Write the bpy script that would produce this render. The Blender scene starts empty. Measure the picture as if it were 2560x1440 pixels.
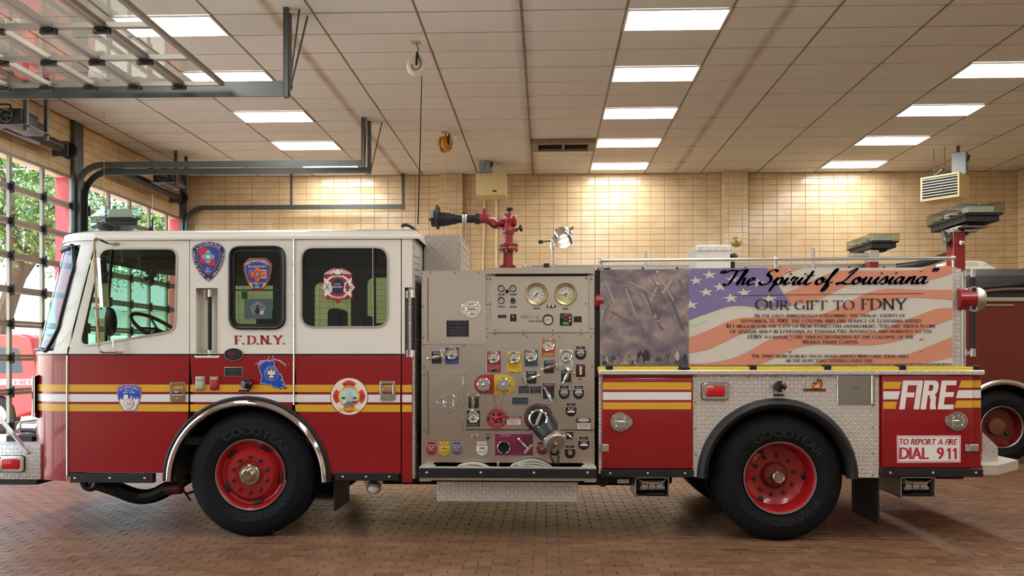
import bpy, bmesh, math, random
from math import sin, cos, pi, radians
from mathutils import Vector, Matrix
random.seed(7)
SC = bpy.context.scene
COL = SC.collection

# ---------------------------------------------------------------- camera, sky, sun, exposure
FPX, CXP, CYP, PSI, CAMZ = 2000.0, 1303.0, 893.0, 0.0314, 1.54
cd = bpy.data.cameras.new('camera'); cam = bpy.data.objects.new('camera', cd); COL.objects.link(cam)
cd.sensor_width = 36.0; cd.lens = FPX / 2560 * 36.0
cd.shift_x = (1280 - CXP) / 2560; cd.shift_y = (CYP - 720) / 2560
cd.clip_start = 0.05; cd.clip_end = 400
cam.location = (0, 0, CAMZ); cam.rotation_euler = (pi / 2, 0, PSI)
SC.camera = cam
vs = SC.view_settings
vs.view_transform = 'Standard'; vs.look = 'None'; vs.gamma = 1.0; vs.use_curve_mapping = False
vs.exposure = 1.3
SC.cycles.max_bounces = 8; SC.cycles.diffuse_bounces = 4; SC.cycles.glossy_bounces = 4
SC.cycles.transparent_max_bounces = 12; SC.cycles.transmission_bounces = 4
SC.cycles.caustics_reflective = False; SC.cycles.caustics_refractive = False
SC.cycles.sample_clamp_indirect = 6.0
SC.cycles.use_denoising = True

W = bpy.data.worlds.new('sky'); SC.world = W; W.use_nodes = True
wn = W.node_tree; sky = wn.nodes.new('ShaderNodeTexSky')
sky.sky_type = 'NISHITA'; sky.sun_disc = False; sky.sun_elevation = radians(58); sky.sun_rotation = radians(250)
wn.links.new(sky.outputs[0], wn.nodes['Background'].inputs[0]); wn.nodes['Background'].inputs[1].default_value = 0.38
sd = bpy.data.lights.new('sun', 'SUN'); sd.energy = 5.0; sd.angle = radians(0.6); sd.color = (1.0, 0.93, 0.82)
sun = bpy.data.objects.new('sun', sd); COL.objects.link(sun)
sun.rotation_euler = Vector((0.30, 0.36, -0.88)).to_track_quat('-Z', 'Y').to_euler()
PANEL_EMIT = 10.0

# ---------------------------------------------------------------- measuring helpers
_c, _s = cos(PSI), sin(PSI)
def ray(px, py):
    a = (px - CXP) / FPX; b = (CYP - py) / FPX
    return a * _c - _s, a * _s + _c, b
def at(px, py, Y):
    x, y, z = ray(px, py); t = Y / y
    return Vector((x * t, Y, CAMZ + z * t))
def at_x(px, py, X):
    x, y, z = ray(px, py); t = X / x
    return Vector((X, y * t, CAMZ + z * t))
def at_z(px, py, Z):
    x, y, z = ray(px, py); t = (Z - CAMZ) / z
    return Vector((x * t, y * t, Z))
YS = 6.72                                     # the side of the fire engine
def S(px, py, Y=YS):
    p = at(px, py, Y); return (p.x, p.z)
def CC(pts, Y=YS): return [S(p[0], p[1], Y) for p in pts]
def PX(n, Y=YS): return n * Y / FPX           # a length in photo pixels at distance Y

# ---------------------------------------------------------------- materials
def lin(c):
    c = c / 255.0
    return c / 12.92 if c <= 0.04045 else ((c + 0.055) / 1.055) ** 2.4
def rgb(h):
    if isinstance(h, str): h = (int(h[0:2], 16), int(h[2:4], 16), int(h[4:6], 16))
    return (lin(h[0]), lin(h[1]), lin(h[2]), 1.0)
MATS = {}
class NT:
    def __init__(s, m): s.t = m.node_tree
    def n(s, typ, **kw):
        nd = s.t.nodes.new('ShaderNode' + typ)
        for k, v in kw.items():
            if k.startswith('i_'):
                key = k[2:]; key = int(key) if key.isdigit() else key
                nd.inputs[key].default_value = v
            else: setattr(nd, k, v)
        return nd
    def l(s, a, b): s.t.links.new(a, b)
    def math(s, op, a, b=None, c=None):
        nd = s.t.nodes.new('ShaderNodeMath'); nd.operation = op
        for k, v in enumerate((a, b, c)):
            if v is None: continue
            if isinstance(v, (int, float)): nd.inputs[k].default_value = v
            else: s.l(v, nd.inputs[k])
        return nd.outputs[0]
def mat(name, col='808080', rough=0.5, metal=0.0, var=0.0, vscale=8.0, bump=0.0, bscale=60.0, coat=0.0, emit=None, estr=0.0, spec=None):
    if name in MATS: return MATS[name]
    m = bpy.data.materials.new(name); m.use_nodes = True; MATS[name] = m
    b = m.node_tree.nodes['Principled BSDF']; t = NT(m)
    c = rgb(col); b.inputs['Base Color'].default_value = c
    b.inputs['Roughness'].default_value = rough; b.inputs['Metallic'].default_value = metal
    if spec is not None: b.inputs['Specular IOR Level'].default_value = spec
    if coat: b.inputs['Coat Weight'].default_value = coat; b.inputs['Coat Roughness'].default_value = 0.03
    if emit: b.inputs['Emission Color'].default_value = rgb(emit); b.inputs['Emission Strength'].default_value = estr
    if var or bump:
        tc = t.n('TexCoord')
    if var:
        nz = t.n('TexNoise'); nz.inputs['Scale'].default_value = vscale; nz.inputs['Detail'].default_value = 5
        t.l(tc.outputs['Object'], nz.inputs['Vector'])
        mx = t.n('MixRGB'); mx.inputs[1].default_value = tuple(x * (1 - var) for x in c[:3]) + (1,)
        mx.inputs[2].default_value = tuple(min(1, x * (1 + var)) for x in c[:3]) + (1,)
        t.l(nz.outputs['Fac'], mx.inputs[0]); t.l(mx.outputs[0], b.inputs['Base Color'])
    if bump:
        nb = t.n('TexNoise'); nb.inputs['Scale'].default_value = bscale; nb.inputs['Detail'].default_value = 3
        t.l(tc.outputs['Object'], nb.inputs['Vector'])
        bp = t.n('Bump'); bp.inputs['Strength'].default_value = bump; bp.inputs['Distance'].default_value = 0.01
        t.l(nb.outputs['Fac'], bp.inputs['Height']); t.l(bp.outputs[0], b.inputs['Normal'])
    return m
def glass(name, tint='F0F8F4', ior=1.45, alpha=1.0, dirt=0.0):
    """a thin pane: light passes tinted, the surface mirrors by Fresnel; dirt adds a faint film"""
    if name in MATS: return MATS[name]
    m = bpy.data.materials.new(name); m.use_nodes = True; MATS[name] = m
    t = NT(m); nt = m.node_tree
    for n in list(nt.nodes): nt.nodes.remove(n)
    out = t.n('OutputMaterial'); tr = t.n('BsdfTransparent'); tr.inputs[0].default_value = rgb(tint)
    gl = t.n('BsdfGlossy'); gl.inputs['Roughness'].default_value = 0.01
    fr = t.n('Fresnel'); gm = t.n('NewGeometry'); t.l(t.math('ADD', t.math('MULTIPLY', gm.outputs['Backfacing'], 1.0 / ior - ior), ior), fr.inputs['IOR'])
    mx = t.n('MixShader'); t.l(fr.outputs[0], mx.inputs[0]); t.l(tr.outputs[0], mx.inputs[1]); t.l(gl.outputs[0], mx.inputs[2])
    o = mx
    if dirt:
        df = t.n('BsdfDiffuse'); df.inputs[0].default_value = rgb('C8C8C0')
        m2 = t.n('MixShader'); m2.inputs[0].default_value = dirt; t.l(mx.outputs[0], m2.inputs[1]); t.l(df.outputs[0], m2.inputs[2]); o = m2
    t.l(o.outputs[0], out.inputs[0])
    return m
def diamond(name, col, axes='xz', scale=22.0, metal=0.55, rough=0.38, height=0.9):
    """tread plate: short raised bars, turned by turns, as relief"""
    if name in MATS: return MATS[name]
    m = mat(name, col, rough, metal); t = NT(m); b = m.node_tree.nodes['Principled BSDF']
    tc = t.n('TexCoord'); sp = t.n('SeparateXYZ'); t.l(tc.outputs['Object'], sp.inputs[0])
    ix = {'x': 0, 'y': 1, 'z': 2}
    u = t.math('MULTIPLY', sp.outputs[ix[axes[0]]], scale); v = t.math('MULTIPLY', sp.outputs[ix[axes[1]]], scale)
    par = t.math('MODULO', t.math('ABSOLUTE', t.math('ADD', t.math('FLOOR', u), t.math('FLOOR', v))), 2.0)
    a = t.math('SUBTRACT', t.math('FRACT', u), 0.5); c = t.math('SUBTRACT', t.math('FRACT', v), 0.5)
    p = t.math('MULTIPLY', t.math('ADD', a, c), 0.7071); q = t.math('MULTIPLY', t.math('SUBTRACT', a, c), 0.7071)
    pp = t.math('MULTIPLY', p, p); qq = t.math('MULTIPLY', q, q)
    e1 = t.math('ADD', t.math('DIVIDE', pp, 0.22), t.math('DIVIDE', qq, 0.018))
    e2 = t.math('ADD', t.math('DIVIDE', qq, 0.22), t.math('DIVIDE', pp, 0.018))
    e = t.math('ADD', t.math('MULTIPLY', e1, t.math('SUBTRACT', 1.0, par)), t.math('MULTIPLY', e2, par))
    h = t.math('MAXIMUM', t.math('SUBTRACT', 1.0, e), 0.0)
    bp = t.n('Bump'); bp.inputs['Strength'].default_value = height; bp.inputs['Distance'].default_value = 0.008
    t.l(h, bp.inputs['Height']); t.l(bp.outputs[0], b.inputs['Normal'])
    return m
def cellmat(name, cols, size, rough, rvar=0.0, bump=0.0, coat=0.0):
    """colour that jumps from piece to piece on a lattice of the given size, with a little grain"""
    if name in MATS: return MATS[name]
    m = mat(name, cols[0], rough); t = NT(m); b = m.node_tree.nodes['Principled BSDF']
    g = t.n('NewGeometry'); sn = t.n('VectorMath', operation='SNAP'); t.l(g.outputs['Position'], sn.inputs[0]); sn.inputs[1].default_value = size
    wn_ = t.n('TexWhiteNoise', noise_dimensions='3D'); t.l(sn.outputs[0], wn_.inputs['Vector'])
    cr = t.n('ValToRGB'); t.l(wn_.outputs['Value'], cr.inputs[0])
    els = cr.color_ramp.elements
    els[0].color = rgb(cols[0]); els[1].color = rgb(cols[-1])
    for k, c in enumerate(cols[1:-1]):
        e = els.new((k + 1) / (len(cols) - 1)); e.color = rgb(c)
    nz = t.n('TexNoise'); nz.inputs['Scale'].default_value = 3.0; nz.inputs['Detail'].default_value = 6; t.l(g.outputs['Position'], nz.inputs['Vector'])
    mx = t.n('MixRGB', blend_type='MULTIPLY'); mx.inputs[0].default_value = 0.35
    t.l(cr.outputs[0], mx.inputs[1]); t.l(nz.outputs['Fac'], mx.inputs[2])
    br = t.n('BrightContrast'); br.inputs['Bright'].default_value = 0.0; t.l(mx.outputs[0], br.inputs[0]); t.l(br.outputs[0], b.inputs['Base Color'])
    if rvar:
        r = t.math('MULTIPLY_ADD', nz.outputs['Fac'], rvar, rough - rvar / 2); t.l(r, b.inputs['Roughness'])
    if bump:
        n2 = t.n('TexNoise'); n2.inputs['Scale'].default_value = 40; t.l(g.outputs['Position'], n2.inputs['Vector'])
        bp = t.n('Bump'); bp.inputs['Strength'].default_value = bump; bp.inputs['Distance'].default_value = 0.004
        t.l(n2.outputs['Fac'], bp.inputs['Height']); t.l(bp.outputs[0], b.inputs['Normal'])
    if coat: b.inputs['Coat Weight'].default_value = coat
    return m

# ---------------------------------------------------------------- mesh building
def catmull(pts, n=6, closed=False):
    out = []; P = [Vector(p) for p in pts]; N = len(P)
    rng = range(N if closed else N - 1)
    for i in rng:
        p0 = P[(i - 1) % N] if (closed or i > 0) else P[0]; p1 = P[i]; p2 = P[(i + 1) % N]
        p3 = P[(i + 2) % N] if (closed or i + 2 < N) else P[-1]
        for k in range(n):
            t = k / n
            out.append(0.5 * ((2 * p1) + (-p0 + p2) * t + (2 * p0 - 5 * p1 + 4 * p2 - p3) * t * t + (-p0 + 3 * p1 - 3 * p2 + p3) * t ** 3))
    if not closed: out.append(P[-1])
    return out
def rrect(x0, x1, z0, z1, r, n=5):
    """rounded rectangle, counter-clockwise; r is one radius or four (bl, br, tr, tl)"""
    rs = (r,) * 4 if isinstance(r, (int, float)) else r
    out = []
    for (cx, cz, a0, rr) in ((x0 + rs[0], z0 + rs[0], pi, rs[0]), (x1 - rs[1], z0 + rs[1], 1.5 * pi, rs[1]), (x1 - rs[2], z1 - rs[2], 0, rs[2]), (x0 + rs[3], z1 - rs[3], .5 * pi, rs[3])):
        for k in range(n + 1):
            a = a0 + .5 * pi * k / n; out.append((cx + rr * cos(a), cz + rr * sin(a)))
    return out
def roundpoly(pts, r, n=5):
    """a polygon with its corners rounded; r one number or one per corner"""
    N = len(pts); out = []
    for i in range(N):
        p = Vector(pts[i]); a = Vector(pts[i - 1]); b = Vector(pts[(i + 1) % N]); rr = r if isinstance(r, (int, float)) else r[i]
        da = (a - p); db = (b - p); ra = min(rr, da.length * .49); rb = min(rr, db.length * .49)
        A = p + da.normalized() * ra; B = p + db.normalized() * rb
        for k in range(n + 1):
            t = k / n; q = A * (1 - t) ** 2 + p * 2 * t * (1 - t) + B * t * t; out.append((q.x, q.y))
    return out
def circ(cx, cz, rx, rz=None, n=32, a0=0, a1=2 * pi):
    rz = rx if rz is None else rz
    full = abs(a1 - a0 - 2 * pi) < 1e-6; m = n if full else n + 1
    return [(cx + rx * cos(a0 + (a1 - a0) * k / n), cz + rz * sin(a0 + (a1 - a0) * k / n)) for k in range(m)]
def offset_poly(pts, d):
    """grow (d > 0) or shrink a counter-clockwise polygon"""
    N = len(pts); out = []
    for i in range(N):
        a = Vector(pts[i - 1]); p = Vector(pts[i]); b = Vector(pts[(i + 1) % N])
        e1 = (p - a); e2 = (b - p)
        if e1.length < 1e-9: e1 = e2
        if e2.length < 1e-9: e2 = e1
        n1 = Vector((e1.y, -e1.x)).normalized(); n2 = Vector((e2.y, -e2.x)).normalized()
        n = n1 + n2
        if n.length < 1e-6: n = n1
        n.normalize(); k = max(0.4, n.dot(n1)); q = p + n * (d / k); out.append((q.x, q.y))
    return out
def area2(p): return sum(p[i - 1][0] * p[i][1] - p[i][0] * p[i - 1][1] for i in range(len(p)))
def ccw(p): return list(p) if area2(p) > 0 else list(reversed(p))

def curve_mesh(contours, half, bevel=0.0, bres=2):
    cu = bpy.data.curves.new('tmp', 'CURVE'); cu.dimensions = '2D'; cu.fill_mode = 'BOTH'; cu.extrude = half; cu.bevel_depth = bevel; cu.bevel_resolution = bres
    for c in contours:
        sp = cu.splines.new('POLY'); sp.points.add(len(c) - 1); sp.use_cyclic_u = True
        for k, p in enumerate(c): sp.points[k].co = (p[0], p[1], 0, 1)
    ob = bpy.data.objects.new('tmp', cu); me = bpy.data.meshes.new_from_object(ob)
    V = [v.co.copy() for v in me.vertices]; Fc = [tuple(p.vertices) for p in me.polygons]
    bpy.data.objects.remove(ob); bpy.data.curves.remove(cu); bpy.data.meshes.remove(me)
    return V, Fc
def frame_of(d):
    d = Vector(d).normalized(); u = Vector((0, 0, 1)) if abs(d.z) < 0.95 else Vector((1, 0, 0))
    a = d.cross(u).normalized(); return a, a.cross(d).normalized(), d
ORG = {}
class MB:
    def __init__(s): s.v = []; s.f = []; s.m = []; s.mats = []
    def mi(s, m):
        if m not in s.mats: s.mats.append(m)
        return s.mats.index(m)
    def add(s, V, Fs, m):
        b = len(s.v); k = s.mi(m); s.v.extend(Vector(v) for v in V)
        for f in Fs: s.f.append(tuple(b + i for i in f)); s.m.append(k)
        return s
    def box(s, x0, x1, y0, y1, z0, z1, m, bev=0.0, seg=1):
        if x0 > x1: x0, x1 = x1, x0
        if y0 > y1: y0, y1 = y1, y0
        if z0 > z1: z0, z1 = z1, z0
        V = [(x, y, z) for x in (x0, x1) for y in (y0, y1) for z in (z0, z1)]
        Fs = [(0, 1, 3, 2), (4, 6, 7, 5), (0, 4, 5, 1), (2, 3, 7, 6), (0, 2, 6, 4), (1, 5, 7, 3)]
        if not bev: return s.add(V, Fs, m)
        bm = bmesh.new(); vv = [bm.verts.new(v) for v in V]
        for f in Fs: bm.faces.new([vv[i] for i in f])
        bmesh.ops.bevel(bm, geom=list(bm.edges), offset=bev, segments=seg, affect='EDGES', profile=0.5)
        return s.bm(bm, m)
    def bm(s, bm, m, mx=None):
        bm.verts.index_update(); V = [(mx @ v.co if mx else v.co.copy()) for v in bm.verts]; Fs = [tuple(v.index for v in f.verts) for f in bm.faces]; bm.free()
        return s.add(V, Fs, m)
    def prism(s, c, y0, y1, m, back=True):
        """contour in (x, z), front at y0, back at y1"""
        c = ccw(c); n = len(c)
        V = [(p[0], y0, p[1]) for p in c] + [(p[0], y1, p[1]) for p in c]
        Fs = [tuple(range(n))] + [((i + 1) % n, i, i + n, (i + 1) % n + n) for i in range(n)]
        if back: Fs.append(tuple(range(2 * n - 1, n - 1, -1)))
        return s.add(V, Fs, m)
    def flat(s, c, y, m):
        c = ccw(c); return s.add([(p[0], y, p[1]) for p in c], [tuple(range(len(c)))], m)
    def prism_z(s, c, z0, z1, m):
        """contour in (x, y) drawn up from z0 to z1"""
        c = ccw(c); n = len(c)
        V = [(p[0], p[1], z0) for p in c] + [(p[0], p[1], z1) for p in c]
        return s.add(V, [tuple(range(n - 1, -1, -1)), tuple(range(n, 2 * n))] + [(i, (i + 1) % n, (i + 1) % n + n, i + n) for i in range(n)], m)
    def prism_x(s, c, x0, x1, m):
        """contour in (y, z) drawn from x0 to x1"""
        c = ccw(c); n = len(c)
        V = [(x0, p[0], p[1]) for p in c] + [(x1, p[0], p[1]) for p in c]
        return s.add(V, [tuple(range(n - 1, -1, -1)), tuple(range(n, 2 * n))] + [(i, (i + 1) % n, (i + 1) % n + n, i + n) for i in range(n)], m)
    def plate(s, cs, y0, th, m, bev=0.0, bres=1):
        """contours in (x, z), first the outline, then holes; front at y0, thickness th backwards"""
        V, Fs = curve_mesh(cs, max(0.0, th / 2 - bev), bev, bres)
        return s.add([(v.x, y0 + th / 2 - v.z, v.y) for v in V], Fs, m)
    def ring(s, outer, inner, y0, y1, m):
        """a frame between two contours of equal point count"""
        n = len(outer); V = [(p[0], y0, p[1]) for p in outer] + [(p[0], y0, p[1]) for p in inner] + [(p[0], y1, p[1]) for p in outer] + [(p[0], y1, p[1]) for p in inner]
        Fs = []
        for i in range(n):
            j = (i + 1) % n
            Fs += [(i, j, n + j, n + i), (j, i, 2 * n + i, 2 * n + j), (n + i, n + j, 3 * n + j, 3 * n + i), (2 * n + j, 2 * n + i, 3 * n + i, 3 * n + j)]
        return s.add(V, Fs, m)
    def lathe(s, prof, c, axis, m, seg=24, cap=True):
        """profile of (radius, height along axis) turned round the axis through c"""
        a, b, d = frame_of(axis); c = Vector(c); V = []; Fs = []
        for (r, h) in prof:
            for k in range(seg):
                t = 2 * pi * k / seg; V.append(c + d * h + (a * cos(t) + b * sin(t)) * r)
        n = len(prof)
        for i in range(n - 1):
            for k in range(seg):
                k2 = (k + 1) % seg; Fs.append((i * seg + k, (i + 1) * seg + k, (i + 1) * seg + k2, i * seg + k2))
        if cap:
            if prof[0][0] > 1e-6: Fs.append(tuple(range(seg)))
            if prof[-1][0] > 1e-6: Fs.append(tuple((n - 1) * seg + k for k in range(seg - 1, -1, -1)))
        return s.add(V, Fs, m)
    def cyl(s, p0, p1, r, m, seg=16, r2=None):
        p0 = Vector(p0); d = Vector(p1) - p0; return s.lathe([(r, 0), (r if r2 is None else r2, d.length)], p0, d, m, seg)
    def tube(s, pts, r, m, seg=8, closed=False, sq=None):
        """a bent tube; sq gives a flat bar of two half-widths instead"""
        P = [Vector(p) for p in pts]; N = len(P); V = []; Fs = []; up = None
        for i, p in enumerate(P):
            if closed: d = (P[(i + 1) % N] - P[i - 1])
            else: d = (P[min(i + 1, N - 1)] - P[max(i - 1, 0)])
            d.normalize()
            if up is None: a, b, _ = frame_of(d)
            else:
                a = (up - d * up.dot(d)).normalized(); b = a.cross(d)
            up = a; rr = r[i] if isinstance(r, (list, tuple)) else r
            for k in range(seg):
                t = 2 * pi * k / seg
                if sq: t += pi / 4; V.append(p + a * (sq[0] * (1 if cos(t) > 0 else -1)) + b * (sq[1] * (1 if sin(t) > 0 else -1)))
                else: V.append(p + (a * cos(t) + b * sin(t)) * rr)
        for i in range(N if closed else N - 1):
            j = (i + 1) % N
            for k in range(seg):
                k2 = (k + 1) % seg; Fs.append((i * seg + k, i * seg + k2, j * seg + k2, j * seg + k))
        if not closed: Fs.append(tuple(range(seg - 1, -1, -1))); Fs.append(tuple((N - 1) * seg + k for k in range(seg)))
        return s.add(V, Fs, m)
    def bar(s, p0, p1, w, h, m): return s.tube([p0, p1], 0, m, seg=4, sq=(w / 2, h / 2))
    def ball(s, c, r, m, seg=16, rings=10):
        r = (r, r, r) if isinstance(r, (int, float)) else r; c = Vector(c); V = []; Fs = []
        for i in range(rings + 1):
            p = pi * i / rings
            for k in range(seg):
                t = 2 * pi * k / seg; V.append((c.x + r[0] * sin(p) * cos(t), c.y + r[1] * sin(p) * sin(t), c.z + r[2] * cos(p)))
        for i in range(rings):
            for k in range(seg):
                k2 = (k + 1) % seg; Fs.append((i * seg + k, (i + 1) * seg + k, (i + 1) * seg + k2, i * seg + k2))
        return s.add(V, Fs, m)
    def torus(s, c, axis, R, r, m, seg=32, sub=8, sx=1.0):
        a, b, d = frame_of(axis); c = Vector(c)
        return s.tube([c + a * (R * cos(2 * pi * k / seg)) + b * (R * sx * sin(2 * pi * k / seg)) for k in range(seg)], r, m, seg=sub, closed=True)
    def xf(s, mx):
        s.v = [mx @ v for v in s.v]; return s
    def build(s, name, parent=None, sharp=35.0, kind=None, mesh_only=False):
        o = Vector((0, 0, 0)) if parent is None else ORG.get(parent.name, Vector((0, 0, 0)))
        me = bpy.data.meshes.new(name); me.from_pydata([tuple(v - o) for v in s.v], [], s.f)
        for m in s.mats: me.materials.append(m)
        if len(s.mats) > 1: me.polygons.foreach_set('material_index', s.m)
        me.polygons.foreach_set('use_smooth', [True] * len(me.polygons))
        me.validate(); me.set_sharp_from_angle(angle=radians(sharp)); me.update()
        if mesh_only: return me
        return put(name, me, parent, kind)
def put(name, me, parent=None, kind=None):
    ob = bpy.data.objects.new(name, me); COL.objects.link(ob); ob.parent = parent
    ORG[ob.name] = Vector((0, 0, 0)) if parent is None else ORG.get(parent.name, Vector((0, 0, 0)))
    if kind: ob['kind'] = kind
    return ob
def thing(name, label, cat, loc=(0, 0, 0), group=None):
    ob = bpy.data.objects.new(name, None); COL.objects.link(ob); ob.location = loc; ob.empty_display_size = 0.2
    ORG[ob.name] = Vector(loc); tag(ob, label, cat, group); return ob
def tag(o, label, cat, group=None):
    o['label'] = label; o['category'] = cat
    if group: o['group'] = group
    return o
def sub(name, me, parent, loc=(0, 0, 0), rot=None):
    """a piece that shares its mesh data with its look-alikes; loc in world"""
    ob = bpy.data.objects.new(name, me); COL.objects.link(ob); ob.parent = parent
    ob.location = Vector(loc) - ORG.get(parent.name, Vector((0, 0, 0)))
    if rot: ob.rotation_euler = rot
    ORG[ob.name] = Vector(loc); return ob

# ---------------------------------------------------------------- lettering (drawn as flat print)
GL = {}
def bf_glyph(ch):
    k = ('b', ch)
    if k in GL: return GL[k]
    cu = bpy.data.curves.new('t', 'FONT'); cu.body = ch; cu.size = 1.0; cu.resolution_u = 3
    ob = bpy.data.objects.new('t', cu); me = bpy.data.meshes.new_from_object(ob)
    V = [(v.co.x, v.co.y) for v in me.vertices]; Fs = [tuple(p.vertices) for p in me.polygons]
    bpy.data.objects.remove(ob); bpy.data.curves.remove(cu); bpy.data.meshes.remove(me)
    if V:
        x0 = min(v[0] for v in V); x1 = max(v[0] for v in V); V = [(v[0] - x0, v[1]) for v in V]; GL[k] = (V, Fs, x1 - x0)
    else: GL[k] = ([], [], 0.28)
    return GL[k]
BCAP = max(v[1] for v in bf_glyph('H')[0])
def nib(strokes, T, t, ang, dots=()):
    V = []; Fs = []
    for st in strokes:
        P = [Vector(p) for p in st]; n = len(P); b = len(V)
        for i, p in enumerate(P):
            d = (P[min(i + 1, n - 1)] - P[max(i - 1, 0)]); th = math.atan2(d.y, d.x)
            w = max(t, T * abs(sin(th - ang))) / 2; nrm = Vector((-d.y, d.x)).normalized() if d.length > 1e-9 else Vector((0, 1))
            V += [tuple(p + nrm * w), tuple(p - nrm * w)]
        for i in range(n - 1): Fs.append((b + 2 * i + 1, b + 2 * i + 3, b + 2 * i + 2, b + 2 * i))
    for (x, y, w, h) in dots:
        b = len(V); V += [(x - w, y - h), (x + w, y - h), (x + w, y + h), (x - w, y + h)]; Fs.append((b, b + 1, b + 2, b + 3))
    return V, Fs
def arc(cx, cy, rx, ry, a0, a1, n=10): return [(cx + rx * cos(radians(a0 + (a1 - a0) * k / n)), cy + ry * sin(radians(a0 + (a1 - a0) * k / n))) for k in range(n + 1)]
L = lambda *p: [tuple(p[i:i + 2]) for i in range(0, len(p), 2)]
_sf = .045
SER = {  # strokes, serif feet (x, y), advance
 'A': ([L(.05, 0, .4, 1), L(.38, 1, .76, 0), L(.17, .34, .62, .34)], [(.05, 0), (.76, 0)], .82),
 'B': ([L(.14, 0, .14, 1), L(.14, .97, .34, .97) + arc(.34, .76, .2, .21, 90, -90), L(.14, .53, .36, .53) + arc(.36, .28, .24, .255, 90, -90) + L(.14, .03)], [(.1, 0), (.1, 1)], .66),
 'C': ([arc(.44, .5, .38, .48, 50, 310, 18)], [], .84),
 'D': ([L(.14, 0, .14, 1), L(.14, .97, .36, .97) + arc(.36, .5, .4, .47, 90, -90, 16) + L(.14, .03)], [(.1, 0), (.1, 1)], .84),
 'E': ([L(.14, 0, .14, 1), L(.14, .97, .5, .97), L(.14, .53, .44, .53), L(.14, .03, .54, .03), L(.5, .97, .52, .86), L(.53, .03, .56, .16)], [(.1, 0), (.1, 1)], .62),
 'F': ([L(.14, 0, .14, 1), L(.14, .97, .5, .97), L(.14, .52, .44, .52), L(.5, .97, .52, .84)], [(.12, 0), (.1, 1)], .58),
 'G': ([arc(.44, .5, .38, .48, 50, 320, 18), L(.74, .42, .74, .08)], [(.74, .42)], .88),
 'H': ([L(.14, 0, .14, 1), L(.68, 0, .68, 1), L(.14, .52, .68, .52)], [(.14, 0), (.14, 1), (.68, 0), (.68, 1)], .82),
 'I': ([L(.14, 0, .14, 1)], [(.14, 0), (.14, 1)], .3),
 'J': ([L(.2, 1, .2, .1) + L(.14, -.1, .02, -.16)], [(.2, 1)], .34),
 'K': ([L(.14, 0, .14, 1), L(.16, .5, .6, 1), L(.26, .6, .7, 0)], [(.14, 0), (.14, 1), (.6, 1), (.7, 0)], .74),
 'L': ([L(.14, 0, .14, 1), L(.14, .03, .52, .03), L(.52, .03, .55, .18)], [(.1, 0), (.12, 1)], .6),
 'M': ([L(.08, 0, .18, 1), L(.18, 1, .48, .1), L(.48, .1, .8, 1), L(.8, 1, .9, 0)], [(.08, 0), (.9, 0), (.16, 1), (.82, 1)], .98),
 'N': ([L(.12, 0, .12, 1), L(.12, 1, .7, .02), L(.7, 0, .7, 1)], [(.12, 0), (.1, 1), (.7, 1)], .84),
 'O': ([arc(.46, .5, .4, .48, 90, 450, 24)], [], .94),
 'P': ([L(.14, 0, .14, 1), L(.14, .97, .34, .97) + arc(.34, .72, .23, .25, 90, -90) + L(.14, .47)], [(.14, 0), (.1, 1)], .62),
 'Q': ([arc(.46, .5, .4, .48, 90, 450, 24), L(.5, .06, .86, -.2)], [], .94),
 'R': ([L(.14, 0, .14, 1), L(.14, .97, .34, .97) + arc(.34, .74, .22, .23, 90, -90) + L(.14, .51), L(.34, .5, .74, 0)], [(.14, 0), (.1, 1), (.74, 0)], .74),
 'S': ([catmull(L(.5, .84, .36, .97, .18, .93, .1, .76, .2, .6, .38, .48, .5, .3, .44, .1, .26, .02, .08, .12), 4)], [], .6),
 'T': ([L(.38, 0, .38, 1), L(.04, .97, .72, .97), L(.04, .97, .02, .84), L(.72, .97, .74, .84)], [(.38, 0)], .76),
 'U': ([L(.12, 1, .12, .35) + arc(.4, .32, .28, .3, 180, 360) + L(.68, 1)], [(.12, 1), (.68, 1)], .8),
 'V': ([L(.05, 1, .4, 0), L(.4, 0, .76, 1)], [(.06, 1), (.76, 1)], .82),
 'W': ([L(.05, 1, .34, 0), L(.34, 0, .6, 1), L(.58, 1, .86, 0), L(.86, 0, 1.14, 1)], [(.06, 1), (.6, 1), (1.14, 1)], 1.18),
 'X': ([L(.08, 1, .7, 0), L(.08, 0, .66, 1)], [(.08, 1), (.7, 0), (.08, 0), (.66, 1)], .76),
 'Y': ([L(.06, 1, .38, .48), L(.7, 1, .38, .48), L(.38, .48, .38, 0)], [(.38, 0), (.06, 1), (.7, 1)], .76),
 'Z': ([L(.08, .97, .64, .97), L(.64, .97, .06, .03), L(.06, .03, .66, .03)], [], .72),
 '0': ([arc(.3, .5, .24, .48, 90, 450, 20)], [], .6), '1': ([L(.1, .84, .22, .98), L(.22, 1, .22, 0)], [(.22, 0)], .42),
 '2': ([catmull(L(.08, .78, .16, .95, .34, .96, .46, .78, .38, .5, .06, .03), 4), L(.06, .04, .52, .04)], [], .56),
 '9': ([arc(.28, .68, .22, .29, 0, 360, 16), catmull(L(.5, .68, .44, .3, .2, 0), 4)], [], .56),
 '$': ([catmull(L(.5, .84, .36, .97, .18, .93, .1, .76, .2, .6, .38, .48, .5, .3, .44, .1, .26, .02, .08, .12), 4), L(.3, -.1, .3, 1.1)], [], .6),
}
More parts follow.
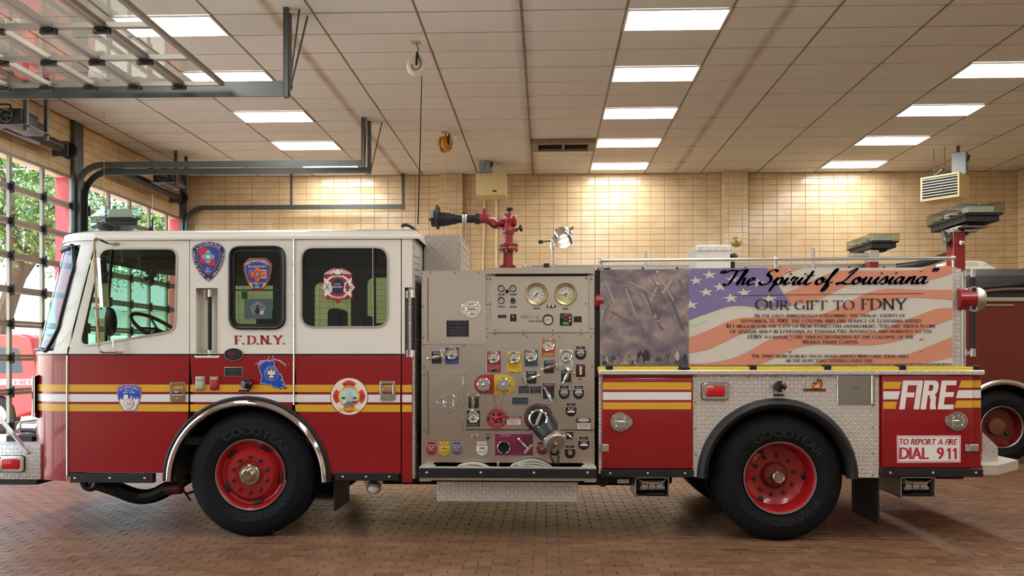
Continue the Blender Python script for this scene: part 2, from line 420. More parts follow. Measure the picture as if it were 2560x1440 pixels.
def ser_glyph(ch):
    k = ('s', ch)
    if k in GL: return GL[k]
    T, t = .135, .05
    if ch in SER:
        st, sf, adv = SER[ch]; V, Fs = nib(st, T, t, radians(14), [(x, y + (.022 if y < .5 else -.022), .13, .022) for (x, y) in sf])
    elif ch == '.': V, Fs, adv = *nib([], T, t, 0, [(.1, .07, .07, .07)]), .24
    elif ch == ',': V, Fs, adv = *nib([L(.1, .1, .04, -.14)], T, t, 0), .22
    elif ch == "'": V, Fs, adv = *nib([L(.1, 1, .07, .74)], T, t, 0), .2
    else: V, Fs, adv = [], [], .34
    GL[k] = (V, Fs, adv); return GL[k]
cm = lambda *p: catmull(L(*p), 6)
SCR = {  # brush script, drawn upright on x-height .45, slanted when set
 'T': ([cm(.0, .82, .08, .96, .3, .93, .6, .95, .74, 1.03), cm(.42, .94, .36, .5, .26, .06, .12, -.02, .04, .08)], .6),
 'h': ([cm(.0, .1, .2, .6, .27, .95, .2, .98, .14, .6, .08, .0), cm(.09, .16, .2, .42, .3, .44, .3, .24, .3, .03, .42, .1)], .44),
 'e': ([cm(.0, .14, .2, .26, .3, .38, .22, .46, .1, .34, .1, .1, .22, .0, .4, .14)], .42),
 'S': ([cm(.62, .86, .5, .98, .3, .9, .24, .68, .42, .5, .46, .22, .28, .0, .06, .06, .0, .2)], .62),
 'p': ([cm(.0, .14, .14, .46, .1, .1, .0, -.42), cm(.1, .2, .24, .44, .36, .4, .36, .14, .24, .0, .14, .08), cm(.3, .02, .44, .12)], .46),
 'i': ([cm(.0, .12, .16, .45, .1, .12, .16, .0, .32, .14), cm(.2, .66, .24, .72)], .3),
 'r': ([cm(.0, .12, .12, .5, .16, .42, .3, .44, .2, .14, .28, .0, .4, .14)], .38),
 't': ([cm(.0, .12, .16, .5, .24, .86, .16, .5, .1, .1, .2, .0, .36, .14), cm(.04, .56, .34, .6)], .34),
 'o': ([cm(.26, .42, .1, .36, .04, .12, .18, .0, .32, .14, .28, .38, .2, .44, .28, .3, .46, .36)], .44),
 'f': ([cm(.0, .12, .2, .5, .34, .9, .28, .98, .2, .7, .1, .0, .02, -.38, .12, -.4, .2, -.1, .14, .06, .36, .14)], .38),
 'L': ([cm(.36, .72, .52, .96, .64, .98, .56, .8, .34, .3, .12, .02, .0, .06, .14, .12, .4, .02, .62, .04)], .66),
 'u': ([cm(.0, .12, .14, .45, .1, .12, .18, .0, .3, .16, .38, .44), cm(.38, .44, .34, .12, .42, .0, .56, .14)], .54),
 's': ([cm(.0, .12, .2, .48, .28, .24, .24, .02, .08, .02), cm(.24, .03, .4, .14)], .38),
 'a': ([cm(.34, .38, .18, .44, .04, .22, .12, .0, .26, .14, .36, .42, .32, .1, .4, .0, .54, .14)], .52),
 'n': ([cm(.0, .12, .12, .44, .1, .2, .06, .0), cm(.08, .14, .24, .44, .32, .4, .3, .1, .38, .0, .5, .14)], .48),
 '\u201c': ([cm(.08, .98, .02, .88, .06, .78), cm(.22, .98, .16, .88, .2, .78)], .3), '\u201d': ([cm(.06, .98, .1, .9, .04, .78), cm(.2, .98, .24, .9, .18, .78)], .3),
}
def scr_glyph(ch):
    k = ('c', ch)
    if k not in GL:
        if ch in SCR: st, adv = SCR[ch]; V, Fs = nib(st, .125, .04, radians(30)); GL[k] = (V, Fs, adv)
        else: GL[k] = ([], [], .22)
    return GL[k]
FONTS = {'b': (bf_glyph, BCAP, .09), 's': (ser_glyph, 1.0, .04), 'c': (scr_glyph, 1.0, -.02)}
def layout(txt, font, small=None):
    fn, cap, sp = FONTS[font]; x = 0; out = []
    for ch in txt:
        k = 1.0
        if font == 's' and ch.islower(): ch = ch.upper(); k = small or .8
        V, Fs, adv = fn(ch)
        out.append((x, adv * k / cap, [(v[0] * k / cap, v[1] * k / cap) for v in V], Fs)); x += adv * k / cap + sp
    return out, x - sp
def text(mb, txt, x, z, h, y, m, font='b', align='c', width=None, shear=0.0, small=None, rot=0.0):
    """one line; x, z the middle (or left) of its base line; h the cap height; width squeezes or stretches it"""
    out, w = layout(txt, font, small); kx = h if width is None else width / max(w, 1e-6)
    x0 = {'c': -w * kx / 2, 'l': 0, 'r': -w * kx}[align]; cr, sr = cos(rot), sin(rot)
    for (gx, adv, V, Fs) in out:
        P = []
        for v in V:
            u = x0 + (gx + v[0]) * kx + v[1] * h * shear; q = v[1] * h; P.append((x + u * cr - q * sr, y, z + u * sr + q * cr))
        if P: mb.add(P, Fs, m)
def arctext(mb, txt, cx, cz, r, h, y, m, font='b', mid=90.0, kx=1.0, inward=False, path=None, shear=0.0):
    """letters round a circle (mid in degrees); inward reads along the bottom"""
    out, w = layout(txt, font); sgn = -1 if not inward else 1
    for (gx, adv, V, Fs) in out:
        s = (gx + adv / 2 - w / 2) * h * kx
        rr = r + (h / 2 if inward else h / 2)
        a = radians(mid) + sgn * s / rr; rb = r if not inward else r + h
        bx, bz = cx + rb * cos(a), cz + rb * sin(a); th = a - pi / 2 if not inward else a + pi / 2
        P = []
        for v in V:
            u = (v[0] - adv / 2) * h * kx + v[1] * h * shear; q = v[1] * h; P.append((bx + u * cos(th) - q * sin(th), y, bz + u * sin(th) + q * cos(th)))
        if P: mb.add(P, Fs, m)
def pathtext(mb, txt, pts, h, y, m, font='b', kx=1.0):
    """letters along a polyline given in (x, z), from its start, spread over its length"""
    out, w = layout(txt, font); P0 = [Vector(p) for p in pts]; ln = [0]
    for i in range(1, len(P0)): ln.append(ln[-1] + (P0[i] - P0[i - 1]).length)
    for (gx, adv, V, Fs) in out:
        s = (gx + adv / 2) / w * ln[-1]; i = 1
        while i < len(ln) - 1 and ln[i] < s: i += 1
        d = P0[i] - P0[i - 1]; p = P0[i - 1] + d * ((s - ln[i - 1]) / max(1e-9, ln[i] - ln[i - 1])); th = math.atan2(d.y, d.x)
        Q = []
        for v in V:
            u = (v[0] - adv / 2) * h * kx; q = (v[1] - .5) * h; Q.append((p.x + u * cos(th) - q * sin(th), y, p.y + u * sin(th) + q * cos(th)))
        if Q: mb.add(Q, Fs, m)

# ================================================================ THE ROOM
XL, XR, YB, YF, ZC = -8.08, 10.18, 17.63, -4.0, 5.57
DH = 4.60                                        # height of the door openings
TILE_C = ['EACFA4', 'E6C99C', 'EDD4AC', 'E2C395']
m_tile = cellmat('glazed wall tile', TILE_C, (0.305, 0.305, 0.1334), 0.16, 0.08)
m_grout = mat('tile grout', 'A9855A', 0.9)
m_joint = mat('paving joint', '5A4436', 0.95)
m_ceil = mat('ceiling tile', 'DEDBD5', 0.85, var=0.05, vscale=1.3, bump=0.15, bscale=120)
m_grid = mat('ceiling grid', '2A1E16', 0.8)
def ceiling_dirt(m):
    """long dusty streaks where pipes once hung, and soot beside the vent"""
    t = NT(m); b = m.node_tree.nodes['Principled BSDF']; src = b.inputs['Base Color'].links[0].from_socket
    g = t.n('NewGeometry'); sp = t.n('SeparateXYZ'); t.l(g.outputs['Position'], sp.inputs[0]); nz = t.n('TexNoise'); nz.inputs['Scale'].default_value = 2.2; nz.inputs['Detail'].default_value = 6; t.l(g.outputs['Position'], nz.inputs['Vector'])
    cur = src
    for (x0, wd, col, k) in ((-3.2, .10, 'A88A64', 1.5), (2.8, .10, 'A89272', 1.3), (-.29, .14, '6E645A', .9)):
        d = t.math('SUBTRACT', 1.0, t.math('DIVIDE', t.math('ABSOLUTE', t.math('SUBTRACT', sp.outputs[0], x0)), wd)); d = t.math('MAXIMUM', d, 0.0)
        f = t.math('MINIMUM', t.math('MULTIPLY', t.math('MULTIPLY', d, nz.outputs['Fac']), k), 0.8)
        mx = t.n('MixRGB'); t.l(f, mx.inputs[0]); t.l(cur, mx.inputs[1]); mx.inputs[2].default_value = rgb(col); cur = mx.outputs[0]
    t.l(cur, b.inputs['Base Color'])
ceiling_dirt(m_ceil)
m_steel = mat('dark galvanised steel', '565A58', 0.45, 0.75, var=0.15)
m_black = mat('black paint', '141416', 0.5)
m_brick = cellmat('paving brick', ['7E5A42', '8A6549', '72513B', '947052', '826048'], (0.2032, 0.1016, 1.0), 0.36, 0.2, 0.2)
m_paint_peach = mat('peach painted wall', 'DDBB8C', 0.5)
m_red_ext = mat('red painted pier', 'C23B45', 0.55)

def tile_field(parent, corner, u, v, nrm, nu, nv, pu, pv, gap, m, nparts, name, depth=0.008, order='top'):
    """stack-bonded tiles, each with a small bevel; the first nparts singly, the rest joined"""
    u, v, nrm = Vector(u), Vector(v), Vector(nrm); corner = Vector(corner)
    def geo(o, w, h):
        g = gap / 2; b = 0.004
        c = [o + u * g + v * g, o + u * (w - g) + v * g, o + u * (w - g) + v * (h - g), o + u * g + v * (h - g)]
        d = [c[0] + (u + v) * b, c[1] + (v - u) * b, c[2] - (u + v) * b, c[3] + (u - v) * b]
        V = c + [p + nrm * depth for p in d]
        Fs = [(4, 5, 6, 7)] + [(i, (i + 1) % 4, 4 + (i + 1) % 4, 4 + i) for i in range(4)]
        if u.cross(v).dot(nrm) < 0: Fs = [tuple(reversed(f)) for f in Fs]
        return V, Fs
    proto = MB().add(*geo(-(u * pu + v * pv) / 2, pu, pv), m).build(name, mesh_only=True)
    rest = MB(); k = 0
    for j in (range(nv - 1, -1, -1) if order == 'top' else range(nv)):
        for i in range(nu):
            o = corner + u * (pu * i) + v * (pv * j)
            if k < nparts: sub(name, proto, parent, o + (u * pu + v * pv) / 2)
            else: rest.add(*geo(o, pu, pv), m)
            k += 1
    if rest.v: rest.build(name + '_field', parent, kind='stuff')

# floor
fl = MB().box(-8.3, 10.6, YF - .3, 18.2, -0.3, -0.008, m_joint).build('floor', kind='structure')
bw, bh = 0.2032, 0.1016
mbk = MB(); V0 = []
def brick_geo(x, y, w, h, z):
    g = 0.0022; b = 0.003
    c = [(x + g, y + g, -.008), (x + w - g, y + g, -.008), (x + w - g, y + h - g, -.008), (x + g, y + h - g, -.008)]
    d = [(x + g + b, y + g + b, z), (x + w - g - b, y + g + b, z), (x + w - g - b, y + h - g - b, z), (x + g + b, y + h - g - b, z)]
    return c + d, [(4, 5, 6, 7)] + [(i, (i + 1) % 4, 4 + (i + 1) % 4, 4 + i) for i in range(4)]
proto = MB().add(*brick_geo(-bw / 2, -bh / 2, bw, bh, 0), m_brick).build('paving_brick', mesh_only=True)
rest = MB(); nb = 0
j = 0; y = 5.59
while y < 18.1:
    off = (j % 2) * bw / 2
    hw = 0.66 * y + 0.5
    x = math.floor(-min(hw, 8.0) / bw) * bw + off
    xe = min(hw, 10.3)
    while x < xe:
        if nb < 300: sub('paving_brick', proto, fl, (x + bw / 2, y + bh / 2, random.uniform(-.0012, .0008)), (random.uniform(-.006, .006), random.uniform(-.004, .004), 0)); nb += 1
        else: rest.add(*brick_geo(x, y, bw, bh, random.uniform(-.0015, .0008)), m_brick)
        x += bw
    y += bh; j += 1
# the strip in front of the bricks that are in view, and the far sides
y = 5.59 - bh; j = 1
while y > -1.0:
    off = (j % 2) * bw / 2; x = -4.064 + off
    while x < 4.2: rest.add(*brick_geo(x, y, bw, bh, 0), m_brick); x += bw
    y -= bh; j += 1
rest.build('paving_brick_field', fl, kind='stuff')

# ceiling: slab behind, tiles hung in a grid
ce = MB().box(XL - .4, XR + .4, YF - .3, YB + .4, ZC + .02, ZC + .3, m_grid).build('ceiling', kind='structure')
GX0, GY0, PU, PV = -0.29, 9.30, 1.22, 0.61
LIGHTS = []
for col in (-4, 1, 5):
    for r in range(-6, 5): LIGHTS.append((col, r * 3))
VENT = (0, 9)
def tilemesh(w, h):
    g = 0.012; return MB().box(-w / 2 + g, w / 2 - g, -h / 2 + g, h / 2 - g, 0, .016, m_ceil, 0.002).build('ceiling_tile', mesh_only=True)
tm = tilemesh(PU, PV); cut = {}; restc = MB(); nct = 0
cells = []
for r in range(-22, 15):
    for c in range(-8, 10):
        x0, x1 = max(XL, GX0 + c * PU), min(XR, GX0 + (c + 1) * PU); y0, y1 = GY0 + r * PV, min(YB, GY0 + (r + 1) * PV)
        if x1 - x0 < .05 or y1 - y0 < .05 or (c, r) in LIGHTS or (c, r) == VENT: continue
        cells.append((r < -2, c, r, x0, x1, y0, y1))
for (near, c, r, x0, x1, y0, y1) in sorted(cells):
    if not near and nct < 300:
        w, h = round(x1 - x0, 3), round(y1 - y0, 3)
        me = tm if (w == PU and h == PV) else cut.setdefault((w, h), tilemesh(w, h))
        dz = random.choice((0, 0, 0, .003))
        sub('ceiling_tile', me, ce, ((x0 + x1) / 2, (y0 + y1) / 2, ZC + dz), (random.uniform(-.004, .004), random.uniform(-.002, .002), 0)); nct += 1
    else: restc.box(x0 + .006, x1 - .006, y0 + .006, y1 - .006, ZC, ZC + .016, m_ceil)
if restc.v: restc.build('ceiling_tile_field', ce, kind='stuff')
# runners of the ceiling grid: long tees front to back
m_tee = mat('ceiling tee', '7A6A56', 0.5)
tee = MB()
for c in range(-6, 9): tee.box(GX0 + c * PU - .011, GX0 + c * PU + .011, YF, YB, ZC - .002, ZC + .01, m_tee)
tee.build('ceiling_runner', ce, kind='stuff')

# light panels
m_emit = mat('light diffuser', 'FFFFFF', 0.5, emit='FFFDFB', estr=PANEL_EMIT)
m_frame = mat('white light frame', 'D8D2C6', 0.5)
lp = MB().box(-PU / 2 + .03, PU / 2 - .03, -PV / 2 + .03, PV / 2 - .03, -.004, .0, m_emit).build('diffuser', mesh_only=True)
lf = MB().ring(rrect(-PU / 2 + .004, PU / 2 - .004, -PV / 2 + .004, PV / 2 - .004, .001, 1), rrect(-PU / 2 + .03, PU / 2 - .03, -PV / 2 + .03, PV / 2 - .03, .001, 1), 0, -.012, m_frame)
lf.xf(Matrix(((1, 0, 0, 0), (0, 0, 1, 0), (0, 1, 0, 0), (0, 0, 0, 1)))); lf = lf.build('light_frame', mesh_only=True)
ORD = 'first second third fourth fifth sixth seventh eighth ninth tenth eleventh'.split()
for (c, r) in LIGHTS:
    p = (GX0 + (c + .5) * PU, GY0 + (r + .5) * PV, ZC)
    seen = r >= 0
    t = thing('ceiling_light', 'lit ceiling panel light, %s from the back wall, in the row beside %s' % (ORD[4 - r // 3], {-4: 'the door tracks', 1: 'the vent grille', 5: 'the slatted heater'}[c]), 'ceiling light', p, {-4: 'panel lights near the doors', 1: 'panel lights in the middle row', 5: 'panel lights near the heater'}[c])
    sub('diffuser', lp, t, p); sub('light_frame', lf, t, p)

# back wall
wb = MB().box(XL - .4, XR + .4, YB + .01, YB + .4, 0, ZC + .1, m_grout).build('wall_back', kind='structure')
tile_field(wb, (XL, YB + .01, ZC - 28 * .1334), (1, 0, 0), (0, 0, 1), (0, -1, 0), 60, 28, .305, .1334, .005, m_tile, 300, 'wall_tile')
MB().box(XL, XR, YB, YB + .01, 0, ZC - 28 * .1334, m_tile).build('wall_lower_facing', wb)
for (px0, px1) in ((1097, 1156), (1808, 1870)):
    x0 = at(px0, 600, YB - .16).x; x1 = at(px1, 600, YB - .16).x; w = x1 - x0
    pl = MB().box(x0 + .01, x1 - .01, YB - .15, YB + .01, 0, ZC, m_grout).build('pilaster', wb)
    pm = MB()
    for k in range(34):
        z0 = ZC - (k + 1) * .1334
        if z0 < 0: break
        edges = [x0, x0 + w * .22, x0 + w * .78, x1] if True else None
        for a, b in zip(edges[:-1], edges[1:]): pm.box(a + .002, b - .002, YB - .16, YB - .15, z0 + .002, z0 + .1314, m_tile, .003)
        for xx in (x0, x1 - .01): pm.box(xx, xx + .01, YB - .149, YB + .004, z0 + .002, z0 + .1314, m_tile)
    pm.build('pilaster_tile', pl, kind='stuff')
# right wall
wr = MB().box(XR + .008, XR + .4, YF - .3, YB + .4, 0, ZC + .1, m_grout).build('wall_right', kind='structure')
tile_field(wr, (XR + .008, YB - .01, ZC - 34 * .1334), (0, -1, 0), (0, 0, 1), (-1, 0, 0), 20, 34, .305, .1334, .005, m_tile, 60, 'wall_tile')
MB().box(XR, XR + .01, YF, YB - 6.11, 0, ZC, m_tile).build('wall_facing', wr)
# unseen wall behind the camera, pale to bounce light onto the engine
wf = MB().box(XL - .4, XR + .4, YF - .3, YF, 0, ZC + .1, mat('pale light-bouncing block wall', 'E2E1DE', .6)).build('wall_front', kind='structure')
MB().box(XL, XR, YF, YF + .02, 0, 1.5, mat('grey wainscot', '9A968E', .5)).build('wainscot', wf)
MB().box(2.2, 3.2, YF, YF + .05, 0, 2.1, mat('tan service door', 'A88E68', .4), .01).build('door_leaf', wf)
# left wall with three door openings; a guessed fourth adds daylight on the engine
DOORS = [(0.55, 4.65), (4.95, 9.05), (9.35, 13.32), (13.66, 17.45)]
wl = MB()
wl.box(XL - .25, XL - .008, YF - .3, YB + .4, DH, ZC + .1, m_grout)
edges = [YF - .3] + [e for d in DOORS for e in d] + [YB + .4]
for k in range(0, len(edges), 2): wl.box(XL - .25, XL - .008, edges[k], edges[k + 1], 0, DH, m_red_ext)
wl = wl.build('wall_left', kind='structure')
tile_field(wl, (XL - .008, YB - 20 * .305, DH + .02), (0, 1, 0), (0, 0, 1), (1, 0, 0), 20, 7, .305, .1334, .005, m_tile, 140, 'wall_tile')
fc = MB().box(XL - .008, XL, YF, YB - 6.1, DH, ZC, m_tile)
for k in range(0, len(edges), 2): fc.box(XL - .008, XL, max(YF, edges[k]), min(YB, edges[k + 1]), 0, DH, m_tile)
fc.build('wall_facing', wl)
MB().box(XL - .27, XL - .25, YF, YB + .4, DH, ZC + .6, m_paint_peach).build('exterior_lintel', wl)
MB().box(XL - .25, XL - .02, YF, YB, DH - .012, DH, m_paint_peach).build('door_soffit', wl)

# ================================================================ THE FIRE ENGINE
m_white = mat('white cab paint', 'E8E5DA', 0.22, coat=0.6)
m_red = mat('red engine paint', '8E0A14', 0.28, coat=0.45)
m_chrome = mat('chrome', 'E8E6E0', 0.07, 1.0)
m_alu = mat('brushed aluminium', 'C9C6BF', 0.32, 0.9, var=0.06, vscale=3)
m_satin = mat('satin aluminium', 'B8B4AC', 0.4, 0.85)
m_rub = mat('black rubber', '0E1012', 0.55, bump=0.1, bscale=200)
m_tire = mat('tyre rubber', '0E1114', 0.75, var=0.12, vscale=14, spec=0.25)
m_tirel = mat('tyre lettering rubber', '1C2024', 0.65)
m_gask = mat('black window gasket', '14181A', 0.4)
m_blk = mat('black plastic', '0E0F10', 0.38)
m_dark = mat('dark cab lining', '23272A', 0.8)
m_seat = mat('black seat fabric', '101214', 0.9)
m_yel = mat('yellow reflective stripe', 'D9A52C', 0.45, var=0.06, vscale=10)
m_wht = mat('white reflective stripe', 'E2E0DC', 0.4)
m_glassD = glass('green tinted cab glass', 'B6CCB8', dirt=0.012)
m_glassW = glass('windscreen glass', 'C4E8DE', dirt=0.01)
m_dp = diamond('tread plate side', 'D8D4CC', 'xz', 30.0)
m_dpx = diamond('tread plate across', 'CFCBC4', 'yz', 30.0)
m_dpz = diamond('tread plate flat', 'D8D4CC', 'xy', 30.0)
m_bolt = mat('bolt steel', '9A958C', 0.35, 0.9)
YFAR = YS + 2.44
TB = Vector((S(1200, 900)[0], YS + 1.22, 0.0))
T = thing('fire_engine', 'red and white fire engine with silver pump panel and flag banner, parked side on', 'fire engine', TB)
zW = S(560, 886)[1]                                     # white above, red below
DYL = 0.0012
def fp(mb, pts, lvl, m, y=YS): mb.flat(CC(pts), y - .0015 - DYL * lvl, m)
def felp(mb, cx, cy, rx, ry, lvl, m, n=32, y=YS): mb.flat(CC([(p[0], p[1]) for p in circ(cx, cy, rx, ry, n)]), y - .0015 - DYL * lvl, m)
def tx(mb, s, px, py, hpx, lvl, m, y=YS, wpx=None, **k):
    x, z = S(px, py, y); text(mb, s, x, z, PX(hpx, y), y - .0015 - DYL * lvl, m, width=(PX(wpx, y) if wpx else None), **k)
def atx(mb, s, px, py, rpx, hpx, lvl, m, y=YS, **k):
    x, z = S(px, py, y); arctext(mb, s, x, z, PX(rpx, y), PX(hpx, y), y - .0015 - DYL * lvl, m, **k)

# ---- cab shell: rounded nose swept round the front
RC = 0.50
XN = S(168, 1000)[0] - RC                               # foremost point of the nose
zB, zG0, zG1, zH, zR = S(170, 1202)[1], S(150, 877)[1], S(150, 612)[1], S(300, 597)[1], S(600, 570)[1]
def nose_x(z):                                          # the front leans back above the waist
    return XN if z <= zG0 else XN + (z - zG0) / (zG1 - zG0) * (S(236, 612)[0] - RC - XN)
def nose(z, a0, a1, off=0.0, n=10, across=True):
    """plan points from the near side round the front to the far side"""
    xs = nose_x(z) + RC; r = RC + off; P = []
    for k in range(n + 1):
        a = radians(a0 + (a1 - a0) * k / n); P.append(Vector((xs - r * sin(a), YS + RC - r * cos(a), z)))
    if across:
        for k in range(n + 1):
            a = radians(a1 + (a0 - a1) * k / n); P.append(Vector((xs - r * sin(a), YFAR - RC + r * cos(a), z)))
    return P
def loft(mb, rows, m):
    n = len(rows[0]); V = [p for r in rows for p in r]
    Fs = [(i * n + k, i * n + k + 1, (i + 1) * n + k + 1, (i + 1) * n + k) for i in range(len(rows) - 1) for k in range(n - 1)]
    Fs = [tuple(reversed(f)) for f in Fs]
    return mb.add(V, Fs, m)
zm = [zG0 + (zG1 - zG0) * k / 4 for k in range(5)]
cab = MB()
loft(cab, [nose(z, 0, 90) for z in (zB, zB + .02, zB + .5, zW - .004)], m_red)
loft(cab, [nose(z, 0, 90) for z in (zW, (zW + zG0) / 2, zG0)], m_white)
for (a0, a1) in ((0, 15),):
    loft(cab, [nose(z, a0, a1, n=5, across=False) for z in zm], m_white)
    loft(cab, [[Vector((p.x, YS + YFAR - p.y, p.z)) for p in reversed(nose(z, a0, a1, n=5, across=False))] for z in zm], m_white)
loft(cab, [nose(z, 0, 90) for z in (zG1, zH, zH + .01)], m_white)
XE = S(1030, 700)[0]                                    # back of the cab at the side
def roof_plan(z, ins):
    xs = nose_x(min(z, zH)) + RC; r = RC - ins * .6; P = []
    for k in range(9): a = radians(90 * k / 8); P.append(Vector((xs - (r) * sin(a) + 0 * ins, YS + RC - (RC - ins) * cos(a), z)))
    for k in range(9): a = radians(90 - 90 * k / 8); P.append(Vector((xs - (r) * sin(a), YFAR - RC + (RC - ins) * cos(a), z)))
    xe = S(1043, 700)[0]
    P += [Vector((xe - ins, YFAR - ins, z)), Vector((xe - ins, YS + ins, z))]
    return P
lv = [(zH - .012, -.012), (zH + .012, -.012), (zH + .018, 0), (zH + .055, .004), (zR - .02, .035), (zR - .004, .09), (zR, .16)]
rows = [roof_plan(z, i) for z, i in lv]; rows = [r + [r[0]] for r in rows]
loft(cab, rows, m_white); top = rows[-1][:-1]; cab.add(top, [tuple(range(len(top)))], m_white)
bot = rows[0][:-1]; cab.add([v + Vector((0, 0, .002)) for v in bot], [tuple(range(len(bot)))], m_dark)
# back wall of the cab, ridged plate outside
xb = S(1036, 700)[0]
cab.box(xb - .05, xb, YS + .01, YFAR - .01, zB + .03, zR - .02, m_dpx)
for k in range(34):
    z = zB + .1 + k * .055
    cab.tube([(xb + .001, YS + .02, z), (xb + .001, YS + .24, z + .01)], .005, m_alu, 5)
cab.box(S(171, 900)[0], xb - .05, YS + .1, YFAR - .1, zB + .3, zB + .36, m_dark)        # cab floor
cab = cab.build('cab', T)

# windscreen and its rubber
ws = MB(); loft(ws, [nose(z, 15, 90, -.012) for z in zm], m_glassW); ws.build('windscreen', cab)
g = MB()
r0 = .017
lowp = nose(zG0 + .012, 24, 90, .006); upp = nose(zG1 - .012, 24, 90, .006)
side = [nose(zG0 + (zG1 - zG0) * k / 10, 16, 17, .006, n=1, across=False)[0] for k in range(2, 9)]
sidef = [Vector((p.x, YS + YFAR - p.y, p.z)) for p in side]
g.tube(catmull(list(reversed(side)) + lowp + sidef + list(reversed(upp)), 3, closed=True), r0, m_gask, 8, closed=True)
g.build('windscreen_gasket', cab)
# strip between white and red
st = MB(); loft(st, [nose(z, 0, 90, .003) for z in (zW - .008, zW + .006)], m_blk); st.build('waist_strip', cab)

# ---- near side: panels with their openings, gaps between them are the door gaps
FWX, FWZ = S(617, 1203); FR = PX(190)
def arch_pts(cx, cz, r, x0, x1, zb, n=28):
    """points of a circle between x0 and x1 above zb, left to right"""
    P = [(cx - r * cos(pi * k / n), cz + r * sin(pi * k / n)) for k in range(n + 1)]
    return [p for p in P if x0 <= p[0] <= x1 and p[1] >= zb]
zT = zH - .006; TH = .045
zD = S(560, 1182)[1]
def Zx(px, py): return S(px, py)
xs0 = nose_x(zW) + RC
doorA_top = [(nose_x(zT - .0) + RC + .012, zT - .006), (xs0 + .012, zW + .003)]
win1 = roundpoly(CC([(252, 620), (444, 620), (439, 829), (196, 868)]), [PX(26), PX(26), PX(26), PX(30)], 6)
win3 = roundpoly(CC([(752, 617), (971, 617), (971, 819), (752, 819)]), PX(34), 6)
win2 = roundpoly(CC([(574, 616), (713, 616), (713, 822), (574, 822)]), PX(30), 6)
x471, x477, x733, x738, x1001, x1005 = [S(p, 800)[0] for p in (472, 475.5, 734, 737, 1001, 1005)]
def zat(p, y): return S(p, y)[1]
# cab door
d = MB()
d.plate([[doorA_top[1], (x471, zW + .003), (x471, zT - .01), doorA_top[0]], list(reversed(ccw(win1)))], YS, TH, m_white, .003)
lowA = [(xs0 + .012, zW - .005), (xs0 + .012, zD)] + [p for p in [(FWX - FR * 1.12, zD)]] + [p for p in arch_pts(FWX, FWZ, FR * 1.13, -99, x471, zD)] + [(x471, zW - .005)]
d.plate([lowA], YS, TH, m_red, .003)
cdoor = d.build('cab_door', T)
# middle panel, with the grab recess
m = MB()
rec = CC([(489, 719), (546, 719), (546, 891), (489, 891)])
m.plate([[(x477, zW + .003), (x733, zW + .003), (x733, zT), (x477, zT)], list(reversed(ccw(win2))), list(reversed(ccw(CC([(489, 719), (546, 719), (546, 884), (489, 884)]))))], YS, TH, m_white, .002)
lowM = [(x477, zW - .005)] + arch_pts(FWX, FWZ, FR * 1.13, x477, x733, -9) + [(x733, zW - .005)]
lowM = lowM[:-1] + [(x733, zW - .005), (rec[1][0], zW - .005), (rec[1][0], rec[2][1]), (rec[0][0], rec[2][1]), (rec[0][0], zW - .005)]
m.plate([lowM], YS, TH, m_red, .002)
rx0, rx1, rz0, rz1 = rec[0][0], rec[1][0], rec[2][1], rec[0][1]
m.box(rx0 - .01, rx1 + .01, YS + .09, YS + .1, rz0 - .01, rz1 + .01, m_white)
m.box(rx0 - .01, rx0, YS + .02, YS + .1, rz0, rz1, m_white); m.box(rx1, rx1 + .01, YS + .02, YS + .1, rz0, rz1, m_white)
m.box(rx0, rx1, YS + .02, YS + .1, rz1, rz1 + .01, m_white); m.box(rx0, rx1, YS + .02, YS + .1, rz0 - .01, rz0, m_red)
m.ring(rrect(rx0 - .008, rx1 + .008, rz0 - .012, rz1 + .008, .008, 2), rrect(rx0 + .004, rx1 - .004, rz0 + .004, rz1 - .004, .008, 2), YS - .003, YS + .01, m_white)
mid = m.build('cab_side_panel', T)
# crew door
d = MB()
d.plate([[(x738, zW + .003), (x1001, zW + .003), (x1001, zT - .01), (x738, zT - .01)], list(reversed(ccw(win3)))], YS, TH, m_white, .003)
lowC = [(x738, zW - .005)] + arch_pts(FWX, FWZ, FR * 1.13, x738, 99, zD) + [(FWX + FR * 1.13, zD), (x1001, zD), (x1001, zW - .005)]
d.plate([lowC], YS, TH, m_red, .003)
crew = d.build('crew_door', T)
# rear post with grab notch
d = MB(); xe = S(1030, 800)[0]; xn = S(1011, 800)[0]
d.plate([[(x1005, zW + .003), (xn, zW + .003), (xn, zat(1011, 718)), (xe, zat(1011, 718)), (xe, zT), (x1005, zT)]], YS, TH, m_white, .002)
d.plate([[(x1005, zB), (xe, zB), (xe, zat(1011, 893)), (xn, zat(1011, 893)), (xn, zW - .005), (x1005, zW - .005)]], YS, TH, m_red, .002)
d.box(xn - .004, xe - .01, YS + .09, YS + .1, zat(1011, 893), zat(1011, 718), m_white)
d.box(xn - .004, xn, YS + .01, YS + .1, zat(1011, 893), zat(1011, 718), m_white)
post = d.build('cab_rear_post', T)
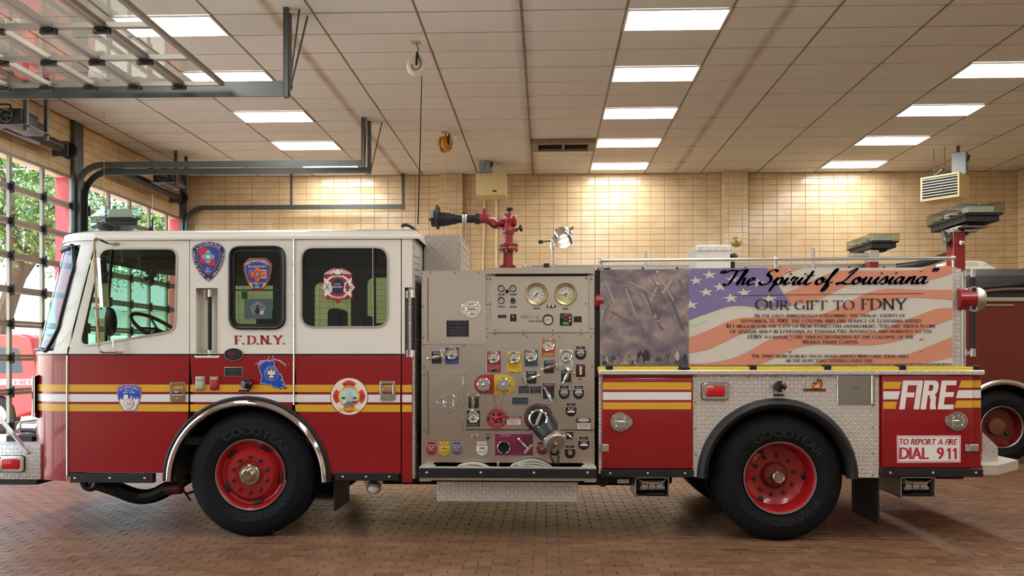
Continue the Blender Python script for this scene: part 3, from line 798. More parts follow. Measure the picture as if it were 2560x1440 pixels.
# lining behind the gaps, with openings, and the far side with its windows
d = MB()
hole = lambda c: list(reversed(ccw(c)))
zQ = zat(560, 901)
d.plate([[(xs0, zQ), (xe - .06, zQ), (xe - .06, zT), (nose_x(zT) + RC, zT)], hole(offset_poly(ccw(win1), .004)), hole(offset_poly(ccw(win2), .004)), hole(offset_poly(ccw(win3), .004)), hole(CC([(487, 716), (548, 716), (548, 896), (487, 896)]))], YS + TH + .001, .012, m_dark)
d.plate([[(xs0, zB + .1), (FWX - FR * 1.08, zB + .1)] + arch_pts(FWX, FWZ, FR * 1.08, -99, 99, zB + .1) + [(FWX + FR * 1.08, zB + .1), (xe - .06, zB + .1), (xe - .06, zQ - .001), (xs0, zQ - .001)]], YS + TH + .001, .012, m_dark)
d.build('cab_lining', cab)
d = MB()
fw = lambda x0, x1, y0, y1, r: hole(roundpoly(CC([(x0, y0), (x1, y0), (x1, y1), (x0, y1)]), PX(r), 5))
win1f = hole(roundpoly(CC([(252, 625), (444, 625), (442, 822), (205, 856)]), PX(22), 5))
d.plate([[(xs0, zW), (xe, zW), (xe, zT), (nose_x(zT) + RC, zT)], win1f, fw(580, 706, 640, 815, 24), fw(758, 965, 622, 814, 28)], YFAR - .06, .06, m_dark)
d.plate([[(xs0, zB), (FWX - FR * 1.12, zB)] + arch_pts(FWX, FWZ, FR * 1.13, -99, 99, zB) + [(FWX + FR * 1.12, zB), (xe, zB), (xe, zW - .001), (xs0, zW - .001)]], YFAR - .05, .05, m_red)
d.build('cab_far_side', cab)
for w in (win1f, fw(580, 706, 640, 815, 24), fw(758, 965, 622, 814, 28)): MB().flat(offset_poly(ccw(w), .004), YFAR - .03, m_glassD).build('window_pane', cab)

# glass, frames and bars of the near windows
def pane(c, name, par, y=YS + .02): return MB().flat(offset_poly(ccw(c), .002), y, m_glassD).build(name, par)
pane(win1, 'window_pane', cdoor); pane(win2, 'window_pane', mid, YS + .012); pane(win3, 'window_pane', crew)
for c, par in ((win1, cdoor), (win3, crew)):
    c = ccw(c); MB().ring(offset_poly(c, .004), offset_poly(c, -.012), YS - .006, YS + .02, m_alu).build('window_frame', par)
c = ccw(win2); f = MB().ring(offset_poly(c, .006), offset_poly(c, -.02), YS - .012, YS + .02, m_gask); f.ring(offset_poly(c, -.022), offset_poly(c, -.042), YS - .002, YS + .02, m_gask)
f.tube([Vector((p[0], YS - .012, p[1])) for p in offset_poly(c, -.006)], .012, m_gask, 6, closed=True); f.build('window_frame', mid)
b = MB()
for px in (301, 308): b.bar((S(px + 8, 622)[0], YS + .008, S(px, 622)[1]), (S(px - 40, 858)[0], YS + .008, S(px, 858)[1]), .014, .02, m_blk)
b = MB(); xa, za = S(278, 622); b.bar((xa, YS + .012, za), (S(262, 857)[0], YS + .012, S(262, 857)[1]), .03, .012, m_blk); b.build('window_divider', cdoor)
b = MB(); b.bar((S(935.5, 620)[0], YS + .012, S(935, 620)[1]), (S(937, 816)[0], YS + .012, S(937, 816)[1]), .03, .012, m_blk); b.bar((S(931.5, 620)[0], YS + .004, S(935, 620)[1]), (S(933, 816)[0], YS + .004, S(937, 816)[1]), .006, .006, m_alu); b.build('window_divider', crew)
b = MB(); z = zat(640, 725); b.box(S(584, 700)[0], S(703, 700)[0], YS + .006, YS + .016, z - .006, z + .006, m_blk); b.build('window_divider', mid)
# hinges: piano hinges on both doors
h = MB()
xh = S(169, 1000)[0]; h.cyl((xs0 + .004, YS - .004, zB + .01), (xs0 + .004, YS - .004, zW - .01), .009, m_chrome, 8)
h.build('piano_hinge', cdoor)
h = MB(); x = (x733 + x738) / 2; h.cyl((x, YS - .004, zat(736, 1012)), (x, YS - .004, zT - .005), .009, m_chrome, 8)
for k in range(30): h.torus((x, YS - .004, zat(736, 1005) + k * .05), (0, 0, 1), .0095, .0015, m_satin, 8, 4)
h.build('piano_hinge', crew)
# waist strip on the side
for (a, b_, par) in ((xs0 + .012, x471, cdoor), (x477, x733, mid), (x738, x1001, crew), (x1005, xn, post)):
    MB().box(a, b_, YS - .003, YS + .01, zW - .007, zW + .005, m_blk).build('waist_strip', par)
# reflective stripes
def stripe(par, pxa, pxb, xa=None, xb_=None, clip=None):
    for (y0, y1, mm, nm) in ((961.5, 980, m_yel, 'yellow_stripe'), (986, 1005, m_wht, 'white_stripe'), (1011, 1029, m_yel, 'yellow_stripe')):
        za, zb = zat(560, y1), zat(560, y0); A = S(pxa, y0)[0] if xa is None else xa; B = S(pxb, y0)[0] if xb_ is None else xb_
        c = [(A, za), (B, za), (B, zb), (A, zb)]
        if clip:
            R = FR * 1.135
            def lim(z): return math.sqrt(max(0, R * R - (z - FWZ) ** 2))
            if clip == 'l': c = [(A, za), (min(B, FWX - lim(za)), za), (min(B, FWX - lim(zb)), zb), (A, zb)]
            if clip == 'r': c = [(max(A, FWX + lim(za)), za), (B, za), (B, zb), (max(A, FWX + lim(zb)), zb)]
            if clip == 'm':
                for sg in (-1, 1):
                    e = A if sg < 0 else B
                    la, lb = lim(za), lim(zb)
                    if la == 0 and lb == 0:
                        if sg < 0: MB().flat([(A, za), (B, za), (B, zb), (A, zb)], YS - .0015, mm).build(nm, par)
                        continue
                    # follow the arch
                    pts = [(e, za), (e, zb)]
                    zz = [zb + (za - zb) * k / 6 for k in range(7)]
                    inner = [(FWX + sg * lim(z), z) for z in zz]
                    if abs(inner[-1][0] - FWX) < abs(e - FWX):
                        MB().flat(pts + inner, YS - .0015, mm).build(nm, par)
                continue
        MB().flat(c, YS - .0015, mm).build(nm, par)
stripe(cdoor, 0, 0, xs0 + .014, x471 - .002, 'l'); stripe(mid, 0, 0, x477 + .001, x733 - .001, 'm'); stripe(crew, 0, 0, x738 + .002, x1001 - .002, 'r'); stripe(post, 0, 0, x1005 + .001, xe - .001)
for (y0, y1, mm, nm) in ((961.5, 980, m_yel, 'yellow_stripe'), (986, 1005, m_wht, 'white_stripe'), (1011, 1029, m_yel, 'yellow_stripe')):
    s_ = MB(); loft(s_, [nose(z, 0, 75, .002, n=10, across=False) for z in (zat(560, y1), zat(560, y0))], mm); s_.build(nm, cab)
# door handles
def paddle(px0, px1, py0, py1, par):
    c = CC([(px0, py1), (px1, py1), (px1, py0), (px0, py0)]); x0, x1, z0, z1 = c[0][0], c[1][0], c[0][1], c[2][1]
    h = MB(); h.plate([rrect(x0, x1, z0, z1, .012, 3), list(reversed(rrect(x0 + .016, x1 - .016, z0 + .05, z1 - .018, .008, 3)))], YS - .012, .016, m_chrome, .003)
    h.box(x0 + .016, x1 - .016, YS + .004, YS + .01, z0 + .04, z1 - .016, m_satin)
    zc = z0 + (z1 - z0) * .62; h.box(x0 + .018, x1 - .018, YS - .014, YS - .002, zc - .022, zc + .012, m_chrome, .004)
    h.cyl(((x0 + x1) / 2, YS - .016, z0 + .026), ((x0 + x1) / 2, YS - .008, z0 + .026), .008, m_satin, 10)
    return h.build('door_handle', par)
paddle(427, 463.5, 956, 1003, cdoor); paddle(951, 987.5, 953, 1000, crew)
# grab bars
def grab(px, py0, py1, y, par, out=.0):
    x = S(px, py0)[0]; z0, z1 = zat(px, py1), zat(px, py0); h = MB()
    h.cyl((x, y, z0 + .02), (x, y, z1 - .02), .0165, m_rub, 14)
    for z in (z0, z1):
        h.cyl((x, y, z - .03), (x, y, z + .03), .019, m_chrome, 14); h.bar((x, y, z), (x - .05, y + .05, z), .03, .022, m_chrome); h.box(x - .07, x - .045, y + .03, y + .055, z - .035, z + .035, m_chrome, .004)
    return h.build('grab_handle', par)
grab(522, 733, 884, YS + .02, mid); grab(1032, 735, 884, YS + .015, post)
# wheel arch trim
def arch_band(cx, cz, r0, r1, y0, y1, zb, m, n=40, bulge=0.0, ex=1.0):
    mb = MB(); A = []
    for k in range(n + 1):
        a = pi * k / n; A.append((-cos(a), sin(a)))
    V = []; Fs = []; q = 6
    for (cx_, sx_) in A:
        for j in range(q + 1):
            t = j / q; r = r0 + (r1 - r0) * t; yy = y0 - bulge * sin(pi * t)
            V.append((cx + cx_ * r * ex, yy, cz + sx_ * r))
        V.append((cx + cx_ * r1 * ex, y1, cz + sx_ * r1)); V.append((cx + cx_ * r0 * ex, y1, cz + sx_ * r0))
    w = q + 3
    for k in range(n):
        for j in range(w):
            j2 = (j + 1) % w; Fs.append((k * w + j, k * w + j2, (k + 1) * w + j2, (k + 1) * w + j))
    Fs += [tuple(range(w - 1, -1, -1)), tuple(n * w + j for j in range(w))]
    return mb.add(V, Fs, m)
zfw = zat(617, 1203)
arch_band(FWX, zfw, PX(190), PX(207), YS - .02, YS + .03, 0, m_chrome, bulge=.03).build('wheel_arch_trim', T)
arch_band(FWX, zfw, PX(206), PX(215), YS - .012, YS + .03, 0, m_rub, bulge=.006).build('wheel_arch_gasket', T)
w = MB()                                                # the dark wheel well
V = []; n = 24
for k in range(n + 1):
    a = pi * k / n
    for y in (YS + .02, YS + .75): V.append((FWX - PX(200) * cos(a), y, zfw + PX(200) * sin(a)))
w.add(V, [(2 * k, 2 * k + 2, 2 * k + 3, 2 * k + 1) for k in range(n)], m_blk)
w.add([V[2 * k + 1] for k in range(n + 1)], [tuple(range(n + 1))], m_blk)
w.build('wheel_well', T)
# rub rails under the doors
m_scuff = mat('scuffed black rail', '16171A', 0.45, var=0.5, vscale=9)
def rail(px0, px1, py0, py1, bolts, par=T, y=YS - .015, name='rub_rail'):
    a = S(px0, py1); b = S(px1, py0); r = MB(); r.box(a[0], b[0], y, y + .06, a[1], b[1], m_scuff, .004)
    for p in bolts:
        x, z = S(p, (py0 + py1) / 2); r.ball((x, y, z), (.011, .008, .011), m_alu, 8, 6)
    return r.build(name, par)
rail(177, 384, 1184, 1206, (190, 277, 364)); rail(837, 998, 1182, 1201, (858, 916, 974))
# cab interior: seats, wheel, dash, fan
i = MB()
def seatback(px, y, zt, w, lean=.1):
    x = S(px, 800)[0]; i = MB(); i.prism(roundpoly([(x - .06, zB + .65), (x + .1, zB + .65), (x + .1 - lean * .2 + .02, zt - .25), (x - .02, zt - .25)], .03), y, y + w, m_seat)
    i.box(x - .07, x + .06, y + .1, y + w - .1, zt - .22, zt, m_seat, .04, 3); i.box(x - .4, x + .02, y, y + w, zB + .5, zB + .66, m_seat, .03, 2); i.build('seat', cab)
seatback(470, YS + .25, zW + .55, .52); seatback(470, YS + 1.65, zW + .5, .52); seatback(800, YS + .35, zW + .42, .5); seatback(800, YS + 1.6, zW + .42, .5)
seatback(992, YS + .3, zW + .42, .5); seatback(992, YS + 1.55, zW + .42, .5)
i = MB(); xd = nose_x(zW) + .14; i.prism([(xd, zW - .5), (xd + .62, zW - .5), (xd + .62, zW - .02), (xd + .45, zW + .1), (xd, zW + .06)], YS + .42, YFAR - .42, m_dark); i.build('dashboard', cab)
i = MB(); c = Vector((S(305, 800)[0], YS + .62, zW + .24)); i.torus(c, (.55, -.1, .8), .25, .018, m_blk, 28, 8); i.cyl(c, c - Vector((.2, 0, .32)), .035, m_blk, 10)
for k in range(3): a = 2 * pi * k / 3; u, v_, _ = frame_of((.55, -.1, .8)); i.tube([c, c + (u * cos(a) + v_ * sin(a)) * .25], .012, m_blk, 6)
i.build('steering_wheel', cab)
i = MB(); c = at(374, 692, YS + 1.0); i.torus(c, (.2, -1, 0), .085, .004, m_blk, 24, 5)
for k in range(12): a = 2 * pi * k / 12; i.tube([c, c + Vector((cos(a), .2 * cos(a), sin(a))) * .085], .0015, m_blk, 3)
i.ball(c + Vector((0, .03, 0)), .03, m_blk, 10, 8)
for k in range(4): a = .4 + pi / 2 * k; i.ball(c + Vector((cos(a) * .045, .01, sin(a) * .045)), (.032, .006, .022), m_blk, 8, 6)
i.tube([c + Vector((0, .04, 0)), c + Vector((.02, .06, .16)), c + Vector((0, .05, .3))], .012, m_blk, 6); i.build('cab_fan', cab)
i = MB(); i.box(nose_x(zT) + .34, XE - .1, YS + 1.0, YS + 1.5, zT - .14, zT - .02, m_dark, .03); i.box(S(330, 600)[0], S(470, 600)[0], YS + .9, YS + 2.2, zT - .2, zT - .1, m_dark); i.build('overhead_console', cab)
i = MB(); i.box(S(640, 700)[0], S(730, 700)[0], YS + .9, YS + 1.7, zB + .4, zW + .02, m_dark, .03); i.build('engine_cover', cab)
i = MB(); i.cyl((S(745, 783)[0], YFAR - .2, zat(745, 783)), (S(985, 783)[0], YFAR - .2, zat(985, 783)), .012, m_satin, 8); i.build('interior_grab_rail', cab)
# mirror on its loop of tube
mr = MB()
ym = YS - .2
P = [S(282, 609), S(272, 609), S(246, 599), S(238, 610), S(240, 690), S(243, 790), S(247, 868), S(255, 880), S(287, 880), S(297, 880)]
ys = [YS - .01, YS - .06, ym + .02, ym, ym, ym, ym, ym + .01, YS - .06, YS - .01]
# the tube stands off the door: scale the drawn outline to its own distance
P = [at(px, py, yy) for (px, py), yy in zip([(285, 609), (272, 608), (248, 599), (237, 606), (239, 690), (243, 790), (247, 866), (253, 879), (280, 880), (297, 880)], ys)]
mr.tube(catmull(P, 4), .011, m_chrome, 8)
for (px, py) in ((290, 610), (298, 880)): a = at(px, py, YS); mr.box(a.x - .035, a.x + .03, YS - .014, YS, a.z - .01, a.z + .01, m_chrome, .003)
a = at(284, 868, YS - .03); mr.cyl(a, a + Vector((0, 0, .07)), .007, m_chrome, 8)
a0 = at(257, 645, ym); a1 = at(269, 765, ym)
mr.build('mirror_bracket', cdoor)
mh = MB(); V = [at(250, 644, ym - .03), at(266, 644, ym + .14), at(274, 768, ym + .14), at(258, 768, ym - .03)]
mh.add(V + [v + Vector((-.035, .012, 0)) for v in V], [(0, 1, 2, 3), (7, 6, 5, 4), (0, 4, 5, 1), (1, 5, 6, 2), (2, 6, 7, 3), (3, 7, 4, 0)], m_chrome); mh.build('wing_mirror', cdoor)
mc = MB(); c = at(277, 805, ym + .02); mc.ball(c, (.03, .085, .12), m_blk, 14, 10); mc.build('convex_mirror', cdoor)
for (py) in (650, 770): mc = MB(); a = at(239, py, ym); mc.box(a.x - .014, a.x + .05, ym - .014, ym + .014, a.z - .012, a.z + .012, m_chrome, .003); mc.build('mirror_clamp', cdoor)
# headlight housing wrapped on the corner
hl = MB()
z0, z1 = zat(95, 1048), zat(95, 938)
loft(hl, [nose(z, 40, 90, o, n=8, across=False) for z, o in ((z0, 0), (z0 + .012, .035), (z1 - .012, .035), (z1, 0))], m_chrome)
hl.box(XN - .02, XN + .08, YS + .36, YS + .62, z0 + .01, z1 - .01, m_chrome, .012)
zc = (z0 + z1) / 2; hl.box(XN - .035, XN + .02, YS + .35, YS + .63, zc - .008, zc + .008, m_chrome)
hl.build('headlight_housing', T)
hd = MB()
for zz in ((z0 + zc) / 2, (z1 + zc) / 2): hd.box(XN - .03, XN - .015, YS + .4, YS + .6, zz - .065, zz + .065, mat('amber lamp lens', 'E8862A', 0.15), .006)
hd.build('turn_signal', T)
# front bumper of tread plate with a red lamp
bx0 = S(-60, 1100)[0]; bx1 = S(90, 1100)[0]; bz0, bz1 = zat(40, 1202), zat(40, 1113)
bp = MB(); bp.box(bx0, bx1, YS + .06, YFAR - .06, bz0, bz1, m_dp, .012, 2); bp.box(bx0, bx1 - .06, YS + .1, YFAR - .1, bz0 - .05, bz0 + .01, m_blk); bump = bp.build('front_bumper', T)
def redlamp(px, py, w, h, y, par):
    x, z = S(px, py, y); w, h = PX(w), PX(h); l = MB()
    l.plate([rrect(x - w / 2 - .006, x + w / 2 + .006, z - h / 2 - .006, z + h / 2 + .006, .025, 4)], y - .012, .014, m_blk, .002)
    l.plate([rrect(x - w / 2, x + w / 2, z - h / 2, z + h / 2, .022, 4), list(reversed(rrect(x - w * .37, x + w * .37, z - h * .34, z + h * .34, .018, 4)))], y - .024, .02, m_chrome, .004)
    for sx in (-1, 1):
        for sz in (-1, 1): l.ball((x + sx * w * .42, y - .026, z + sz * h * .4), (.008, .004, .008), m_satin, 8, 5)
    lens = mat('red lamp lens', 'C81824', 0.12, coat=0.5)
    l.box(x - w * .36, x + w * .36, y - .04, y - .01, z - h * .33, z + h * .33, lens, .012, 3)
    for k in range(-3, 4): l.box(x + k * w * .09 - .002, x + k * w * .09 + .002, y - .0425, y - .039, z - h * .28, z + h * .28, lens)
    return l.build('warning_lamp', par)
redlamp(31, 1159, 64, 39, YS + .06, bump)
br = MB(); a = at(72, 1132, YS + .055); b_ = at(-30, 1010, YS + .055); br.bar(a, b_, .05, .012, m_alu); br.ball((a.x, YS + .045, a.z), .012, m_bolt, 8, 6); br.build('bumper_brace', bump)
br = MB(); br.box(bx0 + .1, bx1 - .1, YS + .5, YFAR - .5, bz1 - .01, bz1 + .09, m_satin, .02); br.box(bx0 + .05, bx0 + .3, YS + .3, YS + .7, bz1 - .01, bz1 + .05, m_blk, .01); br.build('bumper_tray', bump)
cn = MB(); a = at(62, 1068, YS + .5); cn.cyl(a, a + Vector((.14, 0, 0)), .045, m_chrome, 14, .06); cn.ball(a - Vector((.02, 0, .0)), .05, m_chrome, 12, 8); cn.tube([a + Vector((.02, 0, -.08)), a + Vector((.1, 0, -.09)), a + Vector((.13, 0, -.3))], .022, m_chrome, 8); cn.build('front_suction_fitting', bump)

# ---- badges and lettering on the cab
def fm(name, c='808080', r=.45): return mat(name, c, r)
p_blue = fm('royal blue print', '2E3F8F'); p_navy = fm('navy print', '23204A'); p_red = fm('red print', 'C2283C'); p_wh = fm('white print', 'E8E4DE'); p_pink = fm('pink border print', 'B79AA6')
p_sky = fm('sky blue print', '5FA3BE'); p_lil = fm('lilac print', 'B8A8C4'); p_bk = fm('black print', '17161A'); p_yl = fm('yellow print', 'E6C628'); p_or = fm('orange print', 'D9622A'); p_gr = fm('grey print', '77797E')
p_blue2 = fm('bright blue print', '1146B4'); p_dred = fm('dark red print', '9C2130'); p_crm = fm('cream print', 'E9E1CC'); p_sil = fm('silver print', 'BFC0C2')
def sym(half, cx): return half + [(2 * cx - x, y) for (x, y) in reversed(half)]
# state fire marshal shield
b = MB(); cx = 521.5
def shield(k0):  # left half from the top middle to the bottom point
    pts = catmull([(521.5, 602), (498, 607), (482, 618), (479, 632), (483, 655), (493, 676), (506, 694), (521.5, 706)], 4)
    c = Vector((521.5, 648)); return [((p[0] - c.x) * k0 + c.x, (p[1] - c.y) * k0 + c.y) for p in pts]
for k, (sc_, mm) in enumerate(((1.0, p_lil), (.945, p_navy), (.70, p_lil), (.675, p_blue))):
    h = shield(sc_); h = [(x, y + (0 if k < 2 else -2)) for x, y in h]; fp(b, sym(h, cx), k, mm)
LA = [(0, 0), (52, 0), (55, 8), (53, 16), (58, 22), (54, 30), (50, 38), (48, 47), (80, 47), (81, 54), (86, 60), (84, 68), (90, 74), (92, 82), (86, 86), (96, 90), (100, 96), (92, 99), (84, 93), (74, 99), (62, 94), (50, 92), (38, 83), (30, 84), (14, 80), (3, 80), (6, 68), (8, 56), (5, 46), (0, 36), (-3, 20)]
fp(b, [(498 + x * .46, 620 + y * .46) for x, y in LA], 4, p_red)
def maltese(mb, cx, cy, r, lvl, m, rin=.3, w=.62):
    for k in range(4):
        a = pi / 2 * k; P = []
        for (rr, aa) in ((rin, -.5), (.8, -w * .62), (.93, -w * .72), (1.0, -w * .35), (1.05, 0), (1.0, w * .35), (.93, w * .72), (.8, w * .62), (rin, .5)): P.append((cx + r * rr * cos(a + aa), cy + r * rr * sin(a + aa)))
        fp(mb, P, lvl, m)
maltese(b, 521.5, 642, 15, 5, p_lil); felp(b, 521.5, 642, 11.5, 11.5, 6, p_sky); felp(b, 521.5, 643, 5.5, 3.8, 7, p_wh); fp(b, [(517, 640), (519, 637), (521.5, 640), (524, 637), (526, 640), (521.5, 646)], 8, p_wh)
tx(b, 'EST.', 521.5, 674.5, 4.6, 7, p_wh); tx(b, '1904', 521.5, 681, 4.6, 7, p_wh)
tp = [S(x, y) for x, y in catmull([(490, 620.5), (504, 612), (521.5, 609), (539, 612), (553, 620.5)], 5)]; pathtext(b, 'LOUISIANA', tp, PX(8.2), YS - .008, p_wh)
tp = [S(x, y) for x, y in catmull([(484, 628), (487.5, 650), (496, 671), (511, 692)], 5)]; pathtext(b, 'OFFICE OF STATE', tp, PX(6.6), YS - .008, p_wh, kx=.92)
tp = [S(x, y) for x, y in catmull([(534, 690), (548, 671), (556, 650), (559.5, 629)], 5)]; pathtext(b, 'FIRE MARSHAL', tp, PX(6.6), YS - .008, p_wh, kx=.92)
fp(b, [(521.5, 693), (523, 697), (526, 697), (523.5, 700), (521.5, 704), (519.5, 700), (517, 697), (520, 697)], 5, p_lil)
b.build('shield_badge', mid)['label'] = 'navy and blue shield badge with a red state outline'
# patch on the small window
b = MB(); cx = 644; yy = YS + .008
o = [(623, 645.5), (665, 645.5), (679, 660), (678, 678), (671, 703), (658.5, 724), (629.5, 724), (617, 703), (609.5, 678), (608, 660)]
c0 = (644, 684)
for k, (s_, mm) in enumerate(((1.0, p_wh), (.985, p_dred), (.885, p_wh), (.87, p_blue))): fp(b, [((x - c0[0]) * s_ + c0[0], (y - c0[1]) * s_ + c0[1]) for x, y in o], k, mm, yy)
tp = [S(x, y, yy) for x, y in catmull([(615, 662), (628, 655), (644, 652.5), (660, 655), (673, 662)], 5)]; pathtext(b, 'WEST HAMILTON BEACH', tp, PX(6.2), yy - .008, p_crm, kx=.9)
tx(b, 'FIRE DEPARTMENT', 644, 669, 4.8, 5, p_crm, yy, wpx=46)
fp(b, [(621, 674), (667, 674), (666, 697), (623, 697)], 4, p_dred, yy)
for k in range(5): fp(b, [(645, 675 + k * 4.6), (667, 675 + k * 4.6), (666.5, 677 + k * 4.6), (645, 677 + k * 4.6)], 5, p_crm, yy)
fp(b, [(620, 673), (640, 673), (640, 686), (621, 686)], 5, p_blue, yy)
for i_ in range(4):
    for j_ in range(3): felp(b, 623 + i_ * 4.5, 675 + j_ * 4, 1, 1, 6, p_crm, 5, yy)
for k in range(4):
    a = pi / 2 * k; fp(b, [(644 + 17 * rr * cos(a + aa), 686 + 17 * rr * sin(a + aa)) for (rr, aa) in ((.4, -.5), (.85, -.5), (1, -.3), (1.05, 0), (1, .3), (.85, .5), (.4, .5))], 7, p_or, yy)
felp(b, 644, 686, 11, 11, 8, p_or, y=yy); felp(b, 644, 686, 7, 7, 9, p_navy, y=yy)
for k in range(3): a = pi / 3 * k; fp(b, [(644 + 5 * cos(a) - 1.4 * sin(a), 686 + 5 * sin(a) + 1.4 * cos(a)), (644 + 5 * cos(a) + 1.4 * sin(a), 686 + 5 * sin(a) - 1.4 * cos(a)), (644 - 5 * cos(a) + 1.4 * sin(a), 686 - 5 * sin(a) - 1.4 * cos(a)), (644 - 5 * cos(a) - 1.4 * sin(a), 686 - 5 * sin(a) + 1.4 * cos(a))], 10, p_sil, yy)
for s_ in (-1, 1): fp(b, [(644 + s_ * 23, 702), (644 + s_ * 19, 708), (644 + s_ * 16, 707), (644 + s_ * 11, 719), (644 + s_ * 15, 718), (644 + s_ * 19, 712)], 6, p_yl, yy)
for s_, y in (('QUEENS, N.Y.', 709.5), ('EST.', 714.5), ('1928', 720)): tx(b, s_, 644, y, 3.8, 6, p_crm, yy)
b.build('window_patch', mid)['label'] = 'navy and orange fire department patch stuck on the glass'
# small etched notice on the same window
b = MB(); pt = mat('translucent film', '44555A', .6); yy = YS + .008
fp(b, [(610, 747), (680, 747), (680, 797), (610, 797)], 0, pt, yy); fp(b, [(644, 752), (664, 766), (657, 787), (632, 787), (625, 766)], 1, p_gr, yy)
tx(b, '9', 634, 770, 6, 2, p_bk, yy); tx(b, '01', 655, 770, 6, 2, p_bk, yy); fp(b, [(640, 762), (643, 762), (643, 772), (640, 772)], 2, p_bk, yy); fp(b, [(645, 762), (648, 762), (648, 772), (645, 772)], 2, p_bk, yy); felp(b, 643, 778, 6.5, 8, 3, p_bk, 14, yy)
fp(b, [(648, 777), (660, 777), (657, 786), (650, 786)], 2, p_sil, yy); tx(b, 'WE WILL NEVER FORGET', 645, 795, 3.2, 2, p_gr, yy)
b.build('memorial_notice', mid)['label'] = 'grey film with a pentagon on the window'
b = MB(); xg, zg = S(631, 700); b.cyl((xg - .0, YS + .012, S(631, 635)[1]), (xg, YS + .0, S(631, 635)[1]), .008, m_blk, 8); b.cyl((S(652, 635)[0], YS + .012, S(652, 635)[1]), (S(652, 635)[0], YS, S(652, 635)[1]), .008, m_blk, 8); b.build('window_stud', mid, kind='stuff')
b = MB(); b.box(S(591, 730)[0], S(605, 730)[0], YS + .12, YS + .125, S(591, 745)[1], S(591, 726)[1], mat('green card', '58C83C', .5)); b.build('green_card', cab)
# badge on the crew door window
b = MB(); yy = YS + .016; cx = 843.5
fp(b, sym([(843.5, 672), (838, 669), (828, 670), (818, 676), (808, 688), (809, 692), (808, 700), (800, 718), (808, 732), (806, 745), (816, 744), (814, 749), (834, 749), (843.5, 760)], cx), 0, p_dred, yy)
fp(b, [(808, 693), (828, 708), (830, 728), (809, 743), (810, 728), (800.5, 718), (810, 708)], 1, p_wh, yy); fp(b, [(2 * cx - x, y) for x, y in ((808, 693), (828, 708), (830, 728), (809, 743), (810, 728), (800.5, 718), (810, 708))], 1, p_wh, yy)
fp(b, sym([(843.5, 687), (828, 689), (815, 698), (818, 702), (830, 694), (843.5, 692)], cx), 2, p_wh, yy); fp(b, sym([(843.5, 747), (828, 744), (818, 736), (821, 733), (831, 739), (843.5, 741.5)], cx), 2, p_wh, yy)
tp = [S(x, y, yy) for x, y in catmull([(828, 693.5), (836, 691), (843.5, 690), (851, 691), (859, 693.5)], 4)]; pathtext(b, 'LOUISIANA', tp, PX(4.2), yy - .006, p_bk)
tp = [S(x, y, yy) for x, y in catmull([(827, 739.5), (836, 743.5), (843.5, 744.5), (851, 743.5), (860, 739.5)], 4)]; pathtext(b, 'ASSOCIATION', tp, PX(4.2), yy - .006, p_bk)
fp(b, sym([(843.5, 695), (841, 697), (834, 700), (831, 706), (827, 709), (828, 714), (830, 720), (829, 727), (834, 732), (843.5, 733)], cx), 3, p_navy, yy)
tx(b, 'STATE', 843.5, 713, 4.6, 5, p_wh, yy, wpx=16); tx(b, 'FIREMENS', 843.5, 720, 4.6, 5, p_wh, yy, wpx=25)
tx(b, 'F', 807.5, 722, 7, 4, p_bk, yy); tx(b, 'D', 878.5, 722, 7, 4, p_bk, yy)
b.bar(Vector((*S(813, 706, yy), 0)).xzy + Vector((0, yy - .006, 0)), Vector((*S(825, 728, yy), 0)).xzy + Vector((0, yy - .006, 0)), .005, .001, p_bk); b.bar(Vector((*S(823, 708, yy), 0)).xzy + Vector((0, yy - .006, 0)), Vector((*S(811, 726, yy), 0)).xzy + Vector((0, yy - .006, 0)), .009, .001, p_gr)
fp(b, sym([(867.5, 706), (864.5, 709), (864, 711), (865, 712), (862, 716), (862, 721), (864.5, 722), (864.5, 726), (863, 728)], 867.5), 4, p_dred, yy)
fp(b, sym([(843.5, 673), (840, 672), (838, 677), (834, 675), (830, 678), (838, 685), (843.5, 686)], cx), 3, p_wh, yy)
for k in range(8):
    for sg in (-1, 1): a = [(838 - k * 3.0, 671 + k * 1.1), (836.4 - k * 3.0, 671.5 + k * 1.1), (829 - k * 3.0, 685), (831 - k * 3.0, 685)]; a = [(cx + (x - cx) * sg, min(y, 686)) for x, y in a]; fp(b, a, 2, p_wh, yy)
b.build('window_badge', crew)['label'] = 'red star badge with an eagle stuck on the window'
# city patch on the cab door
b = MB(); cx = 323.5; o = [(311, 960), (336, 960), (353, 967.5), (355, 985), (350, 1006), (339, 1029), (309, 1029), (297, 1006), (292, 985), (294, 967.5)]; c0 = (323.5, 993)
for k, (s_, mm) in enumerate(((1.0, p_dred), (.975, p_pink), (.90, p_dred), (.88, p_wh))): fp(b, [((x - c0[0]) * s_ + c0[0], (y - c0[1]) * s_ + c0[1]) for x, y in o], k, mm)
o2 = [((x - c0[0]) * .88 + c0[0], (y - c0[1]) * .88 + c0[1]) for x, y in o]
sky_ = [o2[9], o2[0], o2[1], o2[2], o2[3], (348.5, 997), (345, 997), (345, 993), (342, 993), (342, 998), (338, 998), (338, 993), (335, 993), (335, 998), (331, 998), (331, 990), (327, 990), (327, 996), (321, 996), (321, 987), (317, 987), (317, 986), (313.5, 986), (313.5, 987), (309.5, 987), (309.5, 998), (305, 998), (305, 995), (301.5, 995), (301.5, 1000), (298.5, 1000), o2[8]]
fp(b, sky_, 4, p_blue2)
tp = [S(x, y) for x, y in catmull([(300, 976), (310, 970), (323.5, 967.5), (337, 970), (347, 976)], 4)]; pathtext(b, 'FIRE DEPARTMENT', tp, PX(5), YS - .008, p_wh, kx=.9)
tx(b, 'CITY OF', 323.5, 977.5, 4.2, 5, p_wh); tx(b, 'NEW YORK', 323.5, 983, 4.2, 5, p_wh)
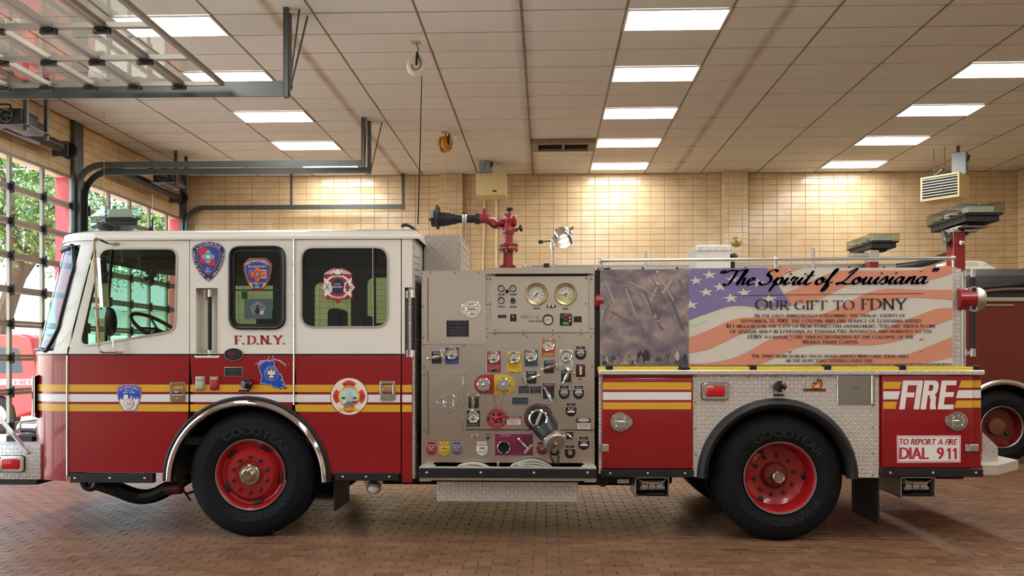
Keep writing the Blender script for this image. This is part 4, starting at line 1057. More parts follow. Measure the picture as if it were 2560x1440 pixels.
for r_, mm, l_ in ((13, p_dred, 5), (12, p_wh, 6), (9.3, p_dred, 7), (8.5, p_wh, 8)): felp(b, 323.5, 1009, r_, r_, l_, mm)
fp(b, [(322.5, 1003), (320, 1008), (321, 1013), (323, 1014), (322, 1009)], 9, p_dred); fp(b, [(327, 1004), (325, 1009), (325.5, 1014), (328, 1010)], 9, p_dred)
b.build('city_patch', cdoor)['label'] = 'blue and white shield patch with a city skyline'
# letters under the window
for ch, px in zip('FDNY', (595, 627, 660, 693)):
    b = MB(); tx(b, ch + '.', px, 861, 22.5, 1, p_dred, font='s', align='l', wpx=30 if ch != 'F' else 27); tx(b, ch + '.', px - 1, 861, 22.5, 1.1, p_dred, font='s', align='l', wpx=30 if ch != 'F' else 27); tx(b, ch + '.', px + 1, 861, 22.5, 1.2, p_dred, font='s', align='l', wpx=30 if ch != 'F' else 27); b.v = [v - Vector((PX(9), 0, 0)) for v in b.v]; b.build('letter', mid, kind='stuff')
# oval badge, plaque, sockets, marker lamp
b = MB(); x, z = S(585, 886); b.lathe([(.002, -.006), (PX(20), -.006), (PX(24), 0)], (x, YS, z), (0, -1, 0), m_gask, 28); b.xf(Matrix.Translation((0, 0, z)) @ Matrix.Diagonal((1, 1, .66, 1)) @ Matrix.Translation((0, 0, -z)))
felp(b, 585, 886, 21, 13, 6, p_bk); felp(b, 580, 884, 11, 6, 7, fm('maroon print', '5A1420')); b.tube([Vector((p[0], YS - .006, p[1])) for p in circ(x, z, PX(24), PX(15.5), 32)], .004, m_chrome, 5, closed=True); b.build('oval_badge', mid)
def plaque(px0, py0, px1, py1, par, rows, m_=None, y=YS, nm='plaque', cols=p_gr, hh=2.2):
    a, c = S(px0, py1, y), S(px1, py0, y); b = MB(); b.box(a[0], c[0], y - .005, y + .002, a[1], c[1], m_satin, .002); b.box(a[0] + .004, c[0] - .004, y - .0062, y - .003, a[1] + .004, c[1] - .004, m_ or p_bk)
    for k, (t_, w_) in enumerate(rows):
        yy_ = py0 + (py1 - py0) * (k + 1) / (len(rows) + .6); tx(b, t_, (px0 + px1) / 2, yy_, hh, 5, cols, y, wpx=w_)
    for sx in (px0 + 1.8, px1 - 1.8):
        q = S(sx, (py0 + py1) / 2, y); b.ball((q[0], y - .006, q[1]), .004, m_chrome, 6, 4)
    return b.build(nm, par)
plaque(561, 918, 607, 941, mid, [('MANUFACTURED ESPECIALLY FOR THE', 40), ('FIRE SERVICE', 20)], nm='maker_plaque')
def socket(px0, py0, px1, py1, col, par, nm):
    a, c = S(px0, py1), S(px1, py0); mm = mat('socket ' + col, col, .35); b = MB(); b.box(a[0], c[0], YS - .012, YS, a[1], c[1], mm, .005, 2); zc = (a[1] + c[1]) / 2; b.box(a[0] + .008, c[0] - .008, YS - .03, YS - .01, a[1] + .012, zc + .02, mm, .008, 2); b.box(a[0] + .012, c[0] - .012, YS - .022, YS - .01, zc + .022, c[1] - .012, m_satin, .003)
    for xx in (a[0] + .012, c[0] - .012): b.ball((xx, YS - .014, c[1] - .01), .005, m_bolt, 6, 4); b.ball((xx, YS - .014, a[1] + .01), .005, m_bolt, 6, 4)
    return b.build(nm, par)
socket(489, 941, 513, 976, 'B9B49A', mid, 'power_socket'); socket(525, 940, 549, 975, 'A93034', mid, 'air_socket')
def marker(px, py, par, y=YS):
    x, z = S(px, py, y); b = MB(); b.lathe([(.0, .07), (.03, .068), (.036, .05), (.034, .0)], (x, y, z), (-.55, -.84, 0), m_blk, 16); am = mat('amber marker lens', 'D96A14', .2); rd = mat('dark red marker lens', '5A0E12', .2)
    b.ball((x - .035, y - .035, z), (.022, .02, .026), am, 12, 8); b.ball((x + .03, y - .05, z), (.018, .02, .028), rd, 12, 8); b.box(x - .02, x + .02, y - .02, y, z - .045, z + .045, m_blk, .006)
    return b.build('marker_lamp', par)
marker(624, 960, mid); plaque(596, 973, 626, 981, mid, [('NO STEP', 16)], m_=p_bk, nm='caution_plate')
# blue state outline with its seal
b = MB()
kx, ky = .655, .69; O = (650, 902.5)
fp(b, [(O[0] + x * kx + 1.2, O[1] + y * ky + 1.5) for x, y in offset_poly(ccw(LA), 2.6)], 0, p_dred); fp(b, [(O[0] + x * kx, O[1] + y * ky) for x, y in offset_poly(ccw(LA), 1.8)], 1, p_wh); fp(b, [(O[0] + x * kx, O[1] + y * ky) for x, y in LA], 2, p_blue2)
for r_, mm, l_ in ((18.3, p_sil, 3), (17.3, p_blue2, 4), (12.2, p_sil, 5), (11.6, p_navy, 6)): felp(b, 679.5, 933, r_, r_, l_, mm)
atx(b, 'STATE OF LOUISIANA', 679.5, 933, 12.8, 3.3, 6, p_sil, mid=90, kx=.95); atx(b, 'UNION', 679.5, 933, 12.8, 2.6, 6, p_sil, mid=270, inward=True)
fp(b, sym([(679.5, 923), (677, 925), (677, 932), (674, 925), (671, 927), (669.5, 937), (674, 936), (679.5, 938)], 679.5), 7, p_crm); felp(b, 679.5, 941, 6.5, 2.8, 7, p_crm, 16)
b.tube([Vector((p[0], YS - .006, p[1])) for p in circ(*S(705, 950), PX(2.6), PX(2), 12)], .0013, p_wh, 4, closed=True)
tp = [S(x, y) for x, y in catmull([(640, 915), (655, 903), (670, 896.5), (684, 894.5), (700, 899), (712, 907), (720, 915)], 5)]; pathtext(b, '\u201cSpirit of Louisiana\u201d', tp, PX(10), YS - .008, p_wh, font='c', kx=.9)
b.build('state_emblem', mid)['label'] = 'bright blue state outline with round seal and script above'
b = MB(); fp(b, sym([(712.5, 985), (710, 990), (711, 993), (707, 992), (707, 997), (711, 995), (712.5, 1001)], 712.5), 1, p_crm); b.build('lily_emblem', mid)
# anniversary roundel on the crew door
b = MB(); cx, cy = 873, 991
for r_, mm, l_ in ((47.5, p_dred, 0), (46, p_crm, 1)): felp(b, cx, cy, r_, r_, l_, mm, 48)
maltese(b, cx, cy - 0, 39, 2, fm('rose red print', 'D23A40'), .5, .74)
for r_, mm, l_ in ((26.5, p_yl, 3), (22, p_sky if False else fm('pale sky print', 'BFD6D8'), 4)): felp(b, cx, cy - .5, r_, r_, l_, mm, 36)
fp(b, [(853, 1003), (893, 1003), (888, 1011), (878, 1015), (866, 1015), (857, 1011)], 5, p_gr)
fp(b, sym([(873, 975), (872, 980), (871.5, 985), (868, 988), (868, 981), (866, 988), (866, 999), (873, 999)], cx), 6, p_sil); felp(b, 859, 995, 5, 3, 6, fm('dark green print', '3A4A42'), 12); felp(b, 887, 995, 5, 3, 6, fm('dark green print'), 12)
fp(b, [(881, 1002), (895, 1002), (895, 1007), (881, 1007)], 7, p_dred); fp(b, [(855, 1004), (866, 1001), (867, 1006), (857, 1010)], 7, p_wh)
atx(b, 'Fire Department', cx, cy, 22.6, 4, 7, p_dred, mid=90, kx=.8); atx(b, 'New Orleans', cx, cy, 30.5, 5, 7, p_dred, mid=90, font='b', kx=.8)
for sg in (-1, 1): fp(b, [(cx + sg * 32 - 1.5, 986), (cx + sg * 32 + 1.5, 986), (cx + sg * 32 + 1.5, 999), (cx + sg * 32 - 1.5, 999)], 7, p_dred)
fp(b, [(845, 1020), (859, 1022), (859, 1019), (887, 1019), (887, 1022), (901, 1020), (898, 1023), (900, 1027), (887, 1026), (873, 1027), (859, 1026), (846, 1027), (848, 1023)], 7, p_yl); tx(b, '100 YEARS', cx, 1025.2, 4.4, 9, p_dred, wpx=26)
b.build('anniversary_roundel', crew)['label'] = 'cream roundel with red cross and yellow ribbon reading 100 YEARS'

# ---- pump panel
m_pan = mat('pump panel stainless', 'CCC3B6', 0.25, 0.93, var=0.05, vscale=1.5)
m_pan2 = mat('pump panel door stainless', 'D2C9BC', 0.22, 0.93, var=0.05, vscale=1.2)
YP = YS + .03
def SP(px, py): return S(px, py, YP)
def CP(pts): return CC(pts, YP)
def rect(px0, py0, px1, py1, Y): a, c = S(px0, py1, Y), S(px1, py0, Y); return a[0], c[0], a[1], c[1]
x0, x1, z0, z1 = rect(1053, 676, 1487, 1166, YP)
b = MB(); b.box(x0, x1, YP, YFAR - .03, z0, z1, m_pan, .004); b.box(x0 + .05, x1 - .05, YP + .1, YFAR - .2, .55, z0, m_blk)
pan = b.build('pump_panel', T)
def sheet(px0, py0, px1, py1, name, m_=m_pan2, th=.010, holes=None, y=YP):
    a = rect(px0, py0, px1, py1, y); return MB().box(a[0], a[1], y - th, y + .002, a[2], a[3], m_, .003).build(name, pan)
sheet(1056, 676.5, 1215.5, 861, 'upper_left_door'.replace('left_', '')); sheet(1227, 690, 1472, 830, 'gauge_panel', th=.008); sheet(1071, 921, 1158, 1100, 'compartment_door', th=.010)
b = MB(); a = rect(1215, 671, 1485, 687, YP); b.prism_x([(YP - .075, a[2] + .0), (YP - .075, a[3]), (YP + .1, a[3] + .01), (YP + .1, a[3] - .006), (YP - .069, a[3] - .006), (YP - .069, a[2])], a[0], a[1], m_pan); b.build('panel_light_hood', pan)
b = MB(); b.box(*[S(1237, 690, YP)[0], S(1470, 690, YP)[0]], YP - .04, YP - .01, S(1300, 690, YP)[1], S(1300, 684, YP)[1], m_blk, .006); b.build('panel_lamp_strip', pan)
for (px, p0, p1) in ((1070, 694, 854), (1071, 928, 1088)):
    a = rect(px - 1.6, p0, px + 1.6, p1, YP); b = MB(); b.box(a[0], a[1], YP - .016, YP - .002, a[2], a[3], m_bolt, .002); b.box(a[0] + .004, a[1] - .004, YP - .0165, YP - .01, a[2] + .01, a[3] - .01, m_blk); b.build('door_hinge', pan)
b = MB(); a = rect(1230, 829, 1462, 832, YP); b.box(a[0], a[1], YP - .014, YP - .002, a[2], a[3], m_satin, .002); b.build('door_hinge', pan)
b = MB(); a = rect(1053, 832, 1487, 833.2, YP); b.box(S(1216, 800, YP)[0], a[1], YP - .0015, YP, a[2], a[3], m_blk); a = rect(1053, 1074, 1487, 1075, YP); b.box(S(1160, 800, YP)[0], a[1], YP - .0015, YP, a[2], a[3], m_blk); b.build('panel_seam', pan)
rv = [(1055, 682), (1076, 682), (1137, 682), (1197, 682), (1058, 766), (1059, 844), (1059, 864), (1160, 864), (1217, 698), (1225, 697), (1217, 760), (1225, 760), (1217, 821), (1218, 841), (1237, 826), (1309, 826), (1382, 826), (1453, 826), (1237, 835), (1309, 835), (1382, 835), (1453, 835), (1318, 841), (1399, 841), (1479, 841), (1465, 696), (1479, 698), (1465, 759), (1479, 820), (1060, 916), (1060, 936), (1160, 936), (1060, 1006), (1160, 1006), (1060, 1073), (1161, 1073), (1241, 1076), (1318, 1076), (1060, 1098), (1480, 915), (1480, 1006), (1480, 1078), (1060, 1156), (1479, 1156)]
rvm = MB().ball((0, 0, 0), (.009, .006, .009), m_bolt, 8, 5).build('rivet', mesh_only=True)
for p in rv: x, z = SP(*p); sub('rivet', rvm, pan, (x, YP - .010, z))
# latches: dished D-ring handles
def dring(px, py, par, Y, tail=-1, r=21, ang=0.0):
    x, z = S(px, py, Y); R = PX(r, Y); b = MB()
    tl = [(x + R * cos(t), z + R * sin(t)) for t in [radians(a) for a in range(35, 326, 10)]]
    pts = [(x - (q[0] - x) * tail if tail > 0 else q[0], q[1]) for q in tl]
    c = []
    for a in range(0, 360, 10):
        t = radians(a); rr = R * (1 + .32 * max(0, cos(t - (0 if tail > 0 else pi))) ** 6); c.append((x + rr * cos(t), z + rr * sin(t)))
    b.plate([c, list(reversed(circ(x, z, R * .72, n=36)))], Y - .014, .012, m_chrome, .003)
    b.lathe([(R * .73, .012), (R * .68, 0.0), (R * .5, -.02), (0.001, -.026)], (x, Y - .002, z), (0, -1, 0), m_chrome, 28)
    b.torus((x, Y - .012, z), (0, 1, 0), R * .6, R * .07, m_chrome, 28, 6)
    b.box(x - R * .58, x + R * .58, Y - .022, Y - .01, z - R * .1, z + R * .12, m_chrome, .006, 2)
    b.cyl((x + tail * R * 1.05, Y - .02, z), (x + tail * R * 1.05, Y - .01, z), R * .15, m_satin, 10)
    for a in (45, 135, 225, 315): b.ball((x + R * .86 * cos(radians(a)), Y - .016, z + R * .86 * sin(radians(a))), .005, m_satin, 6, 4)
    return b.build('latch_handle', par)
dring(1180, 773, pan, YP - .01, -1, 22); dring(1122, 1007, pan, YP - .01, -1, 22)
def psign(px0, py0, px1, py1, lines, name, bg=p_bk, fg=p_gr, edge=None, y=None, h=2.6, wf=.8):
    y = YP - .008 if y is None else y; a = rect(px0, py0, px1, py1, y); b = MB(); b.box(a[0], a[1], y - .004, y + .001, a[2], a[3], edge or m_satin, .0015); q = .004; b.box(a[0] + q, a[1] - q, y - .0048, y - .002, a[2] + q, a[3] - q, bg)
    n = len(lines)
    for k, t_ in enumerate(lines):
        if t_: tx(b, t_, (px0 + px1) / 2, py0 + (py1 - py0) * (k + .5) / n + h / 2, h, 4, fg, y, wpx=min((px1 - px0) * wf, len(t_) * h * .95))
    return b.build(name, pan)
psign(1115, 800, 1173, 843, ['DONATED BY THE CITIZENS', 'AND FIRE SERVICE OF LOUISIANA', 'TO THE', 'CITY OF NEW YORK FIRE DEPARTMENT', 'IN HONOR OF THOSE LOST', 'SEPTEMBER 11, 2001', 'AND THE SPIRIT THAT UNITES US ALL', 'DECEMBER 2001'], 'dedication_plaque', fg=p_gr, h=2.2, y=YP - .01)
# gauges
p_face = mat('gauge face', 'E9E6DA', .35); p_dial = mat('yellowed gauge face', 'D8D8A0', .35); m_gold = mat('brushed brass bezel', 'C9B58C', .3, .9)
m_led = mat('dark red led window', '5A0F12', .3)
def gauge(px, py, r, name='gauge', bezel=m_chrome, face=p_face, nums=None, needle=225.0, led=False, y=None, brw=.2, ticks=True, half=None, text_='PSI'):
    y = YP - .01 if y is None else y; x, z = S(px, py, y); R = PX(r, y); b = MB()
    b.lathe([(R * 1.0, 0), (R * 1.0, .018), (R * .93, .026), (R * (1 - brw), .022), (R * (1 - brw) * .98, .01)], (x, y, z), (0, -1, 0), bezel, 32, cap=False)
    ri = R * (1 - brw) * .99; yf = y - .011; b.flat(circ(x, z, ri, n=32), yf, face)
    if half: b.flat([(x + ri * cos(a), z + ri * sin(a)) for a in [radians(t) for t in range(185, 361, 8)]], yf - .0004, half)
    if ticks:
        for k in range(17):
            a = radians(225 - 270 * k / 16); l0 = ri * (.86 if k % 2 else .8); w = ri * .02; u = Vector((cos(a), sin(a))); n_ = Vector((-u.y, u.x)) * w
            c = [u * l0 + n_, u * ri * .96 + n_, u * ri * .96 - n_, u * l0 - n_]; b.flat([(x + q.x, z + q.y) for q in c], yf - .0008, p_bk)
    if nums:
        for k, t_ in enumerate(nums): a = radians(225 - 270 * k / (len(nums) - 1)); text(b, t_, x + ri * .64 * cos(a), z + ri * .64 * sin(a) - ri * .07, ri * .15, yf - .001, p_bk)
    a = radians(needle); u = Vector((cos(a), sin(a))); n_ = Vector((-u.y, u.x)); q = [u * ri * .72, n_ * ri * .05 - u * ri * .0, -u * ri * .25 + n_ * ri * .06, -u * ri * .25 - n_ * ri * .06, -n_ * ri * .05]
    b.prism([(x + t.x, z + t.y) for t in q], yf - .004, yf - .002, p_bk); b.lathe([(ri * .08, 0), (ri * .08, .006), (0.0005, .007)], (x, yf, z), (0, -1, 0), p_bk, 10)
    if led: b.box(x - ri * .36, x + ri * .36, yf - .003, yf, z - ri * .62, z - ri * .38, m_led)
    text(b, text_, x, z - ri * .34, ri * .13, yf - .001, p_bk)
    b.flat(circ(x, z, R * .8, n=24), y - .02, glass('gauge glass', 'FAFAF6'))
    return b.build(name, pan)
def octo(px, py, r, y):  # eight-sided mounting ring behind a gauge
    x, z = S(px, py, y); R = PX(r, y); return MB().prism([(x + R * 1.08 * cos(radians(22.5 + 45 * k)), z + R * 1.08 * sin(radians(22.5 + 45 * k))) for k in range(8)], y - .008, y, m_satin).build('gauge_mount', pan)
gauge(1341.5, 736, 28.5, 'master_gauge', m_gold, nums=['0', '50', '100', '150', '200', '250', '300', '350', '400'], needle=225, brw=.27); gauge(1414, 736, 28.5, 'master_gauge', m_gold, nums=['0', '100', '200', '300', '400', '500', '600'], needle=195, brw=.27, half=p_dial)
for (px, py) in ((1253, 721.5), (1282.5, 721.5), (1253, 751)): gauge(px, py, 8.6, 'engine_gauge', m_blk, needle=160, ticks=True)
b = MB(); x, z = S(1282.5, 751.5, YP); b.lathe([(PX(8.6), 0), (PX(8.6), .014), (PX(7), .018), (PX(6.4), .012), (.001, .012)], (x, YP - .008, z), (0, -1, 0), m_satin, 20); b.flat(circ(x, z, PX(6.6), n=20), YP - .0215, mat('dark gauge face', '3A3A38', .4)); b.build('engine_gauge', pan)
b = MB(); x, z = S(1268, 728.5, YP); b.lathe([(PX(5), 0), (PX(5), .01), (PX(3.5), .02), (.001, .021)], (x, YP - .008, z), (0, -1, 0), m_blk, 16); b.build('push_button', pan)
gauge(1370, 799.5, 14, 'intake_gauge', m_blk, needle=190, brw=.2, text_='')
for (a, bb, c, dd, t_) in ((1244.5, 733.5, 1262.5, 739, 'OIL'), (1274, 733.5, 1292, 739, 'VOLTS'), (1244.5, 764, 1262.5, 769, 'WATER'), (1273.5, 764, 1291.5, 770, 'TEMP'), (1331.5, 768, 1350, 774, 'INTAKE'), (1405, 769, 1422, 775, 'DISCHARGE'), (1320, 800.5, 1337, 805, 'TEST'), (1338.5, 800.5, 1355, 805, 'TEST')): psign(a, bb, c, dd, [t_], 'label_plate', fg=p_sil)
psign(1366, 762, 1390, 770.5, [''], 'connector_plate', fg=p_sil)
for k in range(2): b = MB(); x, z = S(1373 + k * 9.5, 766, YP); b.cyl((x, YP - .008, z), (x, YP - .022, z), PX(3), m_chrome, 12); b.build('test_plug', pan)
psign(1243.5, 786.5, 1267, 796, ['ENGINE'], 'label_plate', fg=p_gr); psign(1274, 784.5, 1292, 804.5, [''], 'switch_plate', bg=p_bk); b = MB(); x, z = S(1283, 792, YP); b.cyl((x, YP - .01, z), (x, YP - .03, z), .008, m_chrome, 10); b.cyl((x, YP - .03, z), (x, YP - .055, z + .008), .005, m_chrome, 8); b.build('toggle_switch', pan)
psign(1301.5, 787, 1324, 796, ['PUMP'], 'label_plate', bg=m_satin, fg=p_bk)
b = MB(); x, z = S(1331, 792, YP); b.cyl((x, YP, z), (x, YP - .02, z), .009, m_gold, 10); b.build('pilot_lamp', pan); b = MB(); x, z = S(1345, 793, YP); b.cyl((x, YP, z), (x, YP - .022, z), PX(4.5), m_satin, 14); b.box(x - .004, x + .004, YP - .026, YP - .02, z - .02, z + .008, m_satin); b.build('key_switch', pan)
a = rect(1399.5, 783.5, 1430, 814.5, YP); b = MB(); b.box(a[0], a[1], YP - .02, YP, a[2], a[3], m_blk, .01, 2)
def blob(px, py, rx, ry, c): felp(b, px, py, rx, ry, 0, mat('key ' + c, c, .4), 14, YP - .02)
blob(1414.5, 788, 3.4, 2.6, 'C8332E'); blob(1406.5, 791, 2.5, 2.5, '2F8C86'); blob(1424.5, 794, 2.5, 3, 'D9962E'); blob(1424.5, 802, 2.5, 3, 'D9962E'); fp(b, [(1408, 795), (1419, 795), (1419, 801), (1408, 801)], 0, mat('led red', '7A1416', .4), YP - .02); fp(b, [(1404, 808.5), (1409, 804.5), (1420, 804.5), (1425, 808.5), (1420, 812), (1409, 812)], 0, mat('key green', '3E9A5A', .4), YP - .02); b.build('pressure_governor', pan)
psign(1433, 789.5, 1455, 806.5, [''], 'socket_plate', bg=p_bk)
# the coloured discharge gauges on their plates
def cplate(px0, py0, px1, py1, col, name='gauge_plate', y=YP):
    mm = mat('plate ' + col, col, .4); a = rect(px0, py0, px1, py1, y); b = MB(); b.box(a[0], a[1], y - .006, y, a[2], a[3], m_satin, .002); b.box(a[0] + .004, a[1] - .004, y - .0072, y - .004, a[2] + .004, a[3] - .004, mm); return b, mm
for (px0, py0, px1, py1, col, gy, tag_, tcol) in ((1112.5, 868, 1148, 911, '1E3E86', 884, 'NO. 1 CROSSLAY', '8FA6D8'), (1216.5, 877, 1253, 932, 'A5313A', 893.5, 'NO. 1 DISCHARGE', 'D8A8A8'), (1267.5, 877, 1304, 932, 'E0BE1C', 893.5, 'NO. 2 DISCHARGE', '6A5A10'), (1310, 873.5, 1346, 917, '55636A', 889.5, 'DECK GUN', '1C2022'), (1398, 873.5, 1433.5, 917, 'DEDCD2', 889.5, 'NO. 3 RIGHT DISCHARGE', '2A2A2A'), (1165.5, 1025.5, 1201, 1067.5, '111214', 1042, 'NO. 4 DISCHARGE', 'C8C8C8')):
    b, mm = cplate(px0, py0, px1, py1, col); tc = mat('print ' + tcol, tcol, .5); cxp = (px0 + px1) / 2; yb = min(py1 - 2, gy + 27)
    e = rect(px0 + 5, yb - 9, px1 - 5, yb, YP); b.box(e[0], e[1], YP - .0082, YP - .006, e[2], e[3], tc); b.box(e[0] + .002, e[1] - .002, YP - .009, YP - .006, e[2] + .002, e[3] - .002, mm)
    w = tag_.split(' ', 2); tx(b, tag_, cxp, yb - 3, 3.0, 7, tc, YP, wpx=22); b.build('gauge_plate', pan); octo(cxp, gy, 15.2, YP - .006); gauge(cxp, gy, 14.6, 'discharge_gauge', m_chrome, nums=['0', '100', '200', '300', '400'], needle=222, led=True, y=YP - .012, brw=.16)
b, mm = cplate(1353, 847.5, 1389, 891.5, 'C8632A'); tx(b, 'FOAM PRESSURE', 1371, 888, 3, 5, p_crm, YP, wpx=22); tx(b, 'GAUGE', 1371, 884, 3, 5, p_crm, YP); b.build('gauge_plate', pan); gauge(1371, 863, 15.2, 'foam_gauge', m_chrome, needle=-38, nums=['0', '', '100', '', '200'], y=YP - .006, brw=.16)
# pull handles on their dark plates
def tpull(px, py, px1, py1, plate_, name='valve_handle', sl=0.07, cross=True, col='2A3134'):
    if plate_: b, mm = cplate(*plate_, col); e = plate_; q = rect(e[0] + 5, e[1] + 2.5, e[2] - 5, e[1] + 8.5, YP); b.box(q[0], q[1], YP - .0085, YP - .006, q[2], q[3], mat('small label', '6E7A80', .5)); b.build('valve_plate', pan)
    y0 = YP - .05; p0 = Vector((S(px, py, y0)[0], y0, S(px, py, y0)[1])); p1 = Vector((S(px1, py1, y0 - .02)[0], y0 - .02, S(px1, py1, y0 - .02)[1])); b = MB(); d_ = p1 - p0
    b.tube([p0, p0 + d_ * .15, p0 + d_ * .5, p0 + d_ * .8, p1], [.009, .010, .0165, .011, .010], m_chrome, 10)
    b.ball(p0, .014, m_chrome, 10, 8)
    n_ = Vector((-d_.z, 0, d_.x)).normalized(); b.tube([p1 - n_ * .05, p1 - n_ * .03, p1 + n_ * .03, p1 + n_ * .05], [.01, .014, .014, .01], m_chrome, 10)
    mid_ = p0 + d_ * .3; b.cyl(mid_, mid_ + Vector((0, .06, 0)), .012, m_chrome, 10)
    return b.build(name, pan)
tpull(1070, 896.5, 1107, 889, (1078, 877, 1105, 910)); tpull(1356, 924, 1389, 911, (1358, 900, 1386, 934)); tpull(1347, 939, 1311, 950, (1314, 926, 1342, 960)); tpull(1408, 957, 1424, 927, (1401, 925, 1429, 957)); tpull(1362, 969, 1380, 1005, (1355.5, 956.5, 1387, 998)); tpull(1182, 1026, 1184, 988, (1170, 988, 1198, 1021)); tpull(1298, 1098, 1321, 1122, None)
b = MB(); x, z = S(1362, 964, YP); b.ball((x, YP - .05, z), .018, mat('red knob', '8E1A1E', .3), 10, 8); b.cyl((x, YP - .05, z), (x, YP, z), .006, m_chrome, 8); b.build('red_knob', pan)
b = MB(); x, z = S(1384, 964.5, YP); b.ball((x, YP - .03, z), .012, mat('red knob'), 10, 8); b.build('red_knob', pan)
# round shield-shaped drain plates
def drain(px, py, w, col, name='drain_plate', black=True, hpx=42, knob='disc'):
    mm = mat('plate ' + col, col, .4); b = MB(); W = PX(w / 2, YP); x, zt = S(px, py, YP); H = PX(hpx, YP)
    def sh(k): return [(x - W * k, zt - H * .02 * (1 / k)), (x - W * k, zt - H + W * k)] + [(x + W * k * cos(radians(a)), zt - H + W * 1.02 + W * k * sin(radians(a))) for a in range(180, 361, 15)] + [(x + W * k, zt - H * .02)]
    b.prism(sh(1.0), YP - .006, YP, m_satin); c = sh(.9); c = [(q[0], min(q[1], zt - H * .33)) for q in c]; b.prism(c, YP - .0075, YP - .004, mm)
    e = (x - W * .72, x + W * .72, zt - H * .24, zt - H * .06); b.box(e[0], e[1], YP - .0078, YP - .005, e[2], e[3], mm if not black else p_bk); text(b, 'DRAIN', x, zt - H * .19, PX(2.6), YP - .0085, p_wh if black else p_bk)
    zc = zt - H + W * 1.15
    if knob == 'face':
        for sx in (-1, 1): b.ball((x + sx * W * .35, YP - .01, zc + W * .25), (.007, .005, .007), m_chrome, 8, 5)
        b.cyl((x, YP - .006, zc + W * .15), (x, YP - .03, zc + W * .1), .012, m_chrome, 10); b.box(x - W * .62, x + W * .62, YP - .034, YP - .026, zc - W * .36, zc - W * .02, m_satin, .002); b.box(x - W * .56, x + W * .56, YP - .036, YP - .03, zc - W * .3, zc - W * .08, mm if not black else p_wh)
    elif knob == 'disc':
        b.lathe([(W * .62, 0), (W * .62, .02), (W * .5, .028), (.001, .028)], (x, YP - .007, zc), (0, -1, 0), m_satin, 20); b.box(x - W * .6, x + W * .6, YP - .05, YP - .034, zc - W * .2, zc + W * .2, m_satin, .004); b.box(x - W * .5, x + W * .5, YP - .052, YP - .04, zc - W * .12, zc + W * .12, p_gr)
    else: b.lathe([(W * .4, 0), (W * .4, .02), (W * .25, .02), (W * .25, .004), (.001, .004)], (x, YP - .007, zc), (0, -1, 0), m_satin, 16)
    return b.build(name, pan)
for (px, col) in ((1079, 'A5282E'), (1110.5, 'D8B21E'), (1142.5, '5E6A70')): drain(px, 1102, 30, col, black=False, hpx=38, knob='face')
drain(1205, 1102, 31, 'E0DED6', black=False, hpx=38, knob='face'); drain(1355.5, 1103, 30, '8E2A48', black=False, hpx=36, knob='face')
drain(1451.5, 864, 30, '17181A', hpx=37); drain(1410.5, 962.5, 30, '17181A', hpx=37); drain(1446.5, 962.5, 30, '17181A', hpx=37); drain(1427.5, 1006, 30, '17181A', hpx=37, knob='face'); drain(1459.5, 1089.5, 31, '17181A', hpx=37, knob='face'); drain(1425, 1111, 30, '17181A', hpx=37, knob='hole'); drain(1386, 1111, 26, '17181A', hpx=30, knob='hole')
# sight gauge
a = rect(1440, 910.5, 1463, 942, YP); b = MB(); b.box(a[0], a[1], YP - .012, YP, a[2], a[3], mat('oxblood plate', '4A1216', .4), .006, 2); b.cyl(((a[0] + a[1]) / 2, YP - .02, a[2] + .018), ((a[0] + a[1]) / 2, YP - .02, a[3] - .018), .011, mat('sight tube', 'D8D4B8', .15), 12); b.build('sight_gauge', pan)
b = MB(); x, z = S(1451, 948, YP); b.ball((x, YP - .008, z), .009, mat('brass', '8A6A3A', .4, .8), 8, 6); b.build('brass_plug', pan)
# twin capped discharges on a red and yellow plate
b = MB(); mr_, my_ = mat('plate A5313A'), mat('plate E0BE1C')
zc = S(1236, 961, YP)[1]; xl, xm, xr_ = S(1210, 961, YP)[0], S(1235.5, 961, YP)[0], S(1262, 961, YP)[0]; R = PX(24.5)
b.prism([(xl + R * cos(radians(a)), zc + R * sin(radians(a))) for a in range(90, 271, 12)] + [(xm, zc - R), (xm, zc + R)], YP - .007, YP, mr_); b.prism([(xr_ + R * cos(radians(a)), zc + R * sin(radians(a))) for a in range(-90, 91, 12)] + [(xm, zc + R), (xm, zc - R)], YP - .007, YP, my_)
b.build('discharge_plate', pan)
def cap(px, py, r, name='discharge_cap'):
    x, z = S(px, py, YP); R = PX(r); b = MB(); b.lathe([(R, 0), (R, .03), (R * .8, .035)], (x, YP - .006, z), (0, -1, 0), m_chrome, 28, cap=False); b.lathe([(R * .86, .028), (R * .86, .05), (R * .78, .056), (.001, .056)], (x, YP - .006, z), (0, -1, 0), m_satin, 28); b.ball((x, YP - .07, z), .014, m_chrome, 10, 8); b.torus((x, YP - .085, z - .008), (1, 0, 0), .012, .003, m_chrome, 14, 5)
    for k in range(4): a = pi / 4 + pi / 2 * k; b.box(x + R * .92 * cos(a) - .009, x + R * .92 * cos(a) + .009, YP - .06, YP - .035, z + R * .92 * sin(a) - .009, z + R * .92 * sin(a) + .009, m_chrome, .003)
    return b.build(name, pan)
cap(1210, 961, 17); cap(1260, 961, 17)
b = MB(); P = [at(1210, 963, YP - .075), at(1212, 985, YP - .03), at(1218, 1015, YP - .015), at(1224, 1030, YP - .012)]; b.tube(catmull(P, 6), .0018, m_satin, 5); b.build('cap_cable', pan)
b = MB(); P = [at(1260, 963, YP - .075), at(1258, 990, YP - .03), at(1252, 1030, YP - .012)]; b.tube(catmull(P, 6), .0018, m_satin, 5); b.build('cap_cable', pan)
